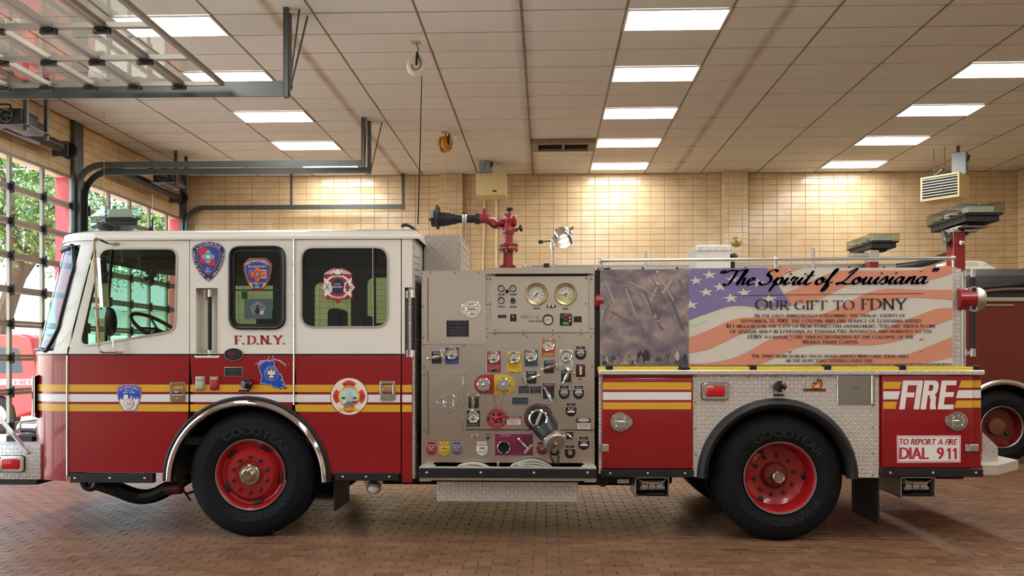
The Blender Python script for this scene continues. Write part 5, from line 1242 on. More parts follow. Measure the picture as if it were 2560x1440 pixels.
def chain(mb, pts, r, m_, n):
    P = catmull(pts, 8); 
    for k in range(n):
        t = (k + .5) / n * (len(P) - 1); i_ = int(t); p = P[i_]; d_ = P[min(i_ + 1, len(P) - 1)] - P[max(i_ - 1, 0)]
        a, b_, dd = frame_of(d_); ax = a if k % 2 else b_; mb.torus(p, ax, r, r * .28, m_, 10, 5, 1.0)
b = MB(); chain(b, [at(1236, 985, YP - .02), at(1234, 1000, YP - .02), at(1238, 1015, YP - .02), at(1233, 1028, YP - .02)], .009, m_satin, 12); b.build('cap_chain', pan)
# red hand wheel and danger plate
b = MB(); x, z = S(1242, 1045, YP); mrw = mat('hand wheel red', 'A8201E', .35); y = YP - .055; b.torus((x, y, z), (0, 1, 0), PX(22.5), PX(2.9), mrw, 32, 8); b.lathe([(PX(6), -.01), (PX(6), .014), (PX(3), .02), (.001, .02)], (x, y, z), (0, -1, 0), mrw, 16)
for k in range(5): a = pi / 2 + 2 * pi * k / 5; b.tube([(x + PX(4) * cos(a), y, z + PX(4) * sin(a)), (x + PX(22) * cos(a), y, z + PX(22) * sin(a))], [.013, .009], mrw, 8)
b.cyl((x, y, z), (x, YP, z), .016, m_satin, 10); b.ball((x - PX(20.5), y - .016, z), .014, m_blk, 10, 8); b.build('hand_wheel', pan)
b, mm = cplate(1229, 1030, 1256, 1059, '3A4246'); b.build('valve_plate', pan)
b = MB(); a = rect(1266, 1041, 1303, 1063, YP); b.box(a[0], a[1], YP - .005, YP, a[2], a[3], p_dred); q = rect(1267, 1047.5, 1302, 1062, YP); b.box(q[0], q[1], YP - .006, YP, q[2], q[3], p_wh); tx(b, 'DANGER', 1287, 1046.2, 4.2, 4, p_wh, YP); fp(b, [(1272, 1046.4), (1275, 1042), (1278, 1046.4)], 4, p_wh, YP)
for k, t_ in enumerate(('DO NOT OPEN VALVES FAST', 'STAND CLEAR OF OUTLETS', 'SEVERE INJURY COULD', 'RESULT')): tx(b, t_, 1284.5, 1051 + k * 3.1, 1.9, 5, p_bk, YP, wpx=[28, 26, 22, 8][k])
b.build('danger_plate', pan)
psign(1296, 964, 1324, 984.5, ['', 'PUMP RATING', 'GPM  PSI  RPM', '1500 150', '1050 200'], 'rating_plate', fg=p_sil, h=2.0); psign(1324.5, 964, 1353, 984.5, ['PERFORMANCE', 'ENGINE SPEED', 'GPM  PSI', '750  250'], 'rating_plate', fg=p_sil, h=2.0); psign(1279, 992, 1322, 1011.5, ['WARNING: ASSURE VALVES ARE CLOSED', 'BEFORE OPERATION'], 'warning_plate', bg=mat('slate plate', '39444A', .5), fg=p_bk, h=2.2)
a = rect(1441, 1046, 1477, 1073.5, YP); b = MB(); b.box(a[0], a[1], YP - .005, YP, a[2], a[3], p_bk); q = rect(1442, 1057, 1476, 1073, YP); b.box(q[0], q[1], YP - .006, YP, q[2], q[3], mat('pale plate', 'CFCDBE', .5)); felp(b, 1459, 1051, 15, 4.2, 4, mat('pale plate'), 24, YP); tx(b, 'CAUTION', 1459, 1052.6, 3.2, 5, p_gr, YP)
for k, t_ in enumerate(('DO NOT PUMP OR DRAIN', 'TANK WHILE VEHICLE', 'IS MOVING')): tx(b, t_, 1459, 1062 + k * 3.8, 2.4, 5, p_bk, YP, wpx=[30, 28, 15][k])
b.build('caution_plate', pan)
# big suction inlet: maroon ring, rubber boot, lid and the angled elbow with its cap
b = MB(); x, z = S(1346, 1044, YP); b.lathe([(PX(36), 0), (PX(36), .007), (PX(30), .008)], (x, YP, z), (0, -1, 0), mat('maroon plate', '7E2748', .4), 36); tx(b, 'STEAMER', 1348, 1013.5, 4, 7, p_pink, YP); b.build('inlet_ring', pan)
m_boot = mat('black rubber boot', '1C2226', .4)
b = MB(); c0_ = Vector((x, YP, z)); c1 = at(1347, 1043, YP - .045); c2 = at(1386, 1104, YP - .16)
ax = (c2 - c1).normalized()
b.lathe([(PX(34), 0), (PX(33), .04), (PX(31), .09), (PX(26), .12)], (x, YP, z), (0, -1, 0), m_boot, 32)
b.tube([c1 + Vector((0, .05, .0)), c1 * .75 + c2 * .25 + Vector((0, .03, 0)), c1 * .5 + c2 * .5 + Vector((0, .01, 0)), c1 * .22 + c2 * .78], [.1, .108, .1, .082], m_boot, 24)
b.build('inlet_boot', pan)
b = MB(); yq = YP - .155; x2, z2 = S(1346, 1047, yq); b.lathe([(PX(24), -.01), (PX(24), .012), (PX(21.5), .02), (PX(18.5), .014), (PX(18), .002)], (x2, yq, z2), (0, -1, 0), m_chrome, 32, cap=False); b.flat(circ(x2, z2, PX(18.4), n=28), yq - .004, m_blk); a0 = at(1341, 1063, yq - .02); a1 = at(1353, 1032, yq - .02); b.tube([a0, a0 * .7 + a1 * .3, a1], [.014, .018, .014], m_satin, 8); b.build('inlet_lid', pan)
b = MB(); nrm = (ax + Vector((0, -.9, 0))).normalized(); cc_ = c2 - nrm * .06
b.lathe([(.078, -.05), (.083, -.045), (.083, .0), (.09, .005), (.09, .03), (.083, .034), (.083, .05), (.088, .055), (.088, .085), (.08, .095), (.06, .095), (.058, .088), (.001, .088)], cc_, nrm, m_satin, 32)
a_, b__, d__ = frame_of(nrm)
for k in range(3): t = 2 * pi * k / 3 + .4; q = cc_ + d__ * .07 + (a_ * cos(t) + b__ * sin(t)) * .09; b.ball(q, .016, m_alu, 10, 8)
b.ball(cc_ + d__ * .095, .016, m_satin, 10, 8); b.build('elbow_cap', pan)
q = cc_ + d__ * .1
b = MB(); chain(b, [q, at(1376, 1130, YP - .2), at(1380, 1150, YP - .17), at(1388, 1160, YP - .15)], .009, m_blk, 16); b.build('cap_chain', pan); b = MB(); chain(b, [at(1395, 1125, YP - .2), at(1396, 1145, YP - .17), at(1395, 1162, YP - .15)], .009, m_blk, 12); b.build('cap_chain', pan)
# maroon plate with small inlet
b, mm = cplate(1236, 1084, 1333, 1139, '7E2748'); b.build('inlet_plate', pan)
b = MB(); x, z = S(1260, 1117, YP); R = PX(16); b.lathe([(R, 0), (R, .03), (R * .85, .045), (R * .72, .045), (R * .7, .01), (.001, .008)], (x, YP - .006, z), (0, -1, 0), m_blk, 28); b.torus((x, YP - .045, z), (0, 1, 0), R * .95, R * .07, m_chrome, 28, 6); b.build('small_inlet', pan)
b = MB(); a = rect(1252, 1086, 1277, 1091.5, YP); b.box(a[0], a[1], YP - .0085, YP - .006, a[2], a[3], mat('dull pink print', '9A5A6E', .5)); b.build('label_plate', pan)
b, mm = cplate(1415, 1078, 1434, 1099, '22282B'); b.build('valve_plate', pan); b = MB(); p0 = at(1417, 1086, YP - .03); p1 = at(1432, 1095, YP - .04); b.tube([p0, (p0 + p1) / 2, p1], [.008, .013, .006], m_chrome, 8); b.cyl((p0 + p1) / 2, (p0 + p1) / 2 + Vector((0, .03, 0)), .008, m_chrome, 8); b.build('small_lever', pan)
psign(1212.5, 1081.5, 1230, 1087, ['PRIMER'], 'label_plate', fg=p_sil)
b = MB(); x, z = S(1188, 1091, YP); b.box(x - .03, x + .035, YP - .03, YP, z - .014, z + .014, m_satin, .004); b.cyl((x, YP - .03, z), (x, YP - .05, z), .014, m_chrome, 12); b.build('hose_bib', pan)
b = MB(); x, z = S(1220, 1094, YP); b.cyl((x, YP, z), (x, YP - .05, z), .01, m_blk, 10); b.ball((x, YP - .05, z), .014, m_blk, 10, 8); b.build('primer_knob', pan)
for (px, py, col_, an) in ((1234, 926, '17181A', -.28), (1285, 925.5, 'E0BE1C', .2)):
    y = YP - .02; x, z = S(px, py, y); b = MB(); mm = mat('tag ' + col_, col_, .4); w_, h_ = PX(10), PX(4.2); R_ = Matrix.Translation((x, y, z)) @ Matrix.Rotation(an, 4, 'Y'); t_ = MB(); t_.box(-w_, w_, 0, .004, -h_, h_, m_satin, .001); t_.box(-w_ + .004, w_ - .004, -.001, .002, -h_ + .004, h_ - .004, mm); t_.xf(R_); t_.build('valve_tag', pan)
# running board with black edge, hoses in its tray, plate below
a = rect(1049, 1164, 1490, 1172, YP); zt = a[3]
b = MB(); xa, xb2 = S(1048, 1180, YS - .12)[0], S(1491, 1180, YS - .12)[0]; zb0, zb1 = S(1270, 1190, YS - .12)[1], S(1270, 1172, YS - .12)[1]
b.box(xa, xa + .12, YS - .11, YP + .02, zb1 - .02, zb1 + .012, m_dpz); b.box(xb2 - .12, xb2, YS - .11, YP + .02, zb1 - .02, zb1 + .012, m_dpz); b.box(xa, xb2, YS - .12, YS - .105, zb1 - .02, zb1 + .014, m_dp); b.box(xa + .1, xb2 - .1, YS - .11, YP + .02, zb0 - .05, zb0 - .04, m_alu); b.box(xa + .1, xb2 - .1, YP, YP + .02, zb0 - .05, zb1 + .03, m_alu); b.box(xa, xb2, YS - .11, YS - .10, zb0 - .05, zb1, m_alu)
stepb = b.build('running_board', T)
b = MB(); b.box(xa, xb2, YS - .14, YS - .12, zb0 - .015, zb1 + .004, m_scuff, .004)
for px in (1067, 1202, 1335, 1469): x, z = S(px, 1182, YS - .14); b.ball((x, YS - .14, z), (.012, .008, .012), m_alu, 8, 6)
b.build('rub_rail', stepb)
m_hose = mat('white fire hose jacket', 'C8C4B6', .8, bump=.3, bscale=300)
for (px0, px1, h_) in ((1138, 1236, 14), (1270, 1392, 22)):
    b = MB(); 
    for k in range(2 if h_ < 18 else 3):
        yy = YS - .04; A = at(px0 + k * 4, 1172, yy); B = at(px1 - k * 10, 1172, yy); top = at((px0 * .6 + px1 * .4), 1172 - h_ + k * 6, yy); top2 = at((px0 * .3 + px1 * .7), 1172 - h_ + 4 + k * 6, yy)
        P = catmull([A + Vector((-.0, 0, -.02)), A * .75 + top * .25 + Vector((0, 0, .012)), top, top2, B + Vector((0, 0, -.02))], 6); b.tube(P, 0, m_hose, 4, sq=(.045, .007))
    b.build('folded_hose', stepb)
b = MB(); x, z = S(1246, 1157, YP); b.cyl((x, YP, z), (x, YP - .04, z), .012, m_satin, 8); b.box(x - .008, x + .008, YP - .05, YP - .03, z - .035, z + .01, m_satin, .003); b.build('drain_cock', pan)
a = rect(1092.5, 1193, 1445, 1254, YS + .02); b = MB(); b.box(a[0], a[1], YS + .02, YS + .35, a[2], a[3] + .03, m_dp, .006); b.build('step_box', T)
for px in (1068, 1470): b = MB(); x, z = S(px, 1193, YS); b.box(x - .035, x + .035, YS - .02, YS + .5, z - .025, z + .03, m_red, .005); b.build('board_bracket', T)

# ---- rear body: compartments, tread plate, arch
b = MB(); A = CC([(1500, 935), (2455, 930), (2455, 1174), (1500, 1174)]); xA0, xA1 = A[0][0], A[1][0]; zA0, zA1 = A[2][1], A[1][1]
RX, RZ = S(1943, 1195); RR = PX(184)
xc0, xc1 = S(1733, 1000)[0], S(2197, 1000)[0]
b.box(xA0, xc0, YS + .012, YFAR - .012, zA0, zA1, m_red, .004); b.box(xc1, xA1, YS + .012, YFAR - .012, zA0, zA1, m_red, .004); b.box(xc0, xc1, YS + .7, YFAR - .7, zA0, zA1, m_blk); b.box(xA0 - .01, xA0 + .02, YS + .004, YFAR - .1, zA0 - .05, zA1 + .02, m_dpx)
body = b.build('rear_body', T)
b = MB(); zr0, zr1 = S(1960, 937)[1], S(1960, 925)[1]; b.box(S(1496, 930)[0], S(2457, 930)[0], YS - .035, YFAR + .035, zr0, zr1, m_dp, .006); b.build('tread_plate_ledge', body)
b = MB(); zb = S(1943, 1193)[1]
cpl = [(xc0, zb), (RX - RR, zb)] + arch_pts(RX, RZ, RR, -99, 99, zb) + [(RX + RR, zb), (xc1, zb), (xc1, zr0), (xc0, zr0)]
b.plate([cpl], YS + .002, .03, m_dp, .002); b.build('arch_panel', body)
arch_band(RX, RZ, PX(171), PX(198), YS - .01, YS + .03, 0, m_rub, bulge=.055).build('rubber_arch', body)
w = MB(); V = []; n = 24
for k in range(n + 1):
    a = pi * k / n
    for y in (YS + .02, YS + .8): V.append((RX - PX(186) * cos(a), y, RZ + PX(186) * sin(a)))
w.add(V, [(2 * k, 2 * k + 2, 2 * k + 3, 2 * k + 1) for k in range(n)], m_blk); w.add([V[2 * k + 1] for k in range(n + 1)], [tuple(range(n + 1))], m_blk); w.build('wheel_well', T)
for p in [(1738, 941), (1804, 941), (1872, 941), (1939, 941), (2005, 940), (2073, 937), (2183, 1014), (2183, 1068), (2183, 1133), (1738, 1005), (1739, 1071), (1740, 1136), (2183, 1187)]: x, z = S(*p); sub('rivet', rvm, body, (x, YS + .002, z))
def cdoor2(px0, py0, px1, py1):
    a = rect(px0, py0, px1, py1, YS); return MB().box(a[0], a[1], YS - .018, YS + .012, a[2], a[3], m_red, .010, 3).build('compartment_door', T)
dA = cdoor2(1504, 944, 1731, 1171); dB = cdoor2(2204, 938, 2430, 1168); YD = YS - .018
def fpd(mb, pts, l, m_, y=YD): fp(mb, pts, l, m_, y)
for (y0, y1, mm, nm) in ((955.5, 974, m_yel, 'yellow_stripe'), (980, 999.5, m_wht, 'white_stripe'), (1005.5, 1023, m_yel, 'yellow_stripe')): q = MB(); fpd(q, [(1507, y0), (1727, y0), (1727, y1), (1507, y1)], 0, mm); q.build(nm, dA)
dring(1550, 1055, dA, YD, 1, 23); dring(2393, 1053, dB, YD, -1, 23)
def hasp(px0, py0, px1, py1, par, y=YD):
    a = rect(px0, py0, px1, py1, y); b = MB(); b.box(a[0], a[1], y - .008, y + .004, a[2], a[3], m_satin, .003); xm = a[0] + (a[1] - a[0]) * .2; b.cyl((xm, y - .012, a[2]), (xm, y - .012, a[3]), .012, m_chrome, 10)
    for k in (.5, .8): b.ball((a[0] + (a[1] - a[0]) * k, y - .009, (a[2] + a[3]) / 2 + .01), .005, m_bolt, 6, 4); b.ball((a[0] + (a[1] - a[0]) * k, y - .009, (a[2] + a[3]) / 2 - .01), .005, m_bolt, 6, 4)
    return b.build('hasp', par)
hasp(1497, 1111, 1522, 1129, dA); hasp(2413, 1111, 2446, 1128, dB)
for (pts, mm, nm) in (([(2206, 954), (2252, 954), (2246, 972), (2206, 972)], m_yel, 'yellow_stripe'), ([(2206, 978), (2248, 978), (2242, 998), (2206, 998)], m_wht, 'white_stripe'), ([(2206, 1004), (2240, 1004), (2236, 1022), (2206, 1022)], m_yel, 'yellow_stripe'), ([(2400, 951), (2428, 951), (2428, 969), (2394, 969)], m_yel, 'yellow_stripe'), ([(2392, 975), (2428, 975), (2428, 995), (2387, 995)], m_wht, 'white_stripe'), ([(2388, 1001), (2428, 1001), (2428, 1019), (2383, 1019)], m_yel, 'yellow_stripe')): q = MB(); fpd(q, pts, 0, mm); q.build(nm, dB)
for (y0, y1, mm, nm) in ((951, 969, m_yel, 'yellow_stripe'), (975, 995, m_wht, 'white_stripe'), (1001, 1019, m_yel, 'yellow_stripe')): q = MB(); fp(q, [(2432, y0), (2454, y0), (2454, y1), (2432, y1)], 0, mm, YS + .012); q.build(nm, body)
for k, ch in enumerate('FIRE'):
    q = MB(); px = (2263, 2292, 2328, 2368)[k]; w_ = (34, 8, 36, 34)[k]; xs_ = (-1.6, 0, 1.6)
    if ch == 'I': c = [(2281, 1023), (2295, 1023), (2305, 951), (2291, 951)]; fpd(q, c, 1, p_wh)
    else:
        def sl(pts, x0): return [(x0 + x + (1023 - y) * .138, y) for x, y in pts]
        if ch == 'F': c = sl([(0, 1023), (0, 951), (37, 951), (37, 963), (14, 963), (14, 981), (33, 981), (33, 993), (14, 993), (14, 1023)], 2245); fpd(q, c, 1, p_wh)
        if ch == 'E': c = sl([(0, 1023), (0, 951), (38, 951), (38, 963), (14, 963), (14, 980), (35, 980), (35, 992), (14, 992), (14, 1011), (39, 1011), (39, 1023)], 2341); fpd(q, c, 1, p_wh)
        if ch == 'R':
            fpd(q, sl([(0, 1023), (0, 951), (14, 951), (14, 1023)], 2298), 1, p_wh); fpd(q, sl([(14, 951), (26, 951), (33, 953), (37, 960), (38, 970), (36, 980), (31, 986), (25, 988), (14, 988), (14, 977), (21, 977), (24, 974), (25, 969), (24, 964), (21, 962), (14, 962)], 2298), 1, p_wh); fpd(q, sl([(19, 988), (31, 986), (35, 992), (36, 1010), (39, 1023), (24, 1023), (22, 1012), (22, 998), (19, 994)], 2298), 1, p_wh)
    q.build('lettering', dB)
q = MB()
for l, (e, mm) in enumerate(((0, fm('hot pink border', 'C86A84')), (1.4, p_wh), (3.2, fm('hot pink border')), (4.6, p_wh))): fpd(q, [(2238.5 + e, 1087.5 + e), (2399.5 - e, 1087.5 + e), (2399 - e, 1156 - e), (2239.5 + e, 1157 - e)], l, mm)
mg_ = fm('crimson print', 'B4284E')
tx(q, 'TO REPORT A FIRE', 2317, 1111, 14, 5, p_dred, YD, wpx=140, shear=.2); tx(q, 'TO REPORT A FIRE', 2317.8, 1111, 14, 5.2, p_dred, YD, wpx=140, shear=.2)
for dx in (-1.3, -.4, .4, 1.3): tx(q, 'DIAL', 2284 + dx, 1147, 28, 5 + dx * .1, mg_, YD, wpx=69); tx(q, '9', 2350 + dx, 1147, 28, 5 + dx * .1, mg_, YD, wpx=15)
for px in (2365, 2380): fpd(q, [(px + 3, 1119), (px + 8, 1119), (px + 8, 1147), (px + 2.5, 1147), (px + 2.5, 1126), (px - 2, 1127), (px - 2, 1124)], 5, mg_)
q.build('emergency_sign', dB)['label'] = 'white sign with pink border reading TO REPORT A FIRE DIAL 911'
rail(1502, 1734, 1174, 1192, (1525, 1619, 1712)); rail(2199, 2456, 1172, 1191, (2224, 2331, 2438))
redlamp(1787, 978, 64, 39, YS + .002, body); marker(1948, 966, body, YS + .002)
b = MB(); a = rect(1931, 984, 1961, 991, YS); b.box(a[0], a[1], YS - .006, YS + .002, a[2], a[3], m_satin, .002); b.box(a[0] + .01, a[1] - .01, YS - .007, YS, a[2] + .004, a[3] - .004, p_bk); b.build('caution_plate', body)
b = MB(); a = rect(2093, 938, 2186, 1011, YS); b.box(a[0], a[1], YS - .008, YS + .002, a[2], a[3], mat('mirror stainless', 'D8D4CC', .06, 1.0), .002); a2 = rect(2128, 967, 2149, 973, YS); b.box(a2[0], a2[1], YS - .01, YS - .004, a2[2], a2[3], m_bolt); b.cyl((a[1] - .02, YS - .012, a[2]), (a[1] - .02, YS - .012, a[3]), .006, m_chrome, 8); b.build('fuel_door', body)
b = MB(); tx(b, 'Fe', 2022, 970, 15, 1, p_wh, shear=.2); tx(b, 'Fe', 2021.2, 970.8, 16, .3, p_bk, shear=.2)
fp(b, [(2030, 972), (2028, 964), (2033, 955), (2040, 958), (2042, 949), (2047, 945), (2046, 953), (2053, 948), (2055, 956), (2056, 964), (2052, 971)], .5, p_bk); fp(b, [(2032, 971), (2030, 965), (2034, 958), (2040, 961), (2043, 951), (2047, 956), (2052, 952), (2054, 963), (2051, 970)], 1, p_or); fp(b, [(2036, 970), (2035, 965), (2040, 965), (2044, 958), (2048, 963), (2049, 969)], 2, fm('flame yellow print', 'F0B48A')); fp(b, [(2008, 972), (2065, 972), (2065, 978), (2008, 978)], 1, p_bk); tx(b, 'FERRARA FIRE APPARATUS', 2036.5, 977, 3.4, 2, p_or, wpx=54); b.build('maker_emblem', body)
# yellow roll bar of the cover with its black straps
b = MB(); zy0, zy1 = S(1975, 928)[1], S(1975, 917)[1]; b.box(S(1494, 925)[0], S(2450, 925)[0], YS - .01, YS + .02, zy0, zy1, mat('yellow rail', 'E8CB18', .4), .004); b.build('yellow_cover_rail', body)
for px in (1523, 1706, 1882, 2068, 2255, 2440): b = MB(); x = S(px, 920)[0]; b.box(x - .03, x + .03, YS - .016, YS + .03, zy0 - .002, zy1 + .012, m_blk, .005); b.build('cover_strap', body)
b = MB(); x, z = S(1706, 922); b.ball((x + .01, YS - .02, z), (.05, .012, .03), m_blk, 10, 6); b.build('strap_knot', body)
# ---- upper body and the banner
b = MB(); xu0, xu1 = S(1503, 800)[0], S(2409, 800)[0]; zu0, zu1 = zr1 - .01, S(1950, 671)[1] - .004
b.box(xu0, xu1, YS + .03, YFAR - .03, zu0, zu1, m_dp, .006); b.box(xu0 - .06, xu0 + .01, YS + .05, YFAR - .05, zu0 - .05, zu1 - .0, m_blk); b.box(S(2408, 800)[0], S(2419, 800)[0], YS + .02, YS + .06, zu0 + .02, zu1 - .03, m_alu, .004); hose = b.build('hose_bed', T)
YBN = YS + .004
b = MB(); cb = CC([(1500, 915), (2381, 908), (2381.5, 668), (1500, 674)], YBN); p_base = fm('banner grey print', 'CFC9BC', .5); b.prism(cb, YBN, YBN + .02, p_base); ban = b.build('banner', T); ban['label'] = 'printed flag banner with script heading'
def bc(pts): return [(1700 + x / 3.657, 660 + y / 3.657) for x, y in pts]
p_sal = fm('faded red flag print', 'D08C70', .5); p_can = fm('faded blue flag print', '7A6E9A', .5); p_star = fm('pale star print', 'CFCBBE', .5)
cs = lambda *p: [tuple(q) for q in catmull(L(*p), 6)]
def fb(pts, l, m_, nm=None):
    q = MB(); fp(q, bc(pts), l, m_, YBN); return q
ST = [cs(790, 33, 960, 31, 1130, 33) + cs(1130, 33, 1000, 75, 880, 142),
 cs(955, 265, 1100, 210, 1300, 110, 1480, 62, 1750, 60, 2150, 55, 2260, 30, 2320, 22, 2490, 19) + [(2490, 85)] + cs(2490, 85, 2300, 138, 2100, 152, 1750, 147, 1560, 185, 1400, 255, 1250, 330, 1020, 380),
 cs(20, 695, 250, 610, 450, 520, 620, 487, 900, 487, 1100, 482, 1300, 455, 1500, 370, 1700, 270, 1900, 225, 2150, 235, 2490, 235) + cs(2490, 325, 2150, 305, 1950, 330, 1800, 400, 1600, 500, 1400, 550, 1100, 555, 800, 570, 600, 620, 450, 690, 250, 780, 30, 822),
 cs(20, 905, 250, 905, 480, 860, 640, 790, 800, 700, 950, 650, 1200, 632, 1450, 645, 1750, 630, 1950, 560, 2150, 480, 2350, 410, 2490, 402) + cs(2490, 500, 2300, 570, 2050, 680, 1800, 735, 1500, 740, 1250, 735, 1050, 770, 900, 840, 720, 922) + [(20, 925)],
 cs(1200, 919, 1330, 870, 1500, 830, 1800, 830, 2050, 830, 2250, 760, 2490, 665) + cs(2490, 850, 2250, 900, 2000, 912, 1700, 912, 1640, 917)]
for s_ in ST: fb(s_, 1, p_sal).build('flag_stripe', ban)
fb([(0, 42), (790, 33), (1020, 380)] + cs(1020, 380, 800, 395, 560, 380, 430, 390, 250, 450, 50, 525, 0, 540), 2, p_can).build('flag_canton', ban)
for (sx, sy, r) in ((270, 100, 70), (145, 153, 65), (365, 210, 70), (240, 258, 70), (585, 263, 70), (465, 313, 75), (815, 320, 80), (100, 375, 75), (480, 140, 70), (720, 175, 70), (60, 60, 50), (50, 215, 45)):
    P = []
    for k in range(10): a = pi / 2 + pi * k / 5 + .12; rr = r * (1 if k % 2 == 0 else .36); P.append((sx + rr * cos(a) * 1.0, sy - rr * sin(a) * .62))
    fb(P, 3, p_star).build('flag_star', ban)
fb([(30, 470), (150, 470), (255, 470), (255, 520), (150, 560), (30, 600)], .5, fm('mint print', 'BFCDB0', .5)).build('flag_tint', ban)
# left picture: a plain smoky scene of beams and rubble
mp = bpy.data.materials.new('smoky picture print'); mp.use_nodes = True; MATS['smoky picture print'] = mp; t_ = NT(mp); pb = mp.node_tree.nodes['Principled BSDF']; pb.inputs['Roughness'].default_value = .5
tc_ = t_.n('TexCoord'); mpn = t_.n('Mapping'); mpn.inputs['Rotation'].default_value = (0, .7, 0); t_.l(tc_.outputs['Object'], mpn.inputs['Vector']); mpn.inputs['Scale'].default_value = (1, 1, 1.6)
n1 = t_.n('TexNoise'); n1.inputs['Scale'].default_value = 7; n1.inputs['Detail'].default_value = 10; t_.l(mpn.outputs[0], n1.inputs['Vector']); r1 = t_.n('ValToRGB'); e_ = r1.color_ramp.elements; e_[0].position = .3; e_[0].color = rgb('5E545C'); e_[1].position = .72; e_[1].color = rgb('A89488'); m1 = e_.new(.5); m1.color = rgb('7F7476'); t_.l(n1.outputs['Fac'], r1.inputs[0]); t_.l(r1.outputs[0], pb.inputs['Base Color'])
q = MB(); fp(q, [(1500.5, 914), (1722, 912), (1722, 673), (1500.5, 674)], 4, mp, YBN); pic = q.build('banner_picture', ban)
rn = random.Random(5)
for k in range(26):
    c_ = rn.choice(['9A8A80', '6E6470', '857A7A', 'A6988C', '5E5866']); x = rn.uniform(1504, 1705); y = rn.uniform(678, 800); a = rn.choice((1.05, 1.2, 2.0, 2.15, .5)); ln = rn.uniform(25, 80); w = rn.uniform(1.0, 4.5); dx, dy = cos(a) * ln, sin(a) * ln
    pts = [(min(1720, max(1502, x + u)), min(860, max(675, y + v))) for u, v in ((-w, 0), (w, 0), (dx + w, dy), (dx - w, dy))]; q = MB(); fp(q, pts, 5 + .04 * k, fm('picture tone ' + c_, c_, .6), YBN); q.build('picture_beam', ban)
for k in range(60):
    x = rn.uniform(1504, 1716); h = rn.uniform(4, 26) * (1.3 if 1590 < x < 1700 else .8); w = rn.uniform(4, 12); yb = 913 - rn.uniform(0, 12); c_ = rn.choice(['2A2830', '4A4652', '6E665E', '8E8478', 'B8AE9C', '5A5660', '7A6E64'])
    pts = [(min(1721, max(1501, x + u)), min(913, yb + v)) for u, v in ((-w, 0), (-w * .6, -h * .7), (rn.uniform(-.3, .3) * w, -h), (w * .7, -h * .6), (w, 0))]; q = MB(); fp(q, pts, 6.1 + .01 * k, fm('picture tone ' + c_, c_, .6), YBN); q.build('picture_rubble', ban)
# its words
q = MB(); p_ink = fm('dark ink print', '2A2220', .5); p_nav = fm('deep navy ink', '352B78', .5)
def bt(mb, s_, x0, x1, yb, h, m_, font='s', lvl=7, **k):
    px, py = 1700 + (x0 + x1) / 2 / 3.657, 660 + yb / 3.657; tx(mb, s_, px, py, h / 3.657, lvl, m_, YBN, wpx=(x1 - x0) / 3.657, font=font, **k)
hl_ = MB()
for (dx, dy) in ((-3, 0), (3, 0), (0, -3), (0, 3), (-2, 2), (2, 2), (2, -2), (-2, -2)): bt(hl_, '\u201cThe Spirit of Louisiana\u201d', 345 + dx, 2285 + dx, 186 + dy, 138, p_star, 'c', 5, shear=.42, rot=.005)
for (dx, dy) in ((-1.6, 0), (0, 0), (1.6, 0), (0, 1.2)): bt(hl_, '\u201cThe Spirit of Louisiana\u201d', 345 + dx, 2285 + dx, 186 + dy, 138, p_nav, 'c', 7, shear=.42, rot=.005)
hl_.build('banner_heading', ban, kind='stuff')
[bt(q, 'Our gift to FDNY', 697 + dx, 2050 + dx, 417, 98, p_ink, small=.84, lvl=7 + .05 * dx) for dx in (-1, 1)]; q.build('banner_title', ban, kind='stuff')
q = MB()
for (t2, x0, x1, yb) in (('In the days immediately following the tragic events of', 695, 2040, 486), ('September, 11, 2001, the citizens and fire service of Louisiana raised', 565, 2180, 534), ("$1.1 million for the City of New York's fire department. This fire truck is one", 438, 2310, 582), ('of several built in Louisiana at Ferrara Fire Apparatus and donated to the', 475, 2275, 631), ('FDNY to replace fire trucks destroyed at the collapse of the', 632, 2115, 681), ('World Trade Center.', 1120, 1625, 727), ('The Spirit now honors those brave heroes who gave their lives', 665, 2065, 856), ('in the hope that others could live', 980, 1750, 898)): [bt(q, t2, x0 + dx, x1 + dx, yb, 33, p_ink, small=.82, lvl=7 + .1 * dx) for dx in (-.9, .9)]
q.build('banner_text', ban, kind='stuff')
q = MB(); fp(q, bc([(495, 286), (2225, 266), (2225, 271), (495, 291)]), 7, p_ink, YBN); q.build('banner_rule', ban)
pn = MB().ball((0, 0, 0), (.015, .009, .015), mat('banner rivet', 'C9A08E', .3, .2), 10, 6).build('banner_rivet', mesh_only=True)
for (x_, y_) in ((1974, 676.5), (1974, 704), (1974, 847), (1974, 877), (2302.5, 675), (2303, 846), (2303, 875), (1643.5, 681), (1643.5, 710)): x, z = S(x_, y_, YBN); sub('banner_rivet', pn, ban, (x, YBN - .003, z))
b = MB(); x, z = S(1490, 753, YS + .05); b.lathe([(PX(20), 0), (PX(20), .06), (PX(14), .07), (.001, .07)], (x + .06, YS + .06, z), (-1, 0, 0), m_red, 20); b.build('red_hose_end', T)
# hard suction tube end at the back
b = MB(); x0_, z_ = S(2381, 750, YS + .11); x1_ = S(2424, 750, YS + .11)[0]; r_ = PX(27, YS + .11); b.lathe([(r_, 0), (r_, x1_ - x0_)], (x0_, YS + .11 - .06, z_), (1, 0, 0), m_red, 28); b.lathe([(r_ * 1.04, 0), (r_ * 1.08, .05), (r_ * .95, .075), (.001, .08)], (x1_ - .01, YS + .05, z_), (1, 0, 0), m_satin, 28); b.build('suction_tube', hose)
b = MB(); a = rect(2419, 716, 2438, 780, YS + .02); b.ring(rrect(a[0], a[1], a[2], a[3], .03, 4), rrect(a[0] + .012, a[1] - .012, a[2] + .012, a[3] - .012, .02, 4), YS - .02, YS + .02, m_satin); b.build('tube_bracket', hose)
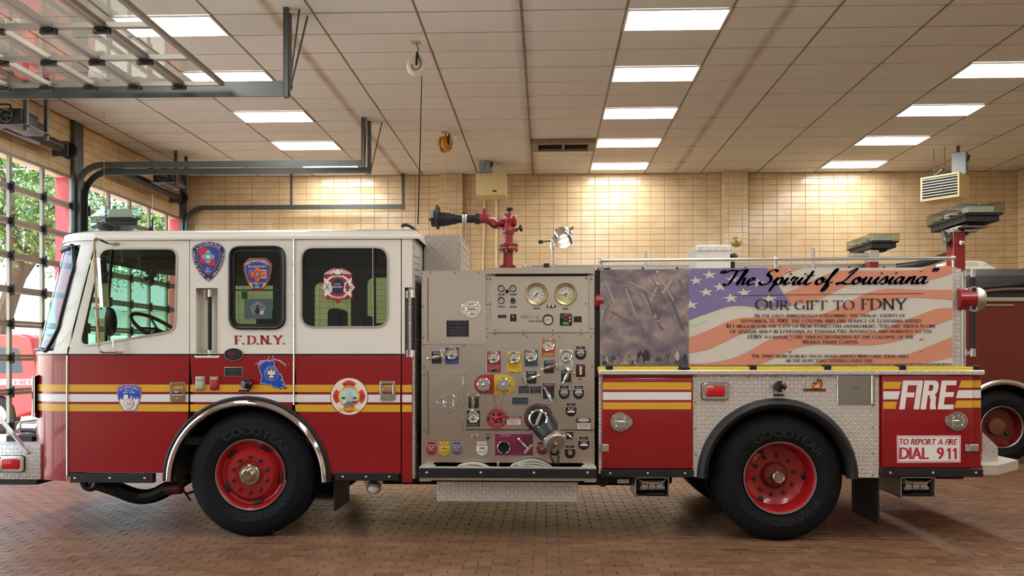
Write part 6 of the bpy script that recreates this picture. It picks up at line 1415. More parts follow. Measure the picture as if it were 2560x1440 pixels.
# grab rail at the back corner
b = MB(); x = S(2432, 700)[0]; z0_, z1_ = S(2432, 882)[1], S(2432, 684)[1]; b.cyl((x, YS, z0_ + .01), (x, YS, z1_ - .01), .02, m_rub, 14)
for z in (z0_, z1_): b.cyl((x, YS, z - .03), (x, YS, z + .035), .023, m_satin, 14); b.bar((x, YS, z), (x - .06, YS + .02, z), .03, .03, m_satin); b.box(x - .06, x - .045, YS, YS + .06, z - .03, z + .03, m_satin, .003)
b.build('grab_handle', hose)
# rear step
b = MB(); a = rect(2456, 1150, 2541, 1188, YS + .12); y0_ = YS + .12; pass
b.prism_z([(S(2456, 1150, y0_)[0], y0_), (S(2495, 1150, y0_)[0], y0_), (S(2540, 1150, y0_ + .35)[0] + .02, y0_ + .35), (S(2540, 1150, y0_ + .35)[0], YFAR - .3), (S(2456, 1150, y0_)[0], YFAR - .3)], S(2480, 1187, y0_)[1], S(2480, 1163, y0_)[1], m_dpz)
b.prism(CC([(2456, 1080), (2495, 1118), (2495, 1150), (2495, 1162), (2456, 1162)], y0_ + .25), y0_ + .25, y0_ + .27, m_dp); b.build('rear_step', T)

# ---- wheels
def tire(cx, cz, yf, name, par, letters=True, R=.533, wdt=.30):
    b = MB(); pf = [(.30, -.035), (.315, .0), (.36, .018), (.395, .021), (.40, .0225), (.405, .021), (.46, .013), (.495, -.004), (.512, -.028), (R - .006, -.045), (R, -.055)]
    for k in range(4): y = -.055 - (wdt - .11) * (k + 1) / 5; pf += [(R, y + .006), (R - .012, y + .005), (R - .012, y - .005), (R, y - .006)]
    pf += [(R, -wdt + .055), (.5, -wdt + .02), (.40, -wdt), (.30, -wdt + .03)]
    b.lathe(pf, (cx, yf, cz), (0, -1, 0), m_tire, 64, cap=False)
    if letters: arctext(b, 'GOODYEAR', cx, cz, .345, .062, yf - .0255, m_tirel, mid=78, kx=1.3); arctext(b, 'G289 WHA', cx, cz, .34, .055, yf - .0255, m_tirel, mid=292, kx=1.25, inward=True)
    # shoulder sipes
    for k in range(48):
        a = 2 * pi * k / 48; u = Vector((cos(a), 0, sin(a))); n_ = Vector((-sin(a), 0, cos(a))); c = Vector((cx, yf + .034, cz)) + u * .520
        b.box(-.001, .001, 0, .001, 0, .001, m_blk) if False else b.add([c - n_ * .004 - u * .018 + Vector((0, -.012, 0)), c + n_ * .004 - u * .018 + Vector((0, -.012, 0)), c + n_ * .004 + u * .009 + Vector((0, .004, 0)), c - n_ * .004 + u * .009 + Vector((0, .004, 0))], [(0, 1, 2, 3)], m_blk)
    return b.build(name, par)
m_rim = mat('red wheel paint', 'A01A1E', .28, coat=.5); m_lip = mat('bare rim lip', 'C4C0BA', .35, .7); m_nut = mat('rusty lug nut', '4A3A36', .6, .5); m_hub = mat('hub cap steel', 'B5AA98', .2, .95)
nutm = MB().lathe([(.017, 0), (.017, .012), (.0135, .014), (.0135, .032), (.008, .034), (.007, .045), (.0005, .046)], (0, 0, 0), (0, -1, 0), m_nut, 8).build('lug_nut', mesh_only=True)
def wheel_front(px, py):
    yf = YS + .03; x, z = S(px, py, yf); z = .538; w = MB(); c = (x, yf, z)
    w.lathe([(.303, .012), (.306, .004), (.303, -.004), (.29, -.006)], c, (0, -1, 0), m_lip, 56, cap=False); whl = w.build('wheel', T)
    tire(x, z, yf, 'tyre', whl, R=.54)
    d = MB(); d.lathe([(.296, .0), (.285, -.012), (.272, -.03), (.262, -.055), (.245, -.06), (.222, -.04), (.205, -.012), (.196, .0), (.12, .004), (.112, -.006), (.09, -.01), (.001, -.01)], c, (0, -1, 0), m_rim, 56, cap=False); d.build('rim', whl)
    for k in range(5):
        a = radians(64 - 72 * k); h = MB(); h.ball((0, 0, 0), (.05, .004, .028), m_blk, 20, 8); h.xf(Matrix.Translation((x + .238 * cos(a), yf + .046, z + .238 * sin(a))) @ Matrix.Rotation(-(a - pi / 2), 4, 'Y') @ Matrix.Rotation(.35, 4, 'X')); h.build('hand_hole', whl)
    for k in range(10): a = radians(18 + 36 * k); sub('lug_nut', nutm, whl, (x + .152 * cos(a), yf - .002, z + .152 * sin(a)))
    h = MB(); h.lathe([(.088, -.012), (.088, .02), (.082, .026), (.06, .028), (.052, .032), (.049, .06), (.04, .07), (.001, .072)], c, (0, -1, 0), m_hub, 32)
    for k in range(8): a = 2 * pi * k / 8; h.ball((x + .072 * cos(a), yf - .027, z + .072 * sin(a)), .006, m_bolt, 6, 4)
    h.build('hub_cap', whl)
def wheel_rear(px, py):
    yf = YS + .03; x, z = S(px, py, yf); z = .531; c = (x, yf, z)
    w = MB(); w.lathe([(.303, .012), (.306, .004), (.303, -.004), (.29, -.006)], c, (0, -1, 0), m_lip, 56, cap=False); whl = w.build('wheel', T)
    tire(x, z, yf, 'tyre', whl); tire(x - .0, z, yf + .34, 'tyre', whl, False)
    d = MB(); d.lathe([(.297, .002), (.288, -.014), (.276, -.03), (.268, -.10), (.25, -.15), (.215, -.172), (.18, -.178), (.001, -.178)], c, (0, -1, 0), m_rim, 56, cap=False); d.build('rim', whl)
    m_rustred = mat('rusty red hub', '6E1A1A', .6, var=.3, vscale=30)
    h = MB(); h.lathe([(.115, -.178), (.112, -.15), (.1, -.12), (.088, -.11), (.088, -.105), (.045, -.10)], c, (0, -1, 0), m_rustred, 32)
    for k in range(8): a = 2 * pi * k / 8 + .2; h.ball((x + .078 * cos(a), yf + .103, z + .078 * sin(a)), .01, m_rustred, 8, 6)
    h.lathe([(.05, -.11), (.05, -.03), (.044, -.024), (.038, -.03), (.036, -.035), (.001, -.034)], c, (0, -1, 0), m_hub, 24); h.build('axle_hub', whl)
    for k in range(10): a = radians(10 + 36 * k); sub('lug_nut', nutm, whl, (x + .168 * cos(a), yf + .176, z + .168 * sin(a)))
    for a in (0, 120, 240): a = radians(a); hh = MB(); hh.ball((x + .245 * cos(a), yf + .15, z + .245 * sin(a)), (.026, .012, .036), m_blk, 16, 8); hh.build('hand_hole', whl)
wheel_front(626, 1192); wheel_rear(1950, 1197)
# far side wheels and axles, chassis frame
for px in (626, 1950):
    x = S(px, 1190)[0]; b = MB(); b.cyl((x, YS + .3, .53), (x, YFAR - .3, .53), .09, m_blk, 14); b.ball((x, YS + 1.22, .5), (.22, .22, .2), m_blk, 14, 8); b.build('axle', T)
    for k, yy in enumerate((YFAR - .33, YFAR - .67) if px > 1000 else (YFAR - .33,)): tire(x, .531, yy, 'far_tyre'.replace('far_', ''), T, False)
b = MB()
for yy in (YS + .75, YFAR - .83): b.box(S(150, 1100)[0], S(2420, 1100)[0], yy, yy + .09, .62, .86, m_blk)
b.build('chassis_frame', T)
b = MB(); P = [at(225, 1200, YS + .5), at(290, 1222, YS + .55), at(340, 1240, YS + .6), at(385, 1238, YS + .6), at(430, 1215, YS + .6), at(470, 1190, YS + .6)]; b.tube(catmull(P, 4), [.05] + [.07] * 30, m_blk, 10); b.tube(catmull([at(205, 1195, YS + .2), at(215, 1218, YS + .2), at(235, 1218, YS + .2), at(245, 1195, YS + .2)], 4), .03, m_blk, 8); b.box(S(250, 1200)[0], S(470, 1200)[0], YS + .7, YS + 1.6, .45, .8, m_blk, .05, 2); b.build('front_suspension', T)
b = MB(); a = at(415, 1222, YS + .3); b.cyl(a, a + Vector((.14, 0, .01)), .055, mat('maroon cylinder', '4A1A1C', .5), 14); b.build('brake_chamber', T)
b = MB(); a = at(463, 1235, YS + .4); b.bar(a + Vector((-.02, 0, .04)), a + Vector((.05, 0, -.06)), .02, .01, m_blk); b.cyl(a, a + Vector((.1, 0, .03)), .012, m_blk, 6); b.build('brake_lever', T)
def flap(px, y0p, y1p, w=.55, col=m_rub):
    x = S(px, y0p, YS + .04)[0]; z0_, z1_ = S(px, y1p, YS + .04)[1], S(px, y0p, YS + .04)[1]; return MB().box(x - .006, x + .006, YS + .04, YS + .04 + w, z0_, z1_, col, .002).build('mud_flap', T)
flap(2197, 1188, 1312, .58); flap(836, 1200, 1279, .5)
b = MB(); a = at(935, 1216, YS + .12); b.lathe([(.06, -.02), (.065, .02), (.058, .035)], a, (0, -.8, -.6), m_satin, 20); b.ball(a + Vector((0, -.02, -.012)), (.05, .035, .05), mat('frosted lamp glass', 'D8D8D4', .25), 14, 8); b.box(a.x - .08, a.x + .08, YS + .1, YS + .14, a.z + .02, a.z + .06, m_satin, .004); b.build('ground_lamp', T)
# wheel chocks in their open boxes
def chockbox(px0, px1, py0, py1):
    y0_ = YS + .05; a = rect(px0, py0, px1, py1, y0_); d_ = .42; b = MB(); t = .008
    b.box(a[0], a[1], y0_, y0_ + d_, a[2], a[2] + t, m_alu); b.box(a[0], a[1], y0_, y0_ + d_, a[3] - t, a[3], m_alu); b.box(a[0], a[0] + t, y0_, y0_ + d_, a[2], a[3], m_alu); b.box(a[1] - t, a[1], y0_, y0_ + d_, a[2], a[3], m_alu); b.box(a[0], a[1], y0_ + d_, y0_ + d_ + t, a[2], a[3], m_alu); bx = b.build('chock_box', T)
    c = MB(); zz = a[2] + .03; w_ = (a[1] - a[0])
    for k in range(3): x = a[0] + w_ * (.3 + .22 * k); c.box(x - .025, x + .025, y0_ + .06, y0_ + .1, zz + .02, a[3] - .05, m_satin, .006, 2); c.box(x - .03, x + .03, y0_ + .04, y0_ + .08, zz + .03, zz + .075, m_satin, .01, 2)
    c.cyl((a[0] + .05, y0_ + .09, a[3] - .06), (a[1] - .03, y0_ + .09, a[3] - .06), .02, m_satin, 10); c.cyl((a[0] + .05, y0_ + .07, zz + .04), (a[1] - .03, y0_ + .07, zz + .04), .018, m_satin, 10); c.box(a[0] + .02, a[1] - .02, y0_ + .1, y0_ + .36, zz, a[3] - .03, m_blk, .01); c.box(a[0] + w_ * .35, a[1] - w_ * .12, y0_ + .02, y0_ + .06, a[2] + .012, a[2] + .035, m_blk, .004); c.build('wheel_chock', bx)
    c = MB(); c.tube(catmull([(a[0] + .02, y0_ + .005, a[3] - .015), (a[0] + w_ * .35, y0_ + .002, a[3] - .05), (a[0] + w_ * .7, y0_ + .002, a[3] - .05), (a[1] - .02, y0_ + .005, a[3] - .015)], 5), .005, m_satin, 6); c.build('retaining_wire', bx)
chockbox(1588, 1673, 1193, 1243); chockbox(2252, 2339, 1193, 1244)
b = MB(); a = at(1555, 1203, YS + .1); b.box(a.x - .04, a.x + .06, YS + .08, YS + .11, a.z - .018, a.z + .022, m_satin, .003); b.build('data_plate', T)
b = MB(); b.tube(catmull([at(1495, 1195, YS + .1), at(1500, 1210, YS + .1), at(1512, 1212, YS + .1), at(1517, 1192, YS + .1)], 5), .013, m_blk, 8); b.build('drain_hose', T)
b = MB(); b.box(S(1690, 1200)[0], S(1775, 1200)[0], YS + .5, YS + 1.9, .5, .78, m_blk, .04, 2); b.box(S(880, 1200)[0], S(1700, 1200)[0], YS + .4, YS + 2.1, .40, .8, m_blk, .03); b.box(S(2160, 1200)[0], S(2420, 1200)[0], YS + .5, YS + 2.0, .48, .8, m_blk, .03); b.box(S(2365, 1200)[0], S(2435, 1200)[0], YS + .15, YS + .6, S(2400, 1205)[1], S(2400, 1185)[1], m_blk, .01); b.build('underbody_shade_box', T, kind='stuff')  # black underbody boxes; the wide ones are added to darken the floor beneath

# ---- on top of the engine
b = MB(); yb_, ye_ = YS + .45, YS + 1.28; x0, z1 = S(1059, 587, yb_); x1 = S(1153, 587, yb_)[0]; b.box(x0, x1, yb_, ye_, S(1100, 680, YP)[1] - .1, z1, diamond('tread plate dull', 'B4AEA4', 'xz', 30.0, .6, .45), .008); bxo = b
for k in range(9): z = z1 - .03 - k * .06; b.tube([(x1 + .001, yb_ + .02, z), (x1 + .001, ye_ - .05, z - .0)], .006, m_alu, 5)
b.build('tread_plate_box', T)
b = MB(); P = [at(1004, 566, YS + .3), at(1015, 562, YS + .3), at(1032, 570, YS + .35), at(1048, 590, YS + .4), at(1056, 610, YS + .5)]; b.tube(catmull(P, 5), .016, m_blk, 8); b.build('cab_cable_conduit', T)
# deck gun
YG = YS + 1.15
def G(px, py, dy=0): return at(px, py, YG + dy)
m_gun = mat('deck gun red', '8E1E22', .32, coat=.4); pxg = lambda n: PX(n, YG)
gp = MB(); c = G(1270, 674); 
gp.cyl(G(1270, 690), G(1270, 586), pxg(12.5), m_gun, 24); gp.lathe([(pxg(24), 0), (pxg(25), .012), (pxg(25), .03), (pxg(24), .036)], G(1271, 628), (0, 0, 1), m_gun, 28); gp.lathe([(pxg(24), 0), (pxg(25), .01), (pxg(25), .028), (pxg(20), .036)], G(1271, 618.5), (0, 0, 1), m_gun, 28)
for k in range(4): a = pi / 4 + pi / 2 * k; gp.prism_z([(c.x + .02 * cos(a), YG + .02 * sin(a)), (c.x + .1 * cos(a) - .012 * sin(a), YG + .1 * sin(a) + .012 * cos(a)), (c.x + .1 * cos(a) + .012 * sin(a), YG + .1 * sin(a) - .012 * cos(a))], c.z - .02, c.z + .03, m_gun)
for sx in (-1, 1): V0 = [G(1270 + sx * 11, 656), G(1270 + sx * 21, 676), G(1270 + sx * 10, 676)]; gp.add([v + Vector((0, -.01, 0)) for v in V0] + [v + Vector((0, .01, 0)) for v in V0], [(0, 1, 2), (5, 4, 3), (0, 3, 4, 1), (1, 4, 5, 2), (2, 5, 3, 0)], m_gun)
for k in range(6): a = 2 * pi * k / 6 + .3; p = G(1271, 632) + Vector((cos(a) * pxg(20), sin(a) * pxg(20), 0)); gp.cyl(p, p + Vector((0, 0, .085)), .009, m_alu, 6)
gun = gp.build('deck_gun', T); gun['label'] = 'red water cannon with black nozzle on the pump housing'
b = MB(); b.lathe([(pxg(14), 0), (pxg(15), .006), (pxg(15), .06), (pxg(13.5), .07)], G(1271, 586), (0, 0, 1), m_gun, 24); b.tube(catmull([G(1271, 575), G(1272, 555), G(1272, 547), G(1268, 545, .03)], 4), pxg(12.5), m_gun, 20); b.ball(G(1274, 550), pxg(16), m_gun, 18, 12); b.lathe([(pxg(15.5), 0), (pxg(15.5), .035), (pxg(12), .05)], G(1279, 552), (1, 0, 0), m_gun, 8)
b.build('swivel', gun)
b = MB(); b.tube(catmull([G(1262, 557, .05), G(1250, 560, .04), G(1236, 560, .0), G(1228, 553, -.03), G(1214, 547, -.04), G(1199, 547, -.03)], 5), [pxg(11)] * 8 + [pxg(11.5)] * 18, m_gun, 20); b.cyl(G(1210, 545, -.03), G(1210, 523, -.03), pxg(7), m_gun, 16); b.build('elbow', gun)
b = MB(); y_ = -.03; b.lathe([(pxg(13), 0), (pxg(13.5), .01), (pxg(13.5), .04), (pxg(9.5), .046), (pxg(9.5), .2), (pxg(10.5), .21), (pxg(10.5), .23), (pxg(13), .235), (pxg(13), .27), (pxg(15), .29), (pxg(17.5), .36), (pxg(17.5), .42), (pxg(18.5), .43), (pxg(18.5), .47), (pxg(17), .475), (pxg(10), .48), (pxg(3), .482), (pxg(3), .5), (.001, .5)], G(1199, 547, y_), (-1, 0, -.01), m_rub, 28); b.torus(G(1094.5, 543, y_), (1, 0, 0), pxg(27), pxg(4), m_rub, 28, 8); b.lathe([(pxg(18.8), 0), (pxg(18.8), .03)], G(1086, 543, y_), (-1, 0, 0), mat('pale nozzle band', '9A8E88', .6), 28, cap=False)
for k in range(6): a = 2 * pi * k / 6; p = G(1094.5, 543, y_); b.tube([p + Vector((0, cos(a), sin(a))) * pxg(16), p + Vector((0, cos(a), sin(a))) * pxg(26)], .012, m_rub, 6)
b.build('nozzle', gun)
b = MB(); p = G(1162, 546, y_); b.box(p.x - .025, p.x + .025, p.y - pxg(11), p.y + pxg(11), p.z - pxg(12), p.z + pxg(10), m_alu, .01, 2); b.box(p.x - .028, p.x + .028, p.y - .03, p.y + .03, p.z + pxg(10), p.z + pxg(13), m_blk, .004); b.bar(G(1165, 552, y_ - .06), G(1164, 618, y_ - .03), .015, .008, m_alu); b.bar(G(1163, 618, y_ - .03), G(1169, 627, y_ - .03), .015, .008, m_alu); b.build('barrel_strap', gun)
def tknob(p, d_, par): 
    b = MB(); d_ = Vector(d_).normalized(); b.cyl(p, p + d_ * .04, .008, m_blk, 8); b.lathe([(.012, 0), (.034, .012), (.036, .03), (.02, .036), (.001, .036)], p + d_ * .03, d_, m_blk, 12); return b.build('clamp_knob', par)
tknob(G(1273.5, 536), (0, 0, 1), gun); tknob(G(1290, 573), (.9, -.2, .15), gun); b = MB(); b.cyl(G(1282, 576), G(1294, 574), pxg(4.5), m_gun, 12); b.build('clamp_boss', gun)
# spotlight
YL = YS + .5
b = MB(); b.cyl(at(1381.5, 690, YL), at(1381.5, 622, YL), PX(4, YL), m_chrome, 14); b.cyl(at(1382, 690, YL), at(1382, 661, YL), PX(5.5, YL), m_satin, 14); b.cyl(at(1380.5, 624, YL), at(1380.5, 606, YL), PX(5.5, YL), m_chrome, 14); sp = b.build('spotlight', T); sp['label'] = 'chrome swivel spotlight on a short pole'
b = MB(); p = at(1384, 602, YL); b.ball(p, .03, m_chrome, 12, 8); b.tube([p, at(1392, 606, YL), at(1397, 612, YL)], .014, m_chrome, 8); b.tube([p, at(1356, 604, YL)], .006, m_blk, 6); b.ball(at(1352, 604.5, YL), (.024, .018, .018), m_rub, 10, 8); b.build('swivel', sp)
b = MB(); d_ = (at(1414, 617, YL - .1) - at(1402, 583, YL)).normalized(); b.lathe([(.045, -.02), (.07, -.01), (.082, .03), (.085, .07), (.09, .075), (.09, .1), (.08, .105)], at(1404, 583, YL), d_, m_chrome, 28); b.lathe([(.08, .098), (.001, .105)], at(1404, 583, YL), d_, mat('spot lens', 'C8C08A', .1, coat=1), 28, cap=False); p = at(1413, 576, YL); b.box(p.x - .04, p.x + .04, p.y - .03, p.y + .03, p.z - .035, p.z + .03, m_chrome, .012, 2); b.tube([at(1421, 577, YL), at(1434, 569, YL)], .014, m_chrome, 8); b.build('lamp_head', sp)
# ladder on the far side of the hose bed
YLd = YS + 1.95; lz1 = at(1800, 660.5, YLd).z; xl0, xl1 = at(1305, 662, YLd).x, at(2340, 662, YLd).x
ld = thing('extension_ladder', 'silver extension ladder lying flat along the top of the body', 'ladder', (xl0, YLd, lz1 - .075))
for yl in (YLd, YLd + .4): b = MB(); b.box(xl0, xl1, yl, yl + .03, lz1 - .075, lz1, m_satin, .004); b.box(xl0, xl1, yl - .012, yl, lz1 - .012, lz1, m_alu); b.box(xl0, xl1, yl - .012, yl, lz1 - .075, lz1 - .065, m_alu); b.build('beam', ld)
for px in (1420, 2050): b = MB(); x = S(px, 660, YLd)[0]; b.box(x - .03, x + .03, YLd - .03, YLd + .46, zu1 - .02, lz1 - .0755, m_satin); b.build('ladder_rest', T)
rg = MB().cyl((0, 0, 0), (0, .37, 0), .016, m_satin, 10).build('rung', mesh_only=True)
hm = MB().lathe([(.016, 0), (.016, .004), (.001, .004)], (0, 0, 0), (0, -1, 0), m_blk, 14).build('rung_hole', mesh_only=True)
k = 0; x = at(1353, 668, YLd).x
while x < xl1 - .1: sub('rung', rg, ld, (x, YLd + .028, lz1 - .04)); sub('rung_hole', hm, ld, (x, YLd - .001, lz1 - .045)); x += .366
b = MB(); text(b, '24', at(1321, 662, YLd).x, at(1321, 662.5, YLd).z, .028, YLd - .014, p_bk, rot=pi); b.flat(CC([(1311, 662), (1328, 662), (1328, 669), (1311, 669)], YLd), YLd - .013, p_wh); b.build('length_label', ld)
b = MB(); p = at(1366, 665, YLd - .05); b.box(p.x - .03, p.x + .03, YLd - .05, YLd + .02, p.z - .04, p.z + .03, m_blk, .006); b.build('ladder_stop', ld)
# top handrail
YH = YS + .06; b = MB(); pa, pb = at(1503, 652, YH), at(2384, 645, YH); zz = (pa.z + pb.z) / 2; b.cyl((pa.x, YH, pa.z), (pb.x, YH, pb.z), PX(4.6, YH), m_satin, 14); hr = b.build('top_handrail', hose)
for px in (1503, 1942, 2383):
    t_ = (px - 1503) / 881; p = pa.lerp(pb, t_); b = MB(); b.ball(p, PX(7, YH), m_alu, 12, 8); b.cyl(p, (p.x, YH, zu1), PX(3.4, YH), m_alu, 10); b.cyl((p.x, YH, zu1), (p.x, YH, zu1 + .012), PX(9, YH), m_alu, 14); b.build('rail_stanchion', hose)
b = MB(); x, z = S(1505, 671, YH); b.box(x - .04, x + .05, YH - .02, YH + .06, zu1, zu1 + .02, m_blk, .006); b.build('rubber_pad', hose)
# white tower box
yt = YS + .62; xa_, zt_ = S(1741, 615, yt); xb_ = S(1826, 615, yt)[0]; b = MB(); b.box(xa_, xb_, yt, yt + .4, zu1, zt_, mat('white crinkle paint', 'DAD4C8', .6, bump=.3, bscale=150), .006); b.box(xa_ - .004, xb_ + .01, yt - .012, yt + .41, zt_ - .045, zt_ + .006, diamond('tread plate white', 'DCD8CE', 'xz', 14, .5, .45), .006); b.build('fill_tower', hose); b = MB(); p = at(1832, 640, yt + .2); b.ball(p, (.05, .06, .03), m_blk, 10, 6); b.cyl(p, (p.x, p.y, zu1), .02, m_blk, 8); b.build('vent_cap', hose)
for px, pt in ((1614, 626), (2033, 620)): yq = YS + .9; p = at(px, pt, yq); b = MB(); b.box(p.x - .014, p.x + .014, yq - .014, yq + .014, zu1 - .02, p.z, m_satin, .003); b.build('divider_post', hose)
# light bars
m_clear = glass('clear lamp cover', 'DDE2DA', 1.3, dirt=.02)
def lightbar(plan, z0, z1, label, foot=None, grp=None, name='light_bar'):
    cx = sum(p[0] for p in plan) / len(plan); cy = sum(p[1] for p in plan) / len(plan); 
    plan = ccw(plan); inn = [(cx + (x - cx) * .86, cy + (y - cy) * .9) for x, y in plan]; mid_ = [(cx + (x - cx) * .97, cy + (y - cy) * .97) for x, y in plan]
    b = MB(); b.prism_z(mid_, z0, z0 + .018, m_blk); b.prism_z(inn, z0 - .05, z0, m_blk); t = b.build(name, T); t['label'] = label
    b = MB(); b.prism_z(plan, z0 + .012, z1, m_clear); b.build('lens_cover', t)
    # mirrors and bulbs inside
    P = [Vector((x, y, 0)) for x, y in inn]; e = [(P[(i + 1) % 4] - P[i]).length for i in range(4)]; i0 = 0 if e[0] < e[1] else 1
    A, B, C_, D_ = P[i0], P[(i0 + 1) % 4], P[(i0 + 2) % 4], P[(i0 + 3) % 4]; N = 4
    for k in range(N):
        s0, s1 = (k + .08) / N, (k + .92) / N; q = [A.lerp(D_, s0), B.lerp(C_, s0), B.lerp(C_, s1), A.lerp(D_, s1)]; c = sum(q, Vector()) / 4; q = [c + (v - c) * .8 for v in q]
        b = MB(); b.prism_z([(v.x, v.y) for v in q], z0 + .02, z0 + .03, m_blk); b.prism_z([(c.x + (v.x - c.x) * (.95 if k % 2 == 0 else .6), c.y + (v.y - c.y) * (1.05 if k % 2 == 0 else .6)) for v in q], z0 + .03, z1 - .022, mat('silver reflector', 'CDD0CC', .25, .3) if k % 2 == 0 else mat('grey reflector', '3E413E', .3, .3)); q2 = [A.lerp(D_, s1 + .02), B.lerp(C_, s1 + .02)]; b.bar(q2[0] + Vector((0, 0, (z0 + z1) / 2)), q2[1] + Vector((0, 0, (z0 + z1) / 2)), (z1 - z0) * .7, .006, mat('frosted divider', 'C4C6BC', .4)); b.build('reflector', t)
    b = MB(); b.box(cx - .07, cx + .09, cy - .2, cy - .06, z0 - .075, z0 - .01, m_blk, .02, 2); b.box(cx - .1, cx + .06, cy + .08, cy + .2, z0 - .075, z0 - .01, m_blk, .02, 2); b.build('mounting_foot', t); return t
yn = YS + .05
p0, p1 = at(2413, 507, yn), at(2511, 507, yn); zt0, zt1 = at(2460, 536, yn).z, at(2460, 506, yn).z
lightbar([(p0.x, yn), (p1.x, yn), (p1.x, yn + .68), (p0.x, yn + .68)], zt0, zt1, 'clear light bar on the tall red post beside the slatted heater')
b = MB(); x0, x1 = at(2374, 600, YS + .3).x, at(2405, 600, YS + .3).x; zt = at(2390, 580, YS + .3).z; b.box(x0, x1, YS + .24, YS + .36, zu1 - .05, zt, m_red, .006); b.build('lamp_post', hose); b = MB(); xm = (x0 + x1) / 2; b.box(xm - .06, p1.x - .12, YS + .22, YS + .4, zt - .01, zt + .012, m_satin, .003); b.bar((xm + .02, YS + .3, zt - .1), (p0.x + .2, YS + .3, zt0 - .075), .08, .02, m_satin); b.box(p0.x + .02, p0.x + .26, YS + .16, YS + .5, zt0 - .085, zt0 - .072, m_satin, .003); b.bar((xm, YS + .3, zt), (p0.x + .06, YS + .3, zt0 - .078), .16, .06, m_red); b.build('lamp_bracket', hose)
b = MB(); p = at(2362, 597, YS + .3); b.lathe([(.02, .07), (.035, .06), (.05, .03), (.075, .0), (.08, -.008), (.07, -.004), (.03, .02)], p, (.93, -.3, .2), mat('grey horn', '7A7C7C', .3, .8), 24); b.cyl(p, (x0, YS + .3, p.z), .02, m_satin, 8); b.build('siren_horn', hose)
b = MB(); p = at(2404, 607, YS + .22); b.ball(p, .026, m_chrome, 12, 8); b.cyl(p, (x1 - .01, YS + .26, p.z), .016, m_chrome, 8); b.build('rear_lamp', hose)
yn = YS + 1.72; p0, p1 = at(2177, 584, yn), at(2249, 584, yn); zt0, zt1 = at(2210, 606, yn).z, at(2210, 583, yn).z; zf = zt0
lightbar([(p0.x, yn), (p1.x, yn), (p1.x, yn + .68), (p0.x, yn + .68)], zt0, zt1, 'clear light bar on the short red post over the far side of the body')
b = MB(); x0, x1 = at(2178, 650, yn).x, at(2203, 650, yn).x; b.box(x0, x1, yn + .06, yn + .18, zu1 - .05, zt0 - .2, m_red, .005); b.box(x0 - .0, x1 + .0, yn + .05, yn + .19, zt0 - .2, zt0 - .07, m_satin, .005); b.box(x0 - .18, x0, yn + .06, yn + .18, zt0 - .14, zt0 - .1, m_satin, .004); b.build('lamp_post', hose)
# front bars on the cab roof, swept back in a V
ya = YS + .28; A, B = at(262, 515, ya), at(354, 515, ya); z0f, z1f = max(zR + .085, at(300, 549, ya).z), at(300, 514, ya).z
for sg, lb in ((1, 'clear light bar on the cab roof beside the rusty cardboard coloured lens'), (-1, 'clear light bar on the far side of the cab roof')):
    pl = [(A.x, A.y), (B.x, B.y), (B.x - .42, B.y + .5), (A.x - .42, A.y + .5)]
    if sg < 0: pl = [(x, YS + YFAR - y) for x, y in pl]
    lightbar(pl, z0f, z1f, ['', 'clear light bar swept back over the near side of the cab roof', 'clear light bar over the far edge of the cab roof'][sg])
b = MB(); p = at(268, 566, YS + .35); b.tube(catmull([at(228, 568, YS + .4), at(262, 558, YS + .3), at(290, 566, YS + .3)], 5), .009, m_blk, 6); b.cyl((A.x - .1, ya + .25, zR - .01), (A.x - .1, ya + .25, z0f - .06), .03, m_blk, 8); b.cyl((B.x - .2, ya + .35, zR - .01), (B.x - .2, ya + .35, z0f - .06), .03, m_blk, 8); b.build('lamp_cable', cab, kind='stuff')
b = MB(); p = at(381, 572, YS + .6); b.cyl((p.x, p.y, zR - .005), (p.x, p.y, at(381, 545, YS + .6).z), .008, m_blk, 6); b.cyl((p.x, p.y, zR), (p.x, p.y, at(381, 486, YS + .6).z), .0022, m_satin, 5); b.build('whip_aerial', cab)
b = MB(); b.tube(catmull([at(2240, 668, YS + 1.2), at(2300, 660, YS + 1.1), at(2374, 638, YS + .9)], 5), .035, m_blk, 10); b.build('suction_hose', hose)

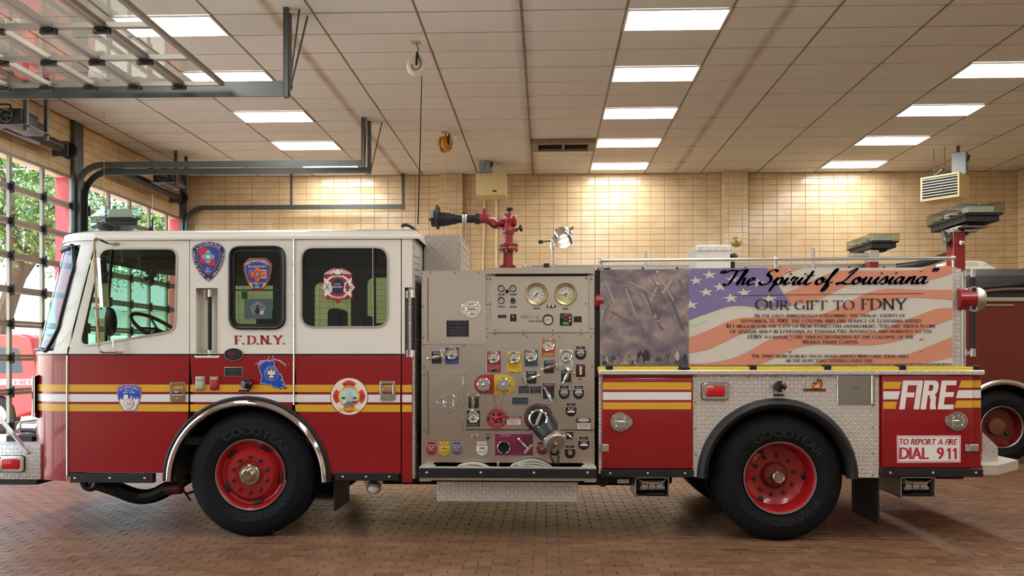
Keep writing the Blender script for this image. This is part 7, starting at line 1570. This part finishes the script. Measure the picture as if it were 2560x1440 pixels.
# ================================================================ GARAGE DOORS
m_dfr = mat('bronze grey door frame', '8A8378', .45, .6, var=.1)
m_pane = glass('garage door glass', 'F2F6F2', 1.45, dirt=.05)
NS, NCOL = 9, 5
def door(n, y0, y1, label, opened=False):
    """a sectional glass door; local frame: u across (Y), v along the sections, w towards the room"""
    e = bpy.data.objects.new('door_%d' % n, None); COL.objects.link(e); e['kind'] = 'structure'; ORG[e.name] = Vector((0, 0, 0)); e['label'] = label
    sh = DH / NS; wu = (y1 - y0 - .06) / NCOL; ya = y0 + .03
    def M(u, v, w):  # to world
        if opened: return Vector((-3.67 - v, ya + u, 4.66 - w))
        return Vector((XL + .045 + w, ya + u, v))
    def slab(mb, u0, u1, v0, v1, w0, w1, m):
        P = [M(u, v, w) for u in (u0, u1) for v in (v0, v1) for w in (w0, w1)]; mb.box(min(p.x for p in P), max(p.x for p in P), min(p.y for p in P), max(p.y for p in P), min(p.z for p in P), max(p.z for p in P), m)
    pm = None; hmsh = None
    for s in range(NS if not opened else 8):
        v0, v1 = s * sh + .003, (s + 1) * sh - .003; fr = MB()
        slab(fr, 0, NCOL * wu, v0, v0 + .045, -.025, .025, m_dfr); slab(fr, 0, NCOL * wu, v1 - .045, v1, -.025, .025, m_dfr)
        for c in range(NCOL + 1): u = c * wu; slab(fr, max(0, u - .03), min(NCOL * wu, u + .03), v0 + .045, v1 - .045, -.024, .024, m_dfr)
        sec = fr.build('door_section', e)
        if pm is None:
            g = MB(); P = [M(.03 - wu / 2, .045 - sh / 2, 0) - M(0, 0, 0), M(wu / 2 - .03, .045 - sh / 2, 0) - M(0, 0, 0), M(wu / 2 - .03, sh / 2 - .045, 0) - M(0, 0, 0), M(.03 - wu / 2, sh / 2 - .045, 0) - M(0, 0, 0)]; g.add(P, [(0, 1, 2, 3)], m_pane); pm = g.build('pane', mesh_only=True)
            h = MB(); o = M(0, 0, 0); V = [M(-.05, -.05, .03) - o, M(.05, .05, .045) - o]; h.box(V[0].x, V[1].x, V[0].y, V[1].y, V[0].z, V[1].z, m_black); V = [M(-.02, -.085, .025) - o, M(.02, .085, .075) - o]; h.box(V[0].x, V[1].x, V[0].y, V[1].y, V[0].z, V[1].z, m_black, .008); hmsh = h.build('hinge', mesh_only=True)
        for c in range(NCOL): sub('pane', pm, sec, M((c + .5) * wu, (v0 + v1) / 2, 0))
        if s:
            for c in range(NCOL + 1): sub('hinge', hmsh, sec, M(min(max(c * wu, .04), NCOL * wu - .04), s * sh, 0))
    return e
D4 = door(4, *DOORS[0], 'closed glass sectional door beside the open one, added out of view for its daylight'); D1 = door(1, *DOORS[1], 'open glass sectional door lying overhead on its tracks', True); D2 = door(2, *DOORS[2], 'closed glass sectional door in front of the red car'); D3 = door(3, *DOORS[3], 'closed glass sectional door next to the back wall')
def track(par, y, z, xe, zc, brace=1, curve=True, hang=()):
    b = MB(); R = .42; P = [Vector((XL + .1, y, 0)), Vector((XL + .1, y, z - R))] + [Vector((XL + .1 + R - R * cos(a), y, z - R + R * sin(a))) for a in [pi / 2 * k / 8 for k in range(1, 9)]] + [Vector((xe, y, z))]
    b.tube(P, 0, m_steel, 4, sq=(.012, .05)); b.tube([p + Vector((0, .03, 0)) for p in P], 0, m_steel, 4, sq=(.03, .012)); b.build('track', par)
    b = MB(); b.box(xe - .05, xe + .0, y - .03, y + .03, z - .06, ZC + .01, m_steel); b.box(xe - .055, xe - .045, y - .03, y + .06, z - .06, ZC, m_steel); b.bar((xe, y, z), (xe + .18 * brace, y + .05, ZC), .04, .008, m_steel); b.build('track_hanger', par)
    for x in hang: h = MB(); h.box(x - .02, x + .02, y - .02, y + .02, z, ZC + .01, m_steel); h.build('track_hanger', par)
track(D1, 9.14, 4.60, at(722, 230, 9.14).x, 0, .6); track(D1, 4.9, 4.60, -3.05, 0); track(D2, 13.38, 4.81, at(912, 410, 13.38).x, 0, .1); track(D2, 9.32, 4.74, -3.0, 0); track(D3, 17.44, 4.84, at(1012, 513, 17.44).x, 0, -.5, hang=(at(728, 500, 17.44).x,)); track(D3, 13.6, 4.74, -3.0, 0)
# steel jambs on the wall
for (pxa, pxb, nm) in ((180, 206, 'trim_1'), (452, 470, 'trim_2')):
    ya = at_x(pxa, 500, XL + .03).y; yb2 = min(YB - .01, at_x(pxb, 500, XL + .03).y); b = MB(); b.box(XL, XL + .05, ya, yb2, 0, ZC - .01, m_steel); b.box(XL + .05, XL + .075, ya, ya + .03, 0, ZC - .01, m_steel); o = b.build(nm, kind='structure')
# counterbalance springs, drums
def spring(y0, y1, z, label, x=XL + .26, r=.085):
    t = thing('counterbalance_shaft', label, 'spring shaft', (x, y0, z)); b = MB(); b.cyl((x, y0, z), (x, y1 + .4, z), .02, m_steel, 10); b.build('shaft', t); b = MB(); b.lathe([(r * .6, 0), (r, .02), (r, y1 - y0 - .02), (r * .6, y1 - y0)], (x, y0, z), (0, 1, 0), m_blk, 20); b.build('spring_tube', t)
    b = MB(); b.lathe([(.05, 0), (.14, .005), (.14, .05), (.05, .055)], (x, y1 + .22, z), (0, 1, 0), m_black, 20); b.build('cable_drum', t); b = MB(); b.box(XL + .055, x + .05, y1 + .12, y1 + .15, z - .12, z + .12, m_steel); b.build('bearing_bracket', t); b = MB(); b.box(XL + .055, x + .05, y0 + .03, y0 + .06, z - .1, z + .1, m_steel); b.build('bearing_bracket', t)
p = at_x(150, 372, XL + .26); spring(10.3, p.y, 4.93, 'black spring tube over the middle glass door, below a black motor'); p = at_x(440, 484, XL + .26); spring(14.2, p.y, 4.95, 'black spring tube over the glass door beside the back wall')
def operator(y, x, z, label):
    t = thing('door_operator', label, 'door motor', (x, y, z)); b = MB(); b.box(x - .25, x + .28, y - .3, y + .3, z - .012, z, m_steel); b.box(x - .02, x + .02, y - .32, y + .42, z - .1, z - .07, m_steel); b.build('shelf', t)
    b = MB(); b.box(x - .2, x + .2, y - .28, y + .12, z, z + .22, m_black, .03, 2); b.build('motor_housing', t)
    b = MB(); c = Vector((x + .0, y - .29, z + .11)); b.torus(c, (0, 1, 0), .085, .012, m_steel, 24, 6); b.ball(c, .02, m_steel, 8, 6)
    for k in range(5): a = 2 * pi * k / 5; b.tube([c, c + Vector((cos(a), 0, sin(a))) * .085], .008, m_steel, 5)
    b.build('pulley', t); b = MB(); b.cyl((x + .05, y + .1, z + .11), (x + .05, y + .34, z + .11), .085, m_black, 16); b.build('motor', t)
    b = MB(); b.tube(catmull([(x - .1, y - .1, z + .2), (x - .1, y - .05, z + .32), (x - .3, y, z + .35), (XL + .03, y + .1, z + .3)], 5), .014, m_black, 6); b.build('power_conduit', t)
    for (dx, dy) in ((.22, .25), (.22, -.2)): b = MB(); b.box(x + dx - .025, x + dx + .025, y + dy - .025, y + dy + .025, z - .08, ZC, m_steel); b.build('hanger', t)
operator(10.95, -7.35, 4.72, 'black door motor with spoked pulley on a hung shelf over the middle door'); operator(15.6, -7.45, 4.95, 'black door motor on a hung shelf over the door beside the back wall')
for (px, y0, y1, nm) in ((260, 440, 520, 'pull cord'),): b = MB(); a = at(px, y0, 12.9); c = at(px, 508, 12.9); b.cyl(a, c, .006, mat('tan cord', 'B08A50', .8), 6); b.ball(c, .02, mat('tan cord'), 8, 6); b.cyl(a, (a.x, a.y, ZC), .004, mat('tan cord'), 5); tag(b.build('pull_cord'), 'thin tan pull cord hanging in front of the glass door', 'cord')
# ================================================================ CEILING AND WALL FITTINGS
vx0, vx1, vy0, vy1 = GX0 + .0, GX0 + PU, GY0 + 9 * PV, GY0 + 10 * PV
t = thing('ceiling_vent', 'dirty two-bay louvred vent grille in the ceiling', 'vent', ((vx0 + vx1) / 2, (vy0 + vy1) / 2, ZC)); m_vent = mat('grimy vent steel', '8A7A64', .6, .2, var=.3)
b = MB(); b.ring([(vx0 + .02, vy0), (vx1 - .02, vy0), (vx1 - .02, vy1), (vx0 + .02, vy1)], [(vx0 + .14, vy0 + .1), (vx1 - .14, vy0 + .1), (vx1 - .14, vy1 - .06), (vx0 + .14, vy1 - .06)], 0, -.1, m_vent); b.v = [Vector((v.x, v.z, ZC + .02 + v.y)) for v in b.v]; b.build('vent_frame', t)
b = MB(); b.box(vx0 + .13, vx1 - .13, vy0 + .09, vy1 - .05, ZC + .012, ZC + .018, m_blk); b.build('duct', t)
sl = MB().box(-.21, .21, -.018, .018, -.002, .002, mat('dark louvre', '4A443C', .5, .4)); sl.xf(Matrix.Rotation(.8, 4, 'X')); sl = sl.build('louvre', mesh_only=True)
for sx in (-1, 1):
    for k in range(9): sub('louvre', sl, t, ((vx0 + vx1) / 2 + sx * .235, vy0 + .13 + k * .043, ZC - .045))
b = MB(); b.box((vx0 + vx1) / 2 - .022, (vx0 + vx1) / 2 + .022, vy0 + .09, vy1 - .05, ZC - .07, ZC - .02, m_vent); b.build('centre_bar', t)
# beige heater on the back wall
YH1 = 16.4; m_heat = mat('beige enamel', 'D9C48E', .4)
a0 = at(1190, 488, YH1); a1 = at(1265, 432, YH1)
t = thing('unit_heater', 'beige box heater hanging from the ceiling with two pipes below', 'heater', ((a0.x + a1.x) / 2, YH1 + .3, a0.z))
b = MB(); b.box(a0.x, a1.x, YH1, YH1 + .55, a0.z, a1.z, m_heat, .012, 2); b.build('cabinet', t)
for fx in (.15, .5, .85): b = MB(); x = a0.x + (a1.x - a0.x) * fx; b.box(x - .006, x + .006, YH1 - .003, YH1 + .002, a1.z - .06, a1.z - .035, m_blk); b.build('cabinet_slot', t)
b = MB(); x = a0.x + (a1.x - a0.x) * .62; b.box(x - .04, x + .04, YH1 - .004, YH1, a0.z + .07, a0.z + .1, m_blk); b.build('nameplate', t)
for px in (1210, 1227): b = MB(); p = at(px, 430, YH1 + .25); b.cyl((p.x, YH1 + .25, a1.z), (p.x, YH1 + .25, ZC), .012, m_steel, 6); b.build('hanger_rod', t)
b = MB(); p = at(1210, 410, YH1 - .1); b.box(p.x - .11, p.x + .11, YH1 - .05, YH1 + .07, a1.z + .005, p.z + .16, mat('grey switch box', '8C9496', .5), .01); b.bar((p.x - .04, YH1 - .055, a1.z + .03), (p.x + .07, YH1 - .055, p.z + .2), .03, .02, mat('grey switch box')); b.build('switch_box', t)
b = MB(); p = at(1229, 415, YH1); b.cyl((p.x, YH1 + .1, a1.z), (p.x, YH1 + .1, a1.z + .14), .04, mat('cream fitting', 'D8CDB0', .5), 12); b.tube(catmull([(p.x, YH1 + .1, a1.z + .14), (p.x, YH1 + .1, a1.z + .4), (p.x + .02, YH1 + .1, ZC)], 4), .02, m_steel, 8); b.build('supply_fitting', t)
for (px, top) in ((1211, 500), (1240.5, 488)): b = MB(); p = at(px, top, YB - .04); q = at(px - (4 if px < 1220 else 0), 668, YB - .04); b.tube([Vector((at(px + (2 if px < 1220 else 0), top - 12, YH1 + .3).x, YH1 + .3, a0.z)), Vector((p.x, YB - .045, p.z)), Vector((q.x, YB - .045, q.z)), Vector((q.x, YB - .045, .3))], .028 if px > 1220 else .022, mat('cream pipe', 'E3CFA0', .4), 10); b.build('pipe', t)
# slatted heater at the right
c = at(2362, 472, 15.6); t = thing('unit_heater', 'cream unit heater with white slats hung beside a grey box', 'heater', (c.x, c.y, c.z - .27)); ang = -.82
def RZ(mb): return mb.xf(Matrix.Translation(c) @ Matrix.Rotation(ang, 4, 'Z'))
w_, d_, h_ = .35, .25, .23
b = MB(); b.box(-w_, w_, -d_ + .06, d_, -h_, h_, m_heat, .01); b.ring([(-w_, -h_), (w_, -h_), (w_, h_), (-w_, h_)], [(-w_ + .03, -h_ + .03), (w_ - .03, -h_ + .03), (w_ - .03, h_ - .03), (-w_ + .03, h_ - .03)], -d_, -d_ + .08, m_heat); RZ(b).build('cabinet', t)
b = MB(); b.box(-w_ + .03, w_ - .03, -d_ + .055, -d_ + .062, -h_ + .03, h_ - .03, m_blk); RZ(b).build('core', t); b = MB(); b.torus((0, -d_ + .045, 0), (0, 1, 0), .1, .008, m_steel, 20, 6); b.ball((0, -d_ + .045, 0), (.05, .01, .05), m_steel, 12, 6); RZ(b).build('fan', t)
for k in range(8): b = MB(); z = h_ - .06 - k * .052; b.box(-w_ + .02, w_ - .02, -d_ - .01, -d_ + .02, z - .006, z + .006, mat('white slat', 'E6DFC8', .4)); RZ(b).build('slat', t)
b = MB(); b.box(.1, .36, .05, .17, h_, h_ + .44, mat('grey switch box'), .01); b.cyl((.2, .1, h_ + .44), (.2, .1, ZC - c.z), .03, m_steel, 10); b.bar((.37, .1, h_ + .25), (.41, .08, h_ + .36), .03, .02, m_black); RZ(b).build('switch_box', t)
for dx in (-.2, .0): b = MB(); b.cyl((dx, 0, h_), (dx, 0, ZC - c.z), .006, m_steel, 6); RZ(b).build('hanger_rod', t)
b = MB(); b.bar((-.22, .1, h_ + .07), (.03, -.14, h_ + .12), .05, .03, m_steel); RZ(b).build('hanger_bar', t)
# cord reels
def reel(px, py, rp, Y, col, label, axis, ceilpy):
    p = at(px, py, Y); r = rp * Y / FPX; mm = mat('reel ' + col, col, .4); t = thing('cord_reel', label, 'cord reel', p)
    b = MB(); d = Vector(axis).normalized(); b.lathe([(r * .3, -.06), (r, -.055), (r, -.02), (r * .93, -.012), (r * .93, .012), (r, .02), (r, .055), (r * .88, .07), (r * .3, .075), (.001, .078)], p, d, mm, 32); b.build('drum', t)
    b = MB(); b.lathe([(r * .94, -.013), (r * .94, .013)], p, d, m_blk, 32, cap=False); b.build('drum_slot', t)
    b = MB(); f = p + d * .085; b.bar(f + Vector((.01, 0, r * 1.25)), f + Vector((0, 0, -r * .1)), .05, .02, m_blk); b.tube(catmull([f + Vector((-r * .5, 0, 0)), f + Vector((-r * .35, -.01, -r * .5)), f + Vector((r * .15, -.01, -r * .55)), f + Vector((r * .5, -.01, 0)), f + Vector((r * .25, 0, r * .8)), f + Vector((.01, 0, r * 1.3))], 5), .006, m_blk, 6); b.build('hook_arm', t)
    b = MB(); b.tube(catmull([p + Vector((0, 0, r * 1.2)), p + Vector((.03, 0, (ZC - p.z) * .7)), Vector((p.x, p.y, ZC))], 5), .006, m_blk, 6); b.box(p.x - .06, p.x + .06, p.y - .06, p.y + .06, ZC - .004, ZC + .003, mat('plywood pad', 'C9A070', .7)); b.build('hanger', t); return p, r
p, r = reel(1040, 165, 23.5, 10.2, 'E4DCC0', 'round white cord reel hanging from the ceiling with black cord', (.25, -1, -.1), 105)
b = MB(); b.tube([p + Vector((r * .62, 0, -r * 1.12)), at(1050, 380, 9.0), at(1045, 560, YS + .9)], .0055, mat('matt black cord', '0C0C0D', .9, spec=.1), 6); tag(b.build('power_cord'), 'long black power cord hanging from the white reel to the cab roof', 'cord')
p, r = reel(1112, 361, 20, 14.3, 'D8932C', 'small orange cord reel hanging from the ceiling', (.85, -.5, 0), 328)
b = MB(); q = p + Vector((.0, -.02, -r)); b.cyl(q, (q.x, q.y, 2.3), .006, mat('orange cord', 'D8A030', .5), 6); b.box(q.x - .03, q.x + .03, q.y - .02, q.y + .02, 2.2, 2.32, mat('orange cord')); tag(b.build('drop_cord'), 'thin orange cord hanging straight down from the orange reel', 'cord')
b = MB(); p2 = at(1138, 345, 14.2); b.box(p2.x - .03, p2.x + .03, p2.y, p2.y + .004, p2.z - .04, p2.z + .04, p_wh); b.tube([p2 + Vector((0, 0, .04)), Vector((p2.x, p2.y, ZC))], .003, mat('orange cord'), 5); tag(b.build('paper_tag'), 'small white tag hanging from the ceiling beside the orange reel', 'tag')
p = at(1840, 605, YB - .16); b = MB(); b.lathe([(.11, 0), (.105, .03), (.07, .05), (.03, .055), (.03, .07), (.001, .072)], (p.x, YB - .16, p.z), (0, -1, 0), mat('aged brass bell', 'B8A060', .4, .6), 24); b.lathe([(.02, .07), (.02, .075), (.001, .076)], (p.x, YB - .16, p.z), (0, -1, 0), m_blk, 10); tag(b.build('alarm_bell'), 'round brass alarm bell on the tiled pilaster', 'bell')

# ================================================================ THE TRUCK PARKED BEHIND
YT = 11.7
X0, X1 = 3.0, 9.9; m_dkred = mat('deep red paint', '5E0A0D', .35, coat=.3)
T2 = thing('parked_truck', 'dark red truck with black canvas cover parked behind the fire engine', 'truck', ((X0 + X1) / 2, YT + 1.2, 0))
wx = at(2510, 1060, YT).x; zb = .55; zt = at(2500, 745, YT).z; Rw = .62
b = MB(); ap = arch_pts(wx, .55, Rw, -99, 99, zb); b.plate([[(X0, zb), (wx - Rw, zb)] + ap + [(wx + Rw, zb), (X1, zb), (X1, zt), (X0, zt)]], YT, .05, m_dkred, .004); b.box(X0, X1, YT + .05, YT + 2.4, 1.25, zt, m_dkred); b.box(X0, X1, YT + .5, YT + 1.9, .5, 1.26, m_blk); b.build('body', T2)
arch_band(wx, .55, Rw - .02, Rw + .05, YT - .02, YT + .03, 0, m_alu, bulge=.02).build('wheel_arch_trim', T2)
b = MB(); b.box(X0, X1, YT - .03, YT + .06, zt - .05, zt + .01, m_satin, .005); b.build('side_rail', T2); b = MB(); b.box(at(2444, 760, YT).x, at(2534, 760, YT).x, YT - .012, YT, at(2490, 764, YT).z, at(2490, 761, YT).z, m_satin); b.build('trim_strip', T2)
m_canv = mat('black canvas', '1A1E1C', .5, bump=.4, bscale=6); zc = at(2500, 690, YT + .2).z
b = MB(); b.prism_x([(YT + .02, zt + .01), (YT + .02, zc - .12), (YT + .1, zc), (YT + .9, zc + .18), (YT + 1.6, zc + .18), (YT + 2.38, zc - .1), (YT + 2.38, zt + .01)], X0, X1, m_canv); b.build('canvas_cover', T2)
b = MB(); b.tube(catmull([(5.0, YT - .01, zt + .12), (6.2, YT - .02, zt + .14), (7.4, YT - .02, zt + .25), (8.6, YT - .02, zt + .3)], 5), .03, m_blk, 8); b.build('side_hose', T2); b = MB(); b.tube(catmull([(6.0, YT, zt + .06), (6.5, YT - .03, zt + .12), (7.1, YT - .03, zt + .12), (7.4, YT, zt + .04)], 5), .025, m_chrome, 8); b.build('grab_handle', T2)
b = MB(); p = at(2420, 660, YT + .9); x0, x1 = at(2345, 660, YT + .9).x, at(2498, 660, YT + .9).x; zq = at(2420, 652, YT + .9).z; za = at(2420, 676, YT + .9).z; cpts = roundpoly([(x0, za), (x0 + .12, zq - .02), (x0 + .4, zq), (x1 - .25, zq), (x1, za)], .06, 4); b.prism(cpts, YT + .9, YT + 1.6, mat('white plastic shroud', 'DED6C6', .45))
for r_ in range(3):
    for k in range(10): q = at(2404 + k * 4.2 + r_ * 1.5, 659 + r_ * 3 - k * .25, YT + .9); b.ball((q.x, YT + .898, q.z), (.007, .003, .004), m_blk, 5, 4)
text(b, 'Dometic', at(2468, 662, YT + .9).x, at(2468, 663.5, YT + .9).z, .02, YT + .896, p_gr); b.build('roof_air_conditioner', T2)
b = MB(); cz = .53; tb = tire(wx, cz, YT + .05, 'tyre', T2, False); b = MB(); b.lathe([(.30, .012), (.306, .004), (.29, -.006)], (wx, YT + .05, cz), (0, -1, 0), m_lip, 40, cap=False); b.lathe([(.297, .002), (.276, -.03), (.268, -.10), (.25, -.13), (.001, -.14)], (wx, YT + .05, cz), (0, -1, 0), m_dkred, 40, cap=False); b.lathe([(.13, -.14), (.12, -.08), (.09, -.07), (.001, -.065)], (wx - .02, YT + .05, cz), (0, -1, 0), mat('rusty hub', '6A3A22', .7), 24); b.ball((wx + .14, YT + .17, cz - .1), (.035, .02, .035), m_blk, 10, 8); b.build('rim', T2)
for (x, y) in ((wx, YT + 2.2), (X0 + 1.0, YT + .05), (X0 + 1.0, YT + 2.2)): tire(x, cz, y if y > YT + 1 else y, 'tyre', T2, False)
# ================================================================ OUTSIDE
m_conc = mat('sunlit concrete', 'C9C4B8', .8, var=.08, vscale=.6)
MB().box(-70, XL - .26, -30, 80, -.3, -.01, m_conc).build('outside_pavement', kind='structure')
MB().box(XL - .26, XL - .0, YF, YB + .4, -.3, -.009, m_joint).build('outside_threshold', kind='structure')
# red car
CXR, YC = at(100, 950, 15.7).x, 15.75
m_car = mat('bright red car paint', 'D8202A', .2, coat=.7); m_cg = glass('car glass', '3A4A58', 1.5); t = thing('command_car', 'bright red chief car with white stripe parked outside the glass door', 'car', (CXR - 2.5, YC + .95, -.01))
def U(u, z): return (CXR - u, z)
prof = [U(0, .55), U(0.02, 1.05), U(.12, 1.15), U(.25, 1.9), U(.5, 1.97), U(2.6, 1.95), U(3.35, 1.2), U(4.7, 1.08), U(4.95, .9), U(4.97, .45), U(4.55, .42)] + [U(3.95 - .42 * cos(a) , .38 + .42 * sin(a)) for a in [pi - pi * k / 8 for k in range(9)]][0:9] + [U(3.5, .4), U(1.45, .4)] + [U(.95 - .44 * cos(a), .38 + .44 * sin(a)) for a in [pi - pi * k / 8 for k in range(9)]] + [U(.45, .42)]
b = MB(); b.plate([prof], YC, 1.9, m_car, .03, 2); b.build('body', t)
for c in ([U(.38, 1.22), U(.46, 1.72), U(1.35, 1.76), U(1.35, 1.22)], [U(1.45, 1.22), U(1.45, 1.76), U(2.35, 1.75), U(2.4, 1.22)], [U(2.48, 1.22), U(2.44, 1.74), U(2.62, 1.72), U(3.15, 1.24)]): b = MB(); b.prism(roundpoly(c, .04, 3), YC - .004, YC + .01, mat('dark car window', '2A3A4E', .08)); b.build('side_window', t)
b = MB(); b.flat([U(.05, .98), U(3.4, .98), U(3.4, 1.1), U(.08, 1.1)], YC - .005, p_wh); text(b, "ASS'T CHIEF", CXR - .75, .995, .085, YC - .008, mat('crimson print'), width=1.15); b.build('white_stripe', t)
for u in (.95, 3.95): b = MB(); b.lathe([(.001, .02), (.2, .02), (.22, 0), (.36, -.0), (.38, -.03), (.38, -.2), (.3, -.22)], (CXR - u, YC + .03, .37), (0, -1, 0), m_tire, 28); b.build('wheel', t); b = MB(); b.lathe([(.22, .022), (.1, .03), (.001, .032)], (CXR - u, YC + .03, .37), (0, -1, 0), m_satin, 20); b.build('hub_cap', t)
b = MB(); b.box(CXR - .06, CXR + .05, YC + .1, YC + 1.8, .45, .7, m_satin, .03); b.build('bumper', t); b = MB(); b.box(CXR - .1, CXR + .012, YC + .04, YC + .14, 1.12, 1.5, mat('red lamp lens'), .01); b.build('tail_lamp', t)
# trees
m_leaf = cellmat('tree leaves', ['3F6A24', '6E9A38', '86A648', '4E7A2C'], (.5, .5, .5), .6); m_bark = mat('tree bark', '5A4636', .9, bump=.5, bscale=10)
lt = NT(m_leaf)
def tree(x, y, h, r, label, n=7000, lean=0):
    t = thing('shade_tree', label, 'tree', (x, y, -.01)); rnd = random.Random(int(x * 10)); b = MB(); cz = h * .66
    b.tube(catmull([(x, y, -.05), (x + lean * .3, y, h * .25), (x + lean, y, h * .45)], 4), [.28] * 4 + [.22] * 5, m_bark, 10)
    blobs = []
    for k in range(9):
        a = 2 * pi * k / 9 + rnd.random(); rr = r * rnd.uniform(.35, .75); c = Vector((x + lean + rr * cos(a), y + rr * sin(a), cz + rnd.uniform(-.22, .3) * h * .6)); blobs.append((c, r * rnd.uniform(.38, .55))); b.tube([Vector((x + lean, y, h * .42)), (Vector((x + lean, y, h * .42)) + c) / 2 + Vector((0, 0, .3)), c], [.15, .09, .04], m_bark, 6)
    blobs.append((Vector((x + lean, y, cz + .15 * h)), r * .6)); b.build('trunk', t)
    l = MB(); V = []; Fs = []
    for k in range(n):
        c, rr = rnd.choice(blobs); d = Vector((rnd.gauss(0, 1), rnd.gauss(0, 1), rnd.gauss(0, 1))).normalized(); p = c + d * rr * rnd.uniform(.55, 1.05); s = rnd.uniform(.055, .105); u = Vector((rnd.gauss(0, 1), rnd.gauss(0, 1), rnd.gauss(0, 1))).normalized(); w = u.cross(d if abs(u.dot(d)) < .95 else Vector((1, 0, 0))).normalized(); i = len(V); V += [p - u * s, p + w * s * .5, p + u * s, p - w * s * .5]; Fs.append((i, i + 1, i + 2, i + 3))
    l.add(V, Fs, m_leaf).build('foliage', t, kind='stuff')
tree(-15.2, 21.5, 9.0, 2.6, 'leafy green tree beyond the middle glass door', lean=.8); tree(-12.2, 27.5, 8.5, 2.6, 'leafy green tree behind the parked red car', lean=.0); tree(-21.5, 35.5, 10.5, 3.4, 'tall leafy tree in front of the pale house', 6000); tree(-13, 38.5, 9, 3.0, 'leafy tree beside the pale house', 4000)
b = MB(); rnd = random.Random(3)
# pale house and carport
m_sid = mat('pale house wall', 'DAD6C8', .8); m_roof = mat('grey house roof', '8A8C8A', .8)
t = thing('pale_house', 'pale house with grey hipped roof across the street', 'house', (-31, 50, -.01)); b = MB(); b.box(-38, -20, 46, 58, -.01, 4.2, m_sid); b.build('wall', t); b = MB(); b.add([(-39, 45, 4.2), (-19, 45, 4.2), (-19, 59, 4.2), (-39, 59, 4.2), (-34, 52, 7.2), (-24, 52, 7.2)], [(0, 1, 5, 4), (1, 2, 5), (2, 3, 4, 5), (3, 0, 4), (3, 2, 1, 0)], m_roof); b.build('roof', t)
for x in (-36, -32.5, -29, -25.5, -22): b = MB(); b.box(x - .6, x + .6, 45.9, 46.02, 1.2, 2.9, mat('dark car window')); b.build('window', t)
t = thing('carport', 'white flat-roofed carport on brown posts beyond the red car', 'carport', (-20, 27.5, -.01)); b = MB(); b.box(-24, -15.9, 24.6, 29.5, 2.95, 3.3, mat('white carport roof', 'E8E6DE', .6)); b.build('roof', t)
for (x, y) in ((-17.9, 25), (-23.6, 25), (-23.6, 29), (-16.4, 29)): b = MB(); b.box(x - .14, x + .14, y - .14, y + .14, -.01, 2.95, mat('tan brick post', 'B98A66', .8)); b.build('post', t)
t = thing('white_van', 'white van parked across the street beyond the trees', 'van', (-16.5, 33, -.01)); b = MB(); b.plate([[(-19, .4), (-14, .4), (-14, 1.2), (-14.7, 1.5), (-15.3, 2.3), (-18.9, 2.4), (-19, 2.2)]], 32, 2.0, mat('white van paint', 'E4E8E6', .3, coat=.4), .06, 2); b.build('body', t); b = MB(); b.prism([(-15.9, 1.5), (-14.9, 1.5), (-15.4, 2.1), (-15.9, 2.1)], 31.99, 32.02, mat('dark car window')); b.build('side_window', t)
for x in (-18, -15): b = MB(); b.lathe([(.001, .02), (.34, .01), (.36, -.02), (.36, -.2)], (x, 32.02, .35), (0, -1, 0), m_tire, 20); b.build('wheel', t)
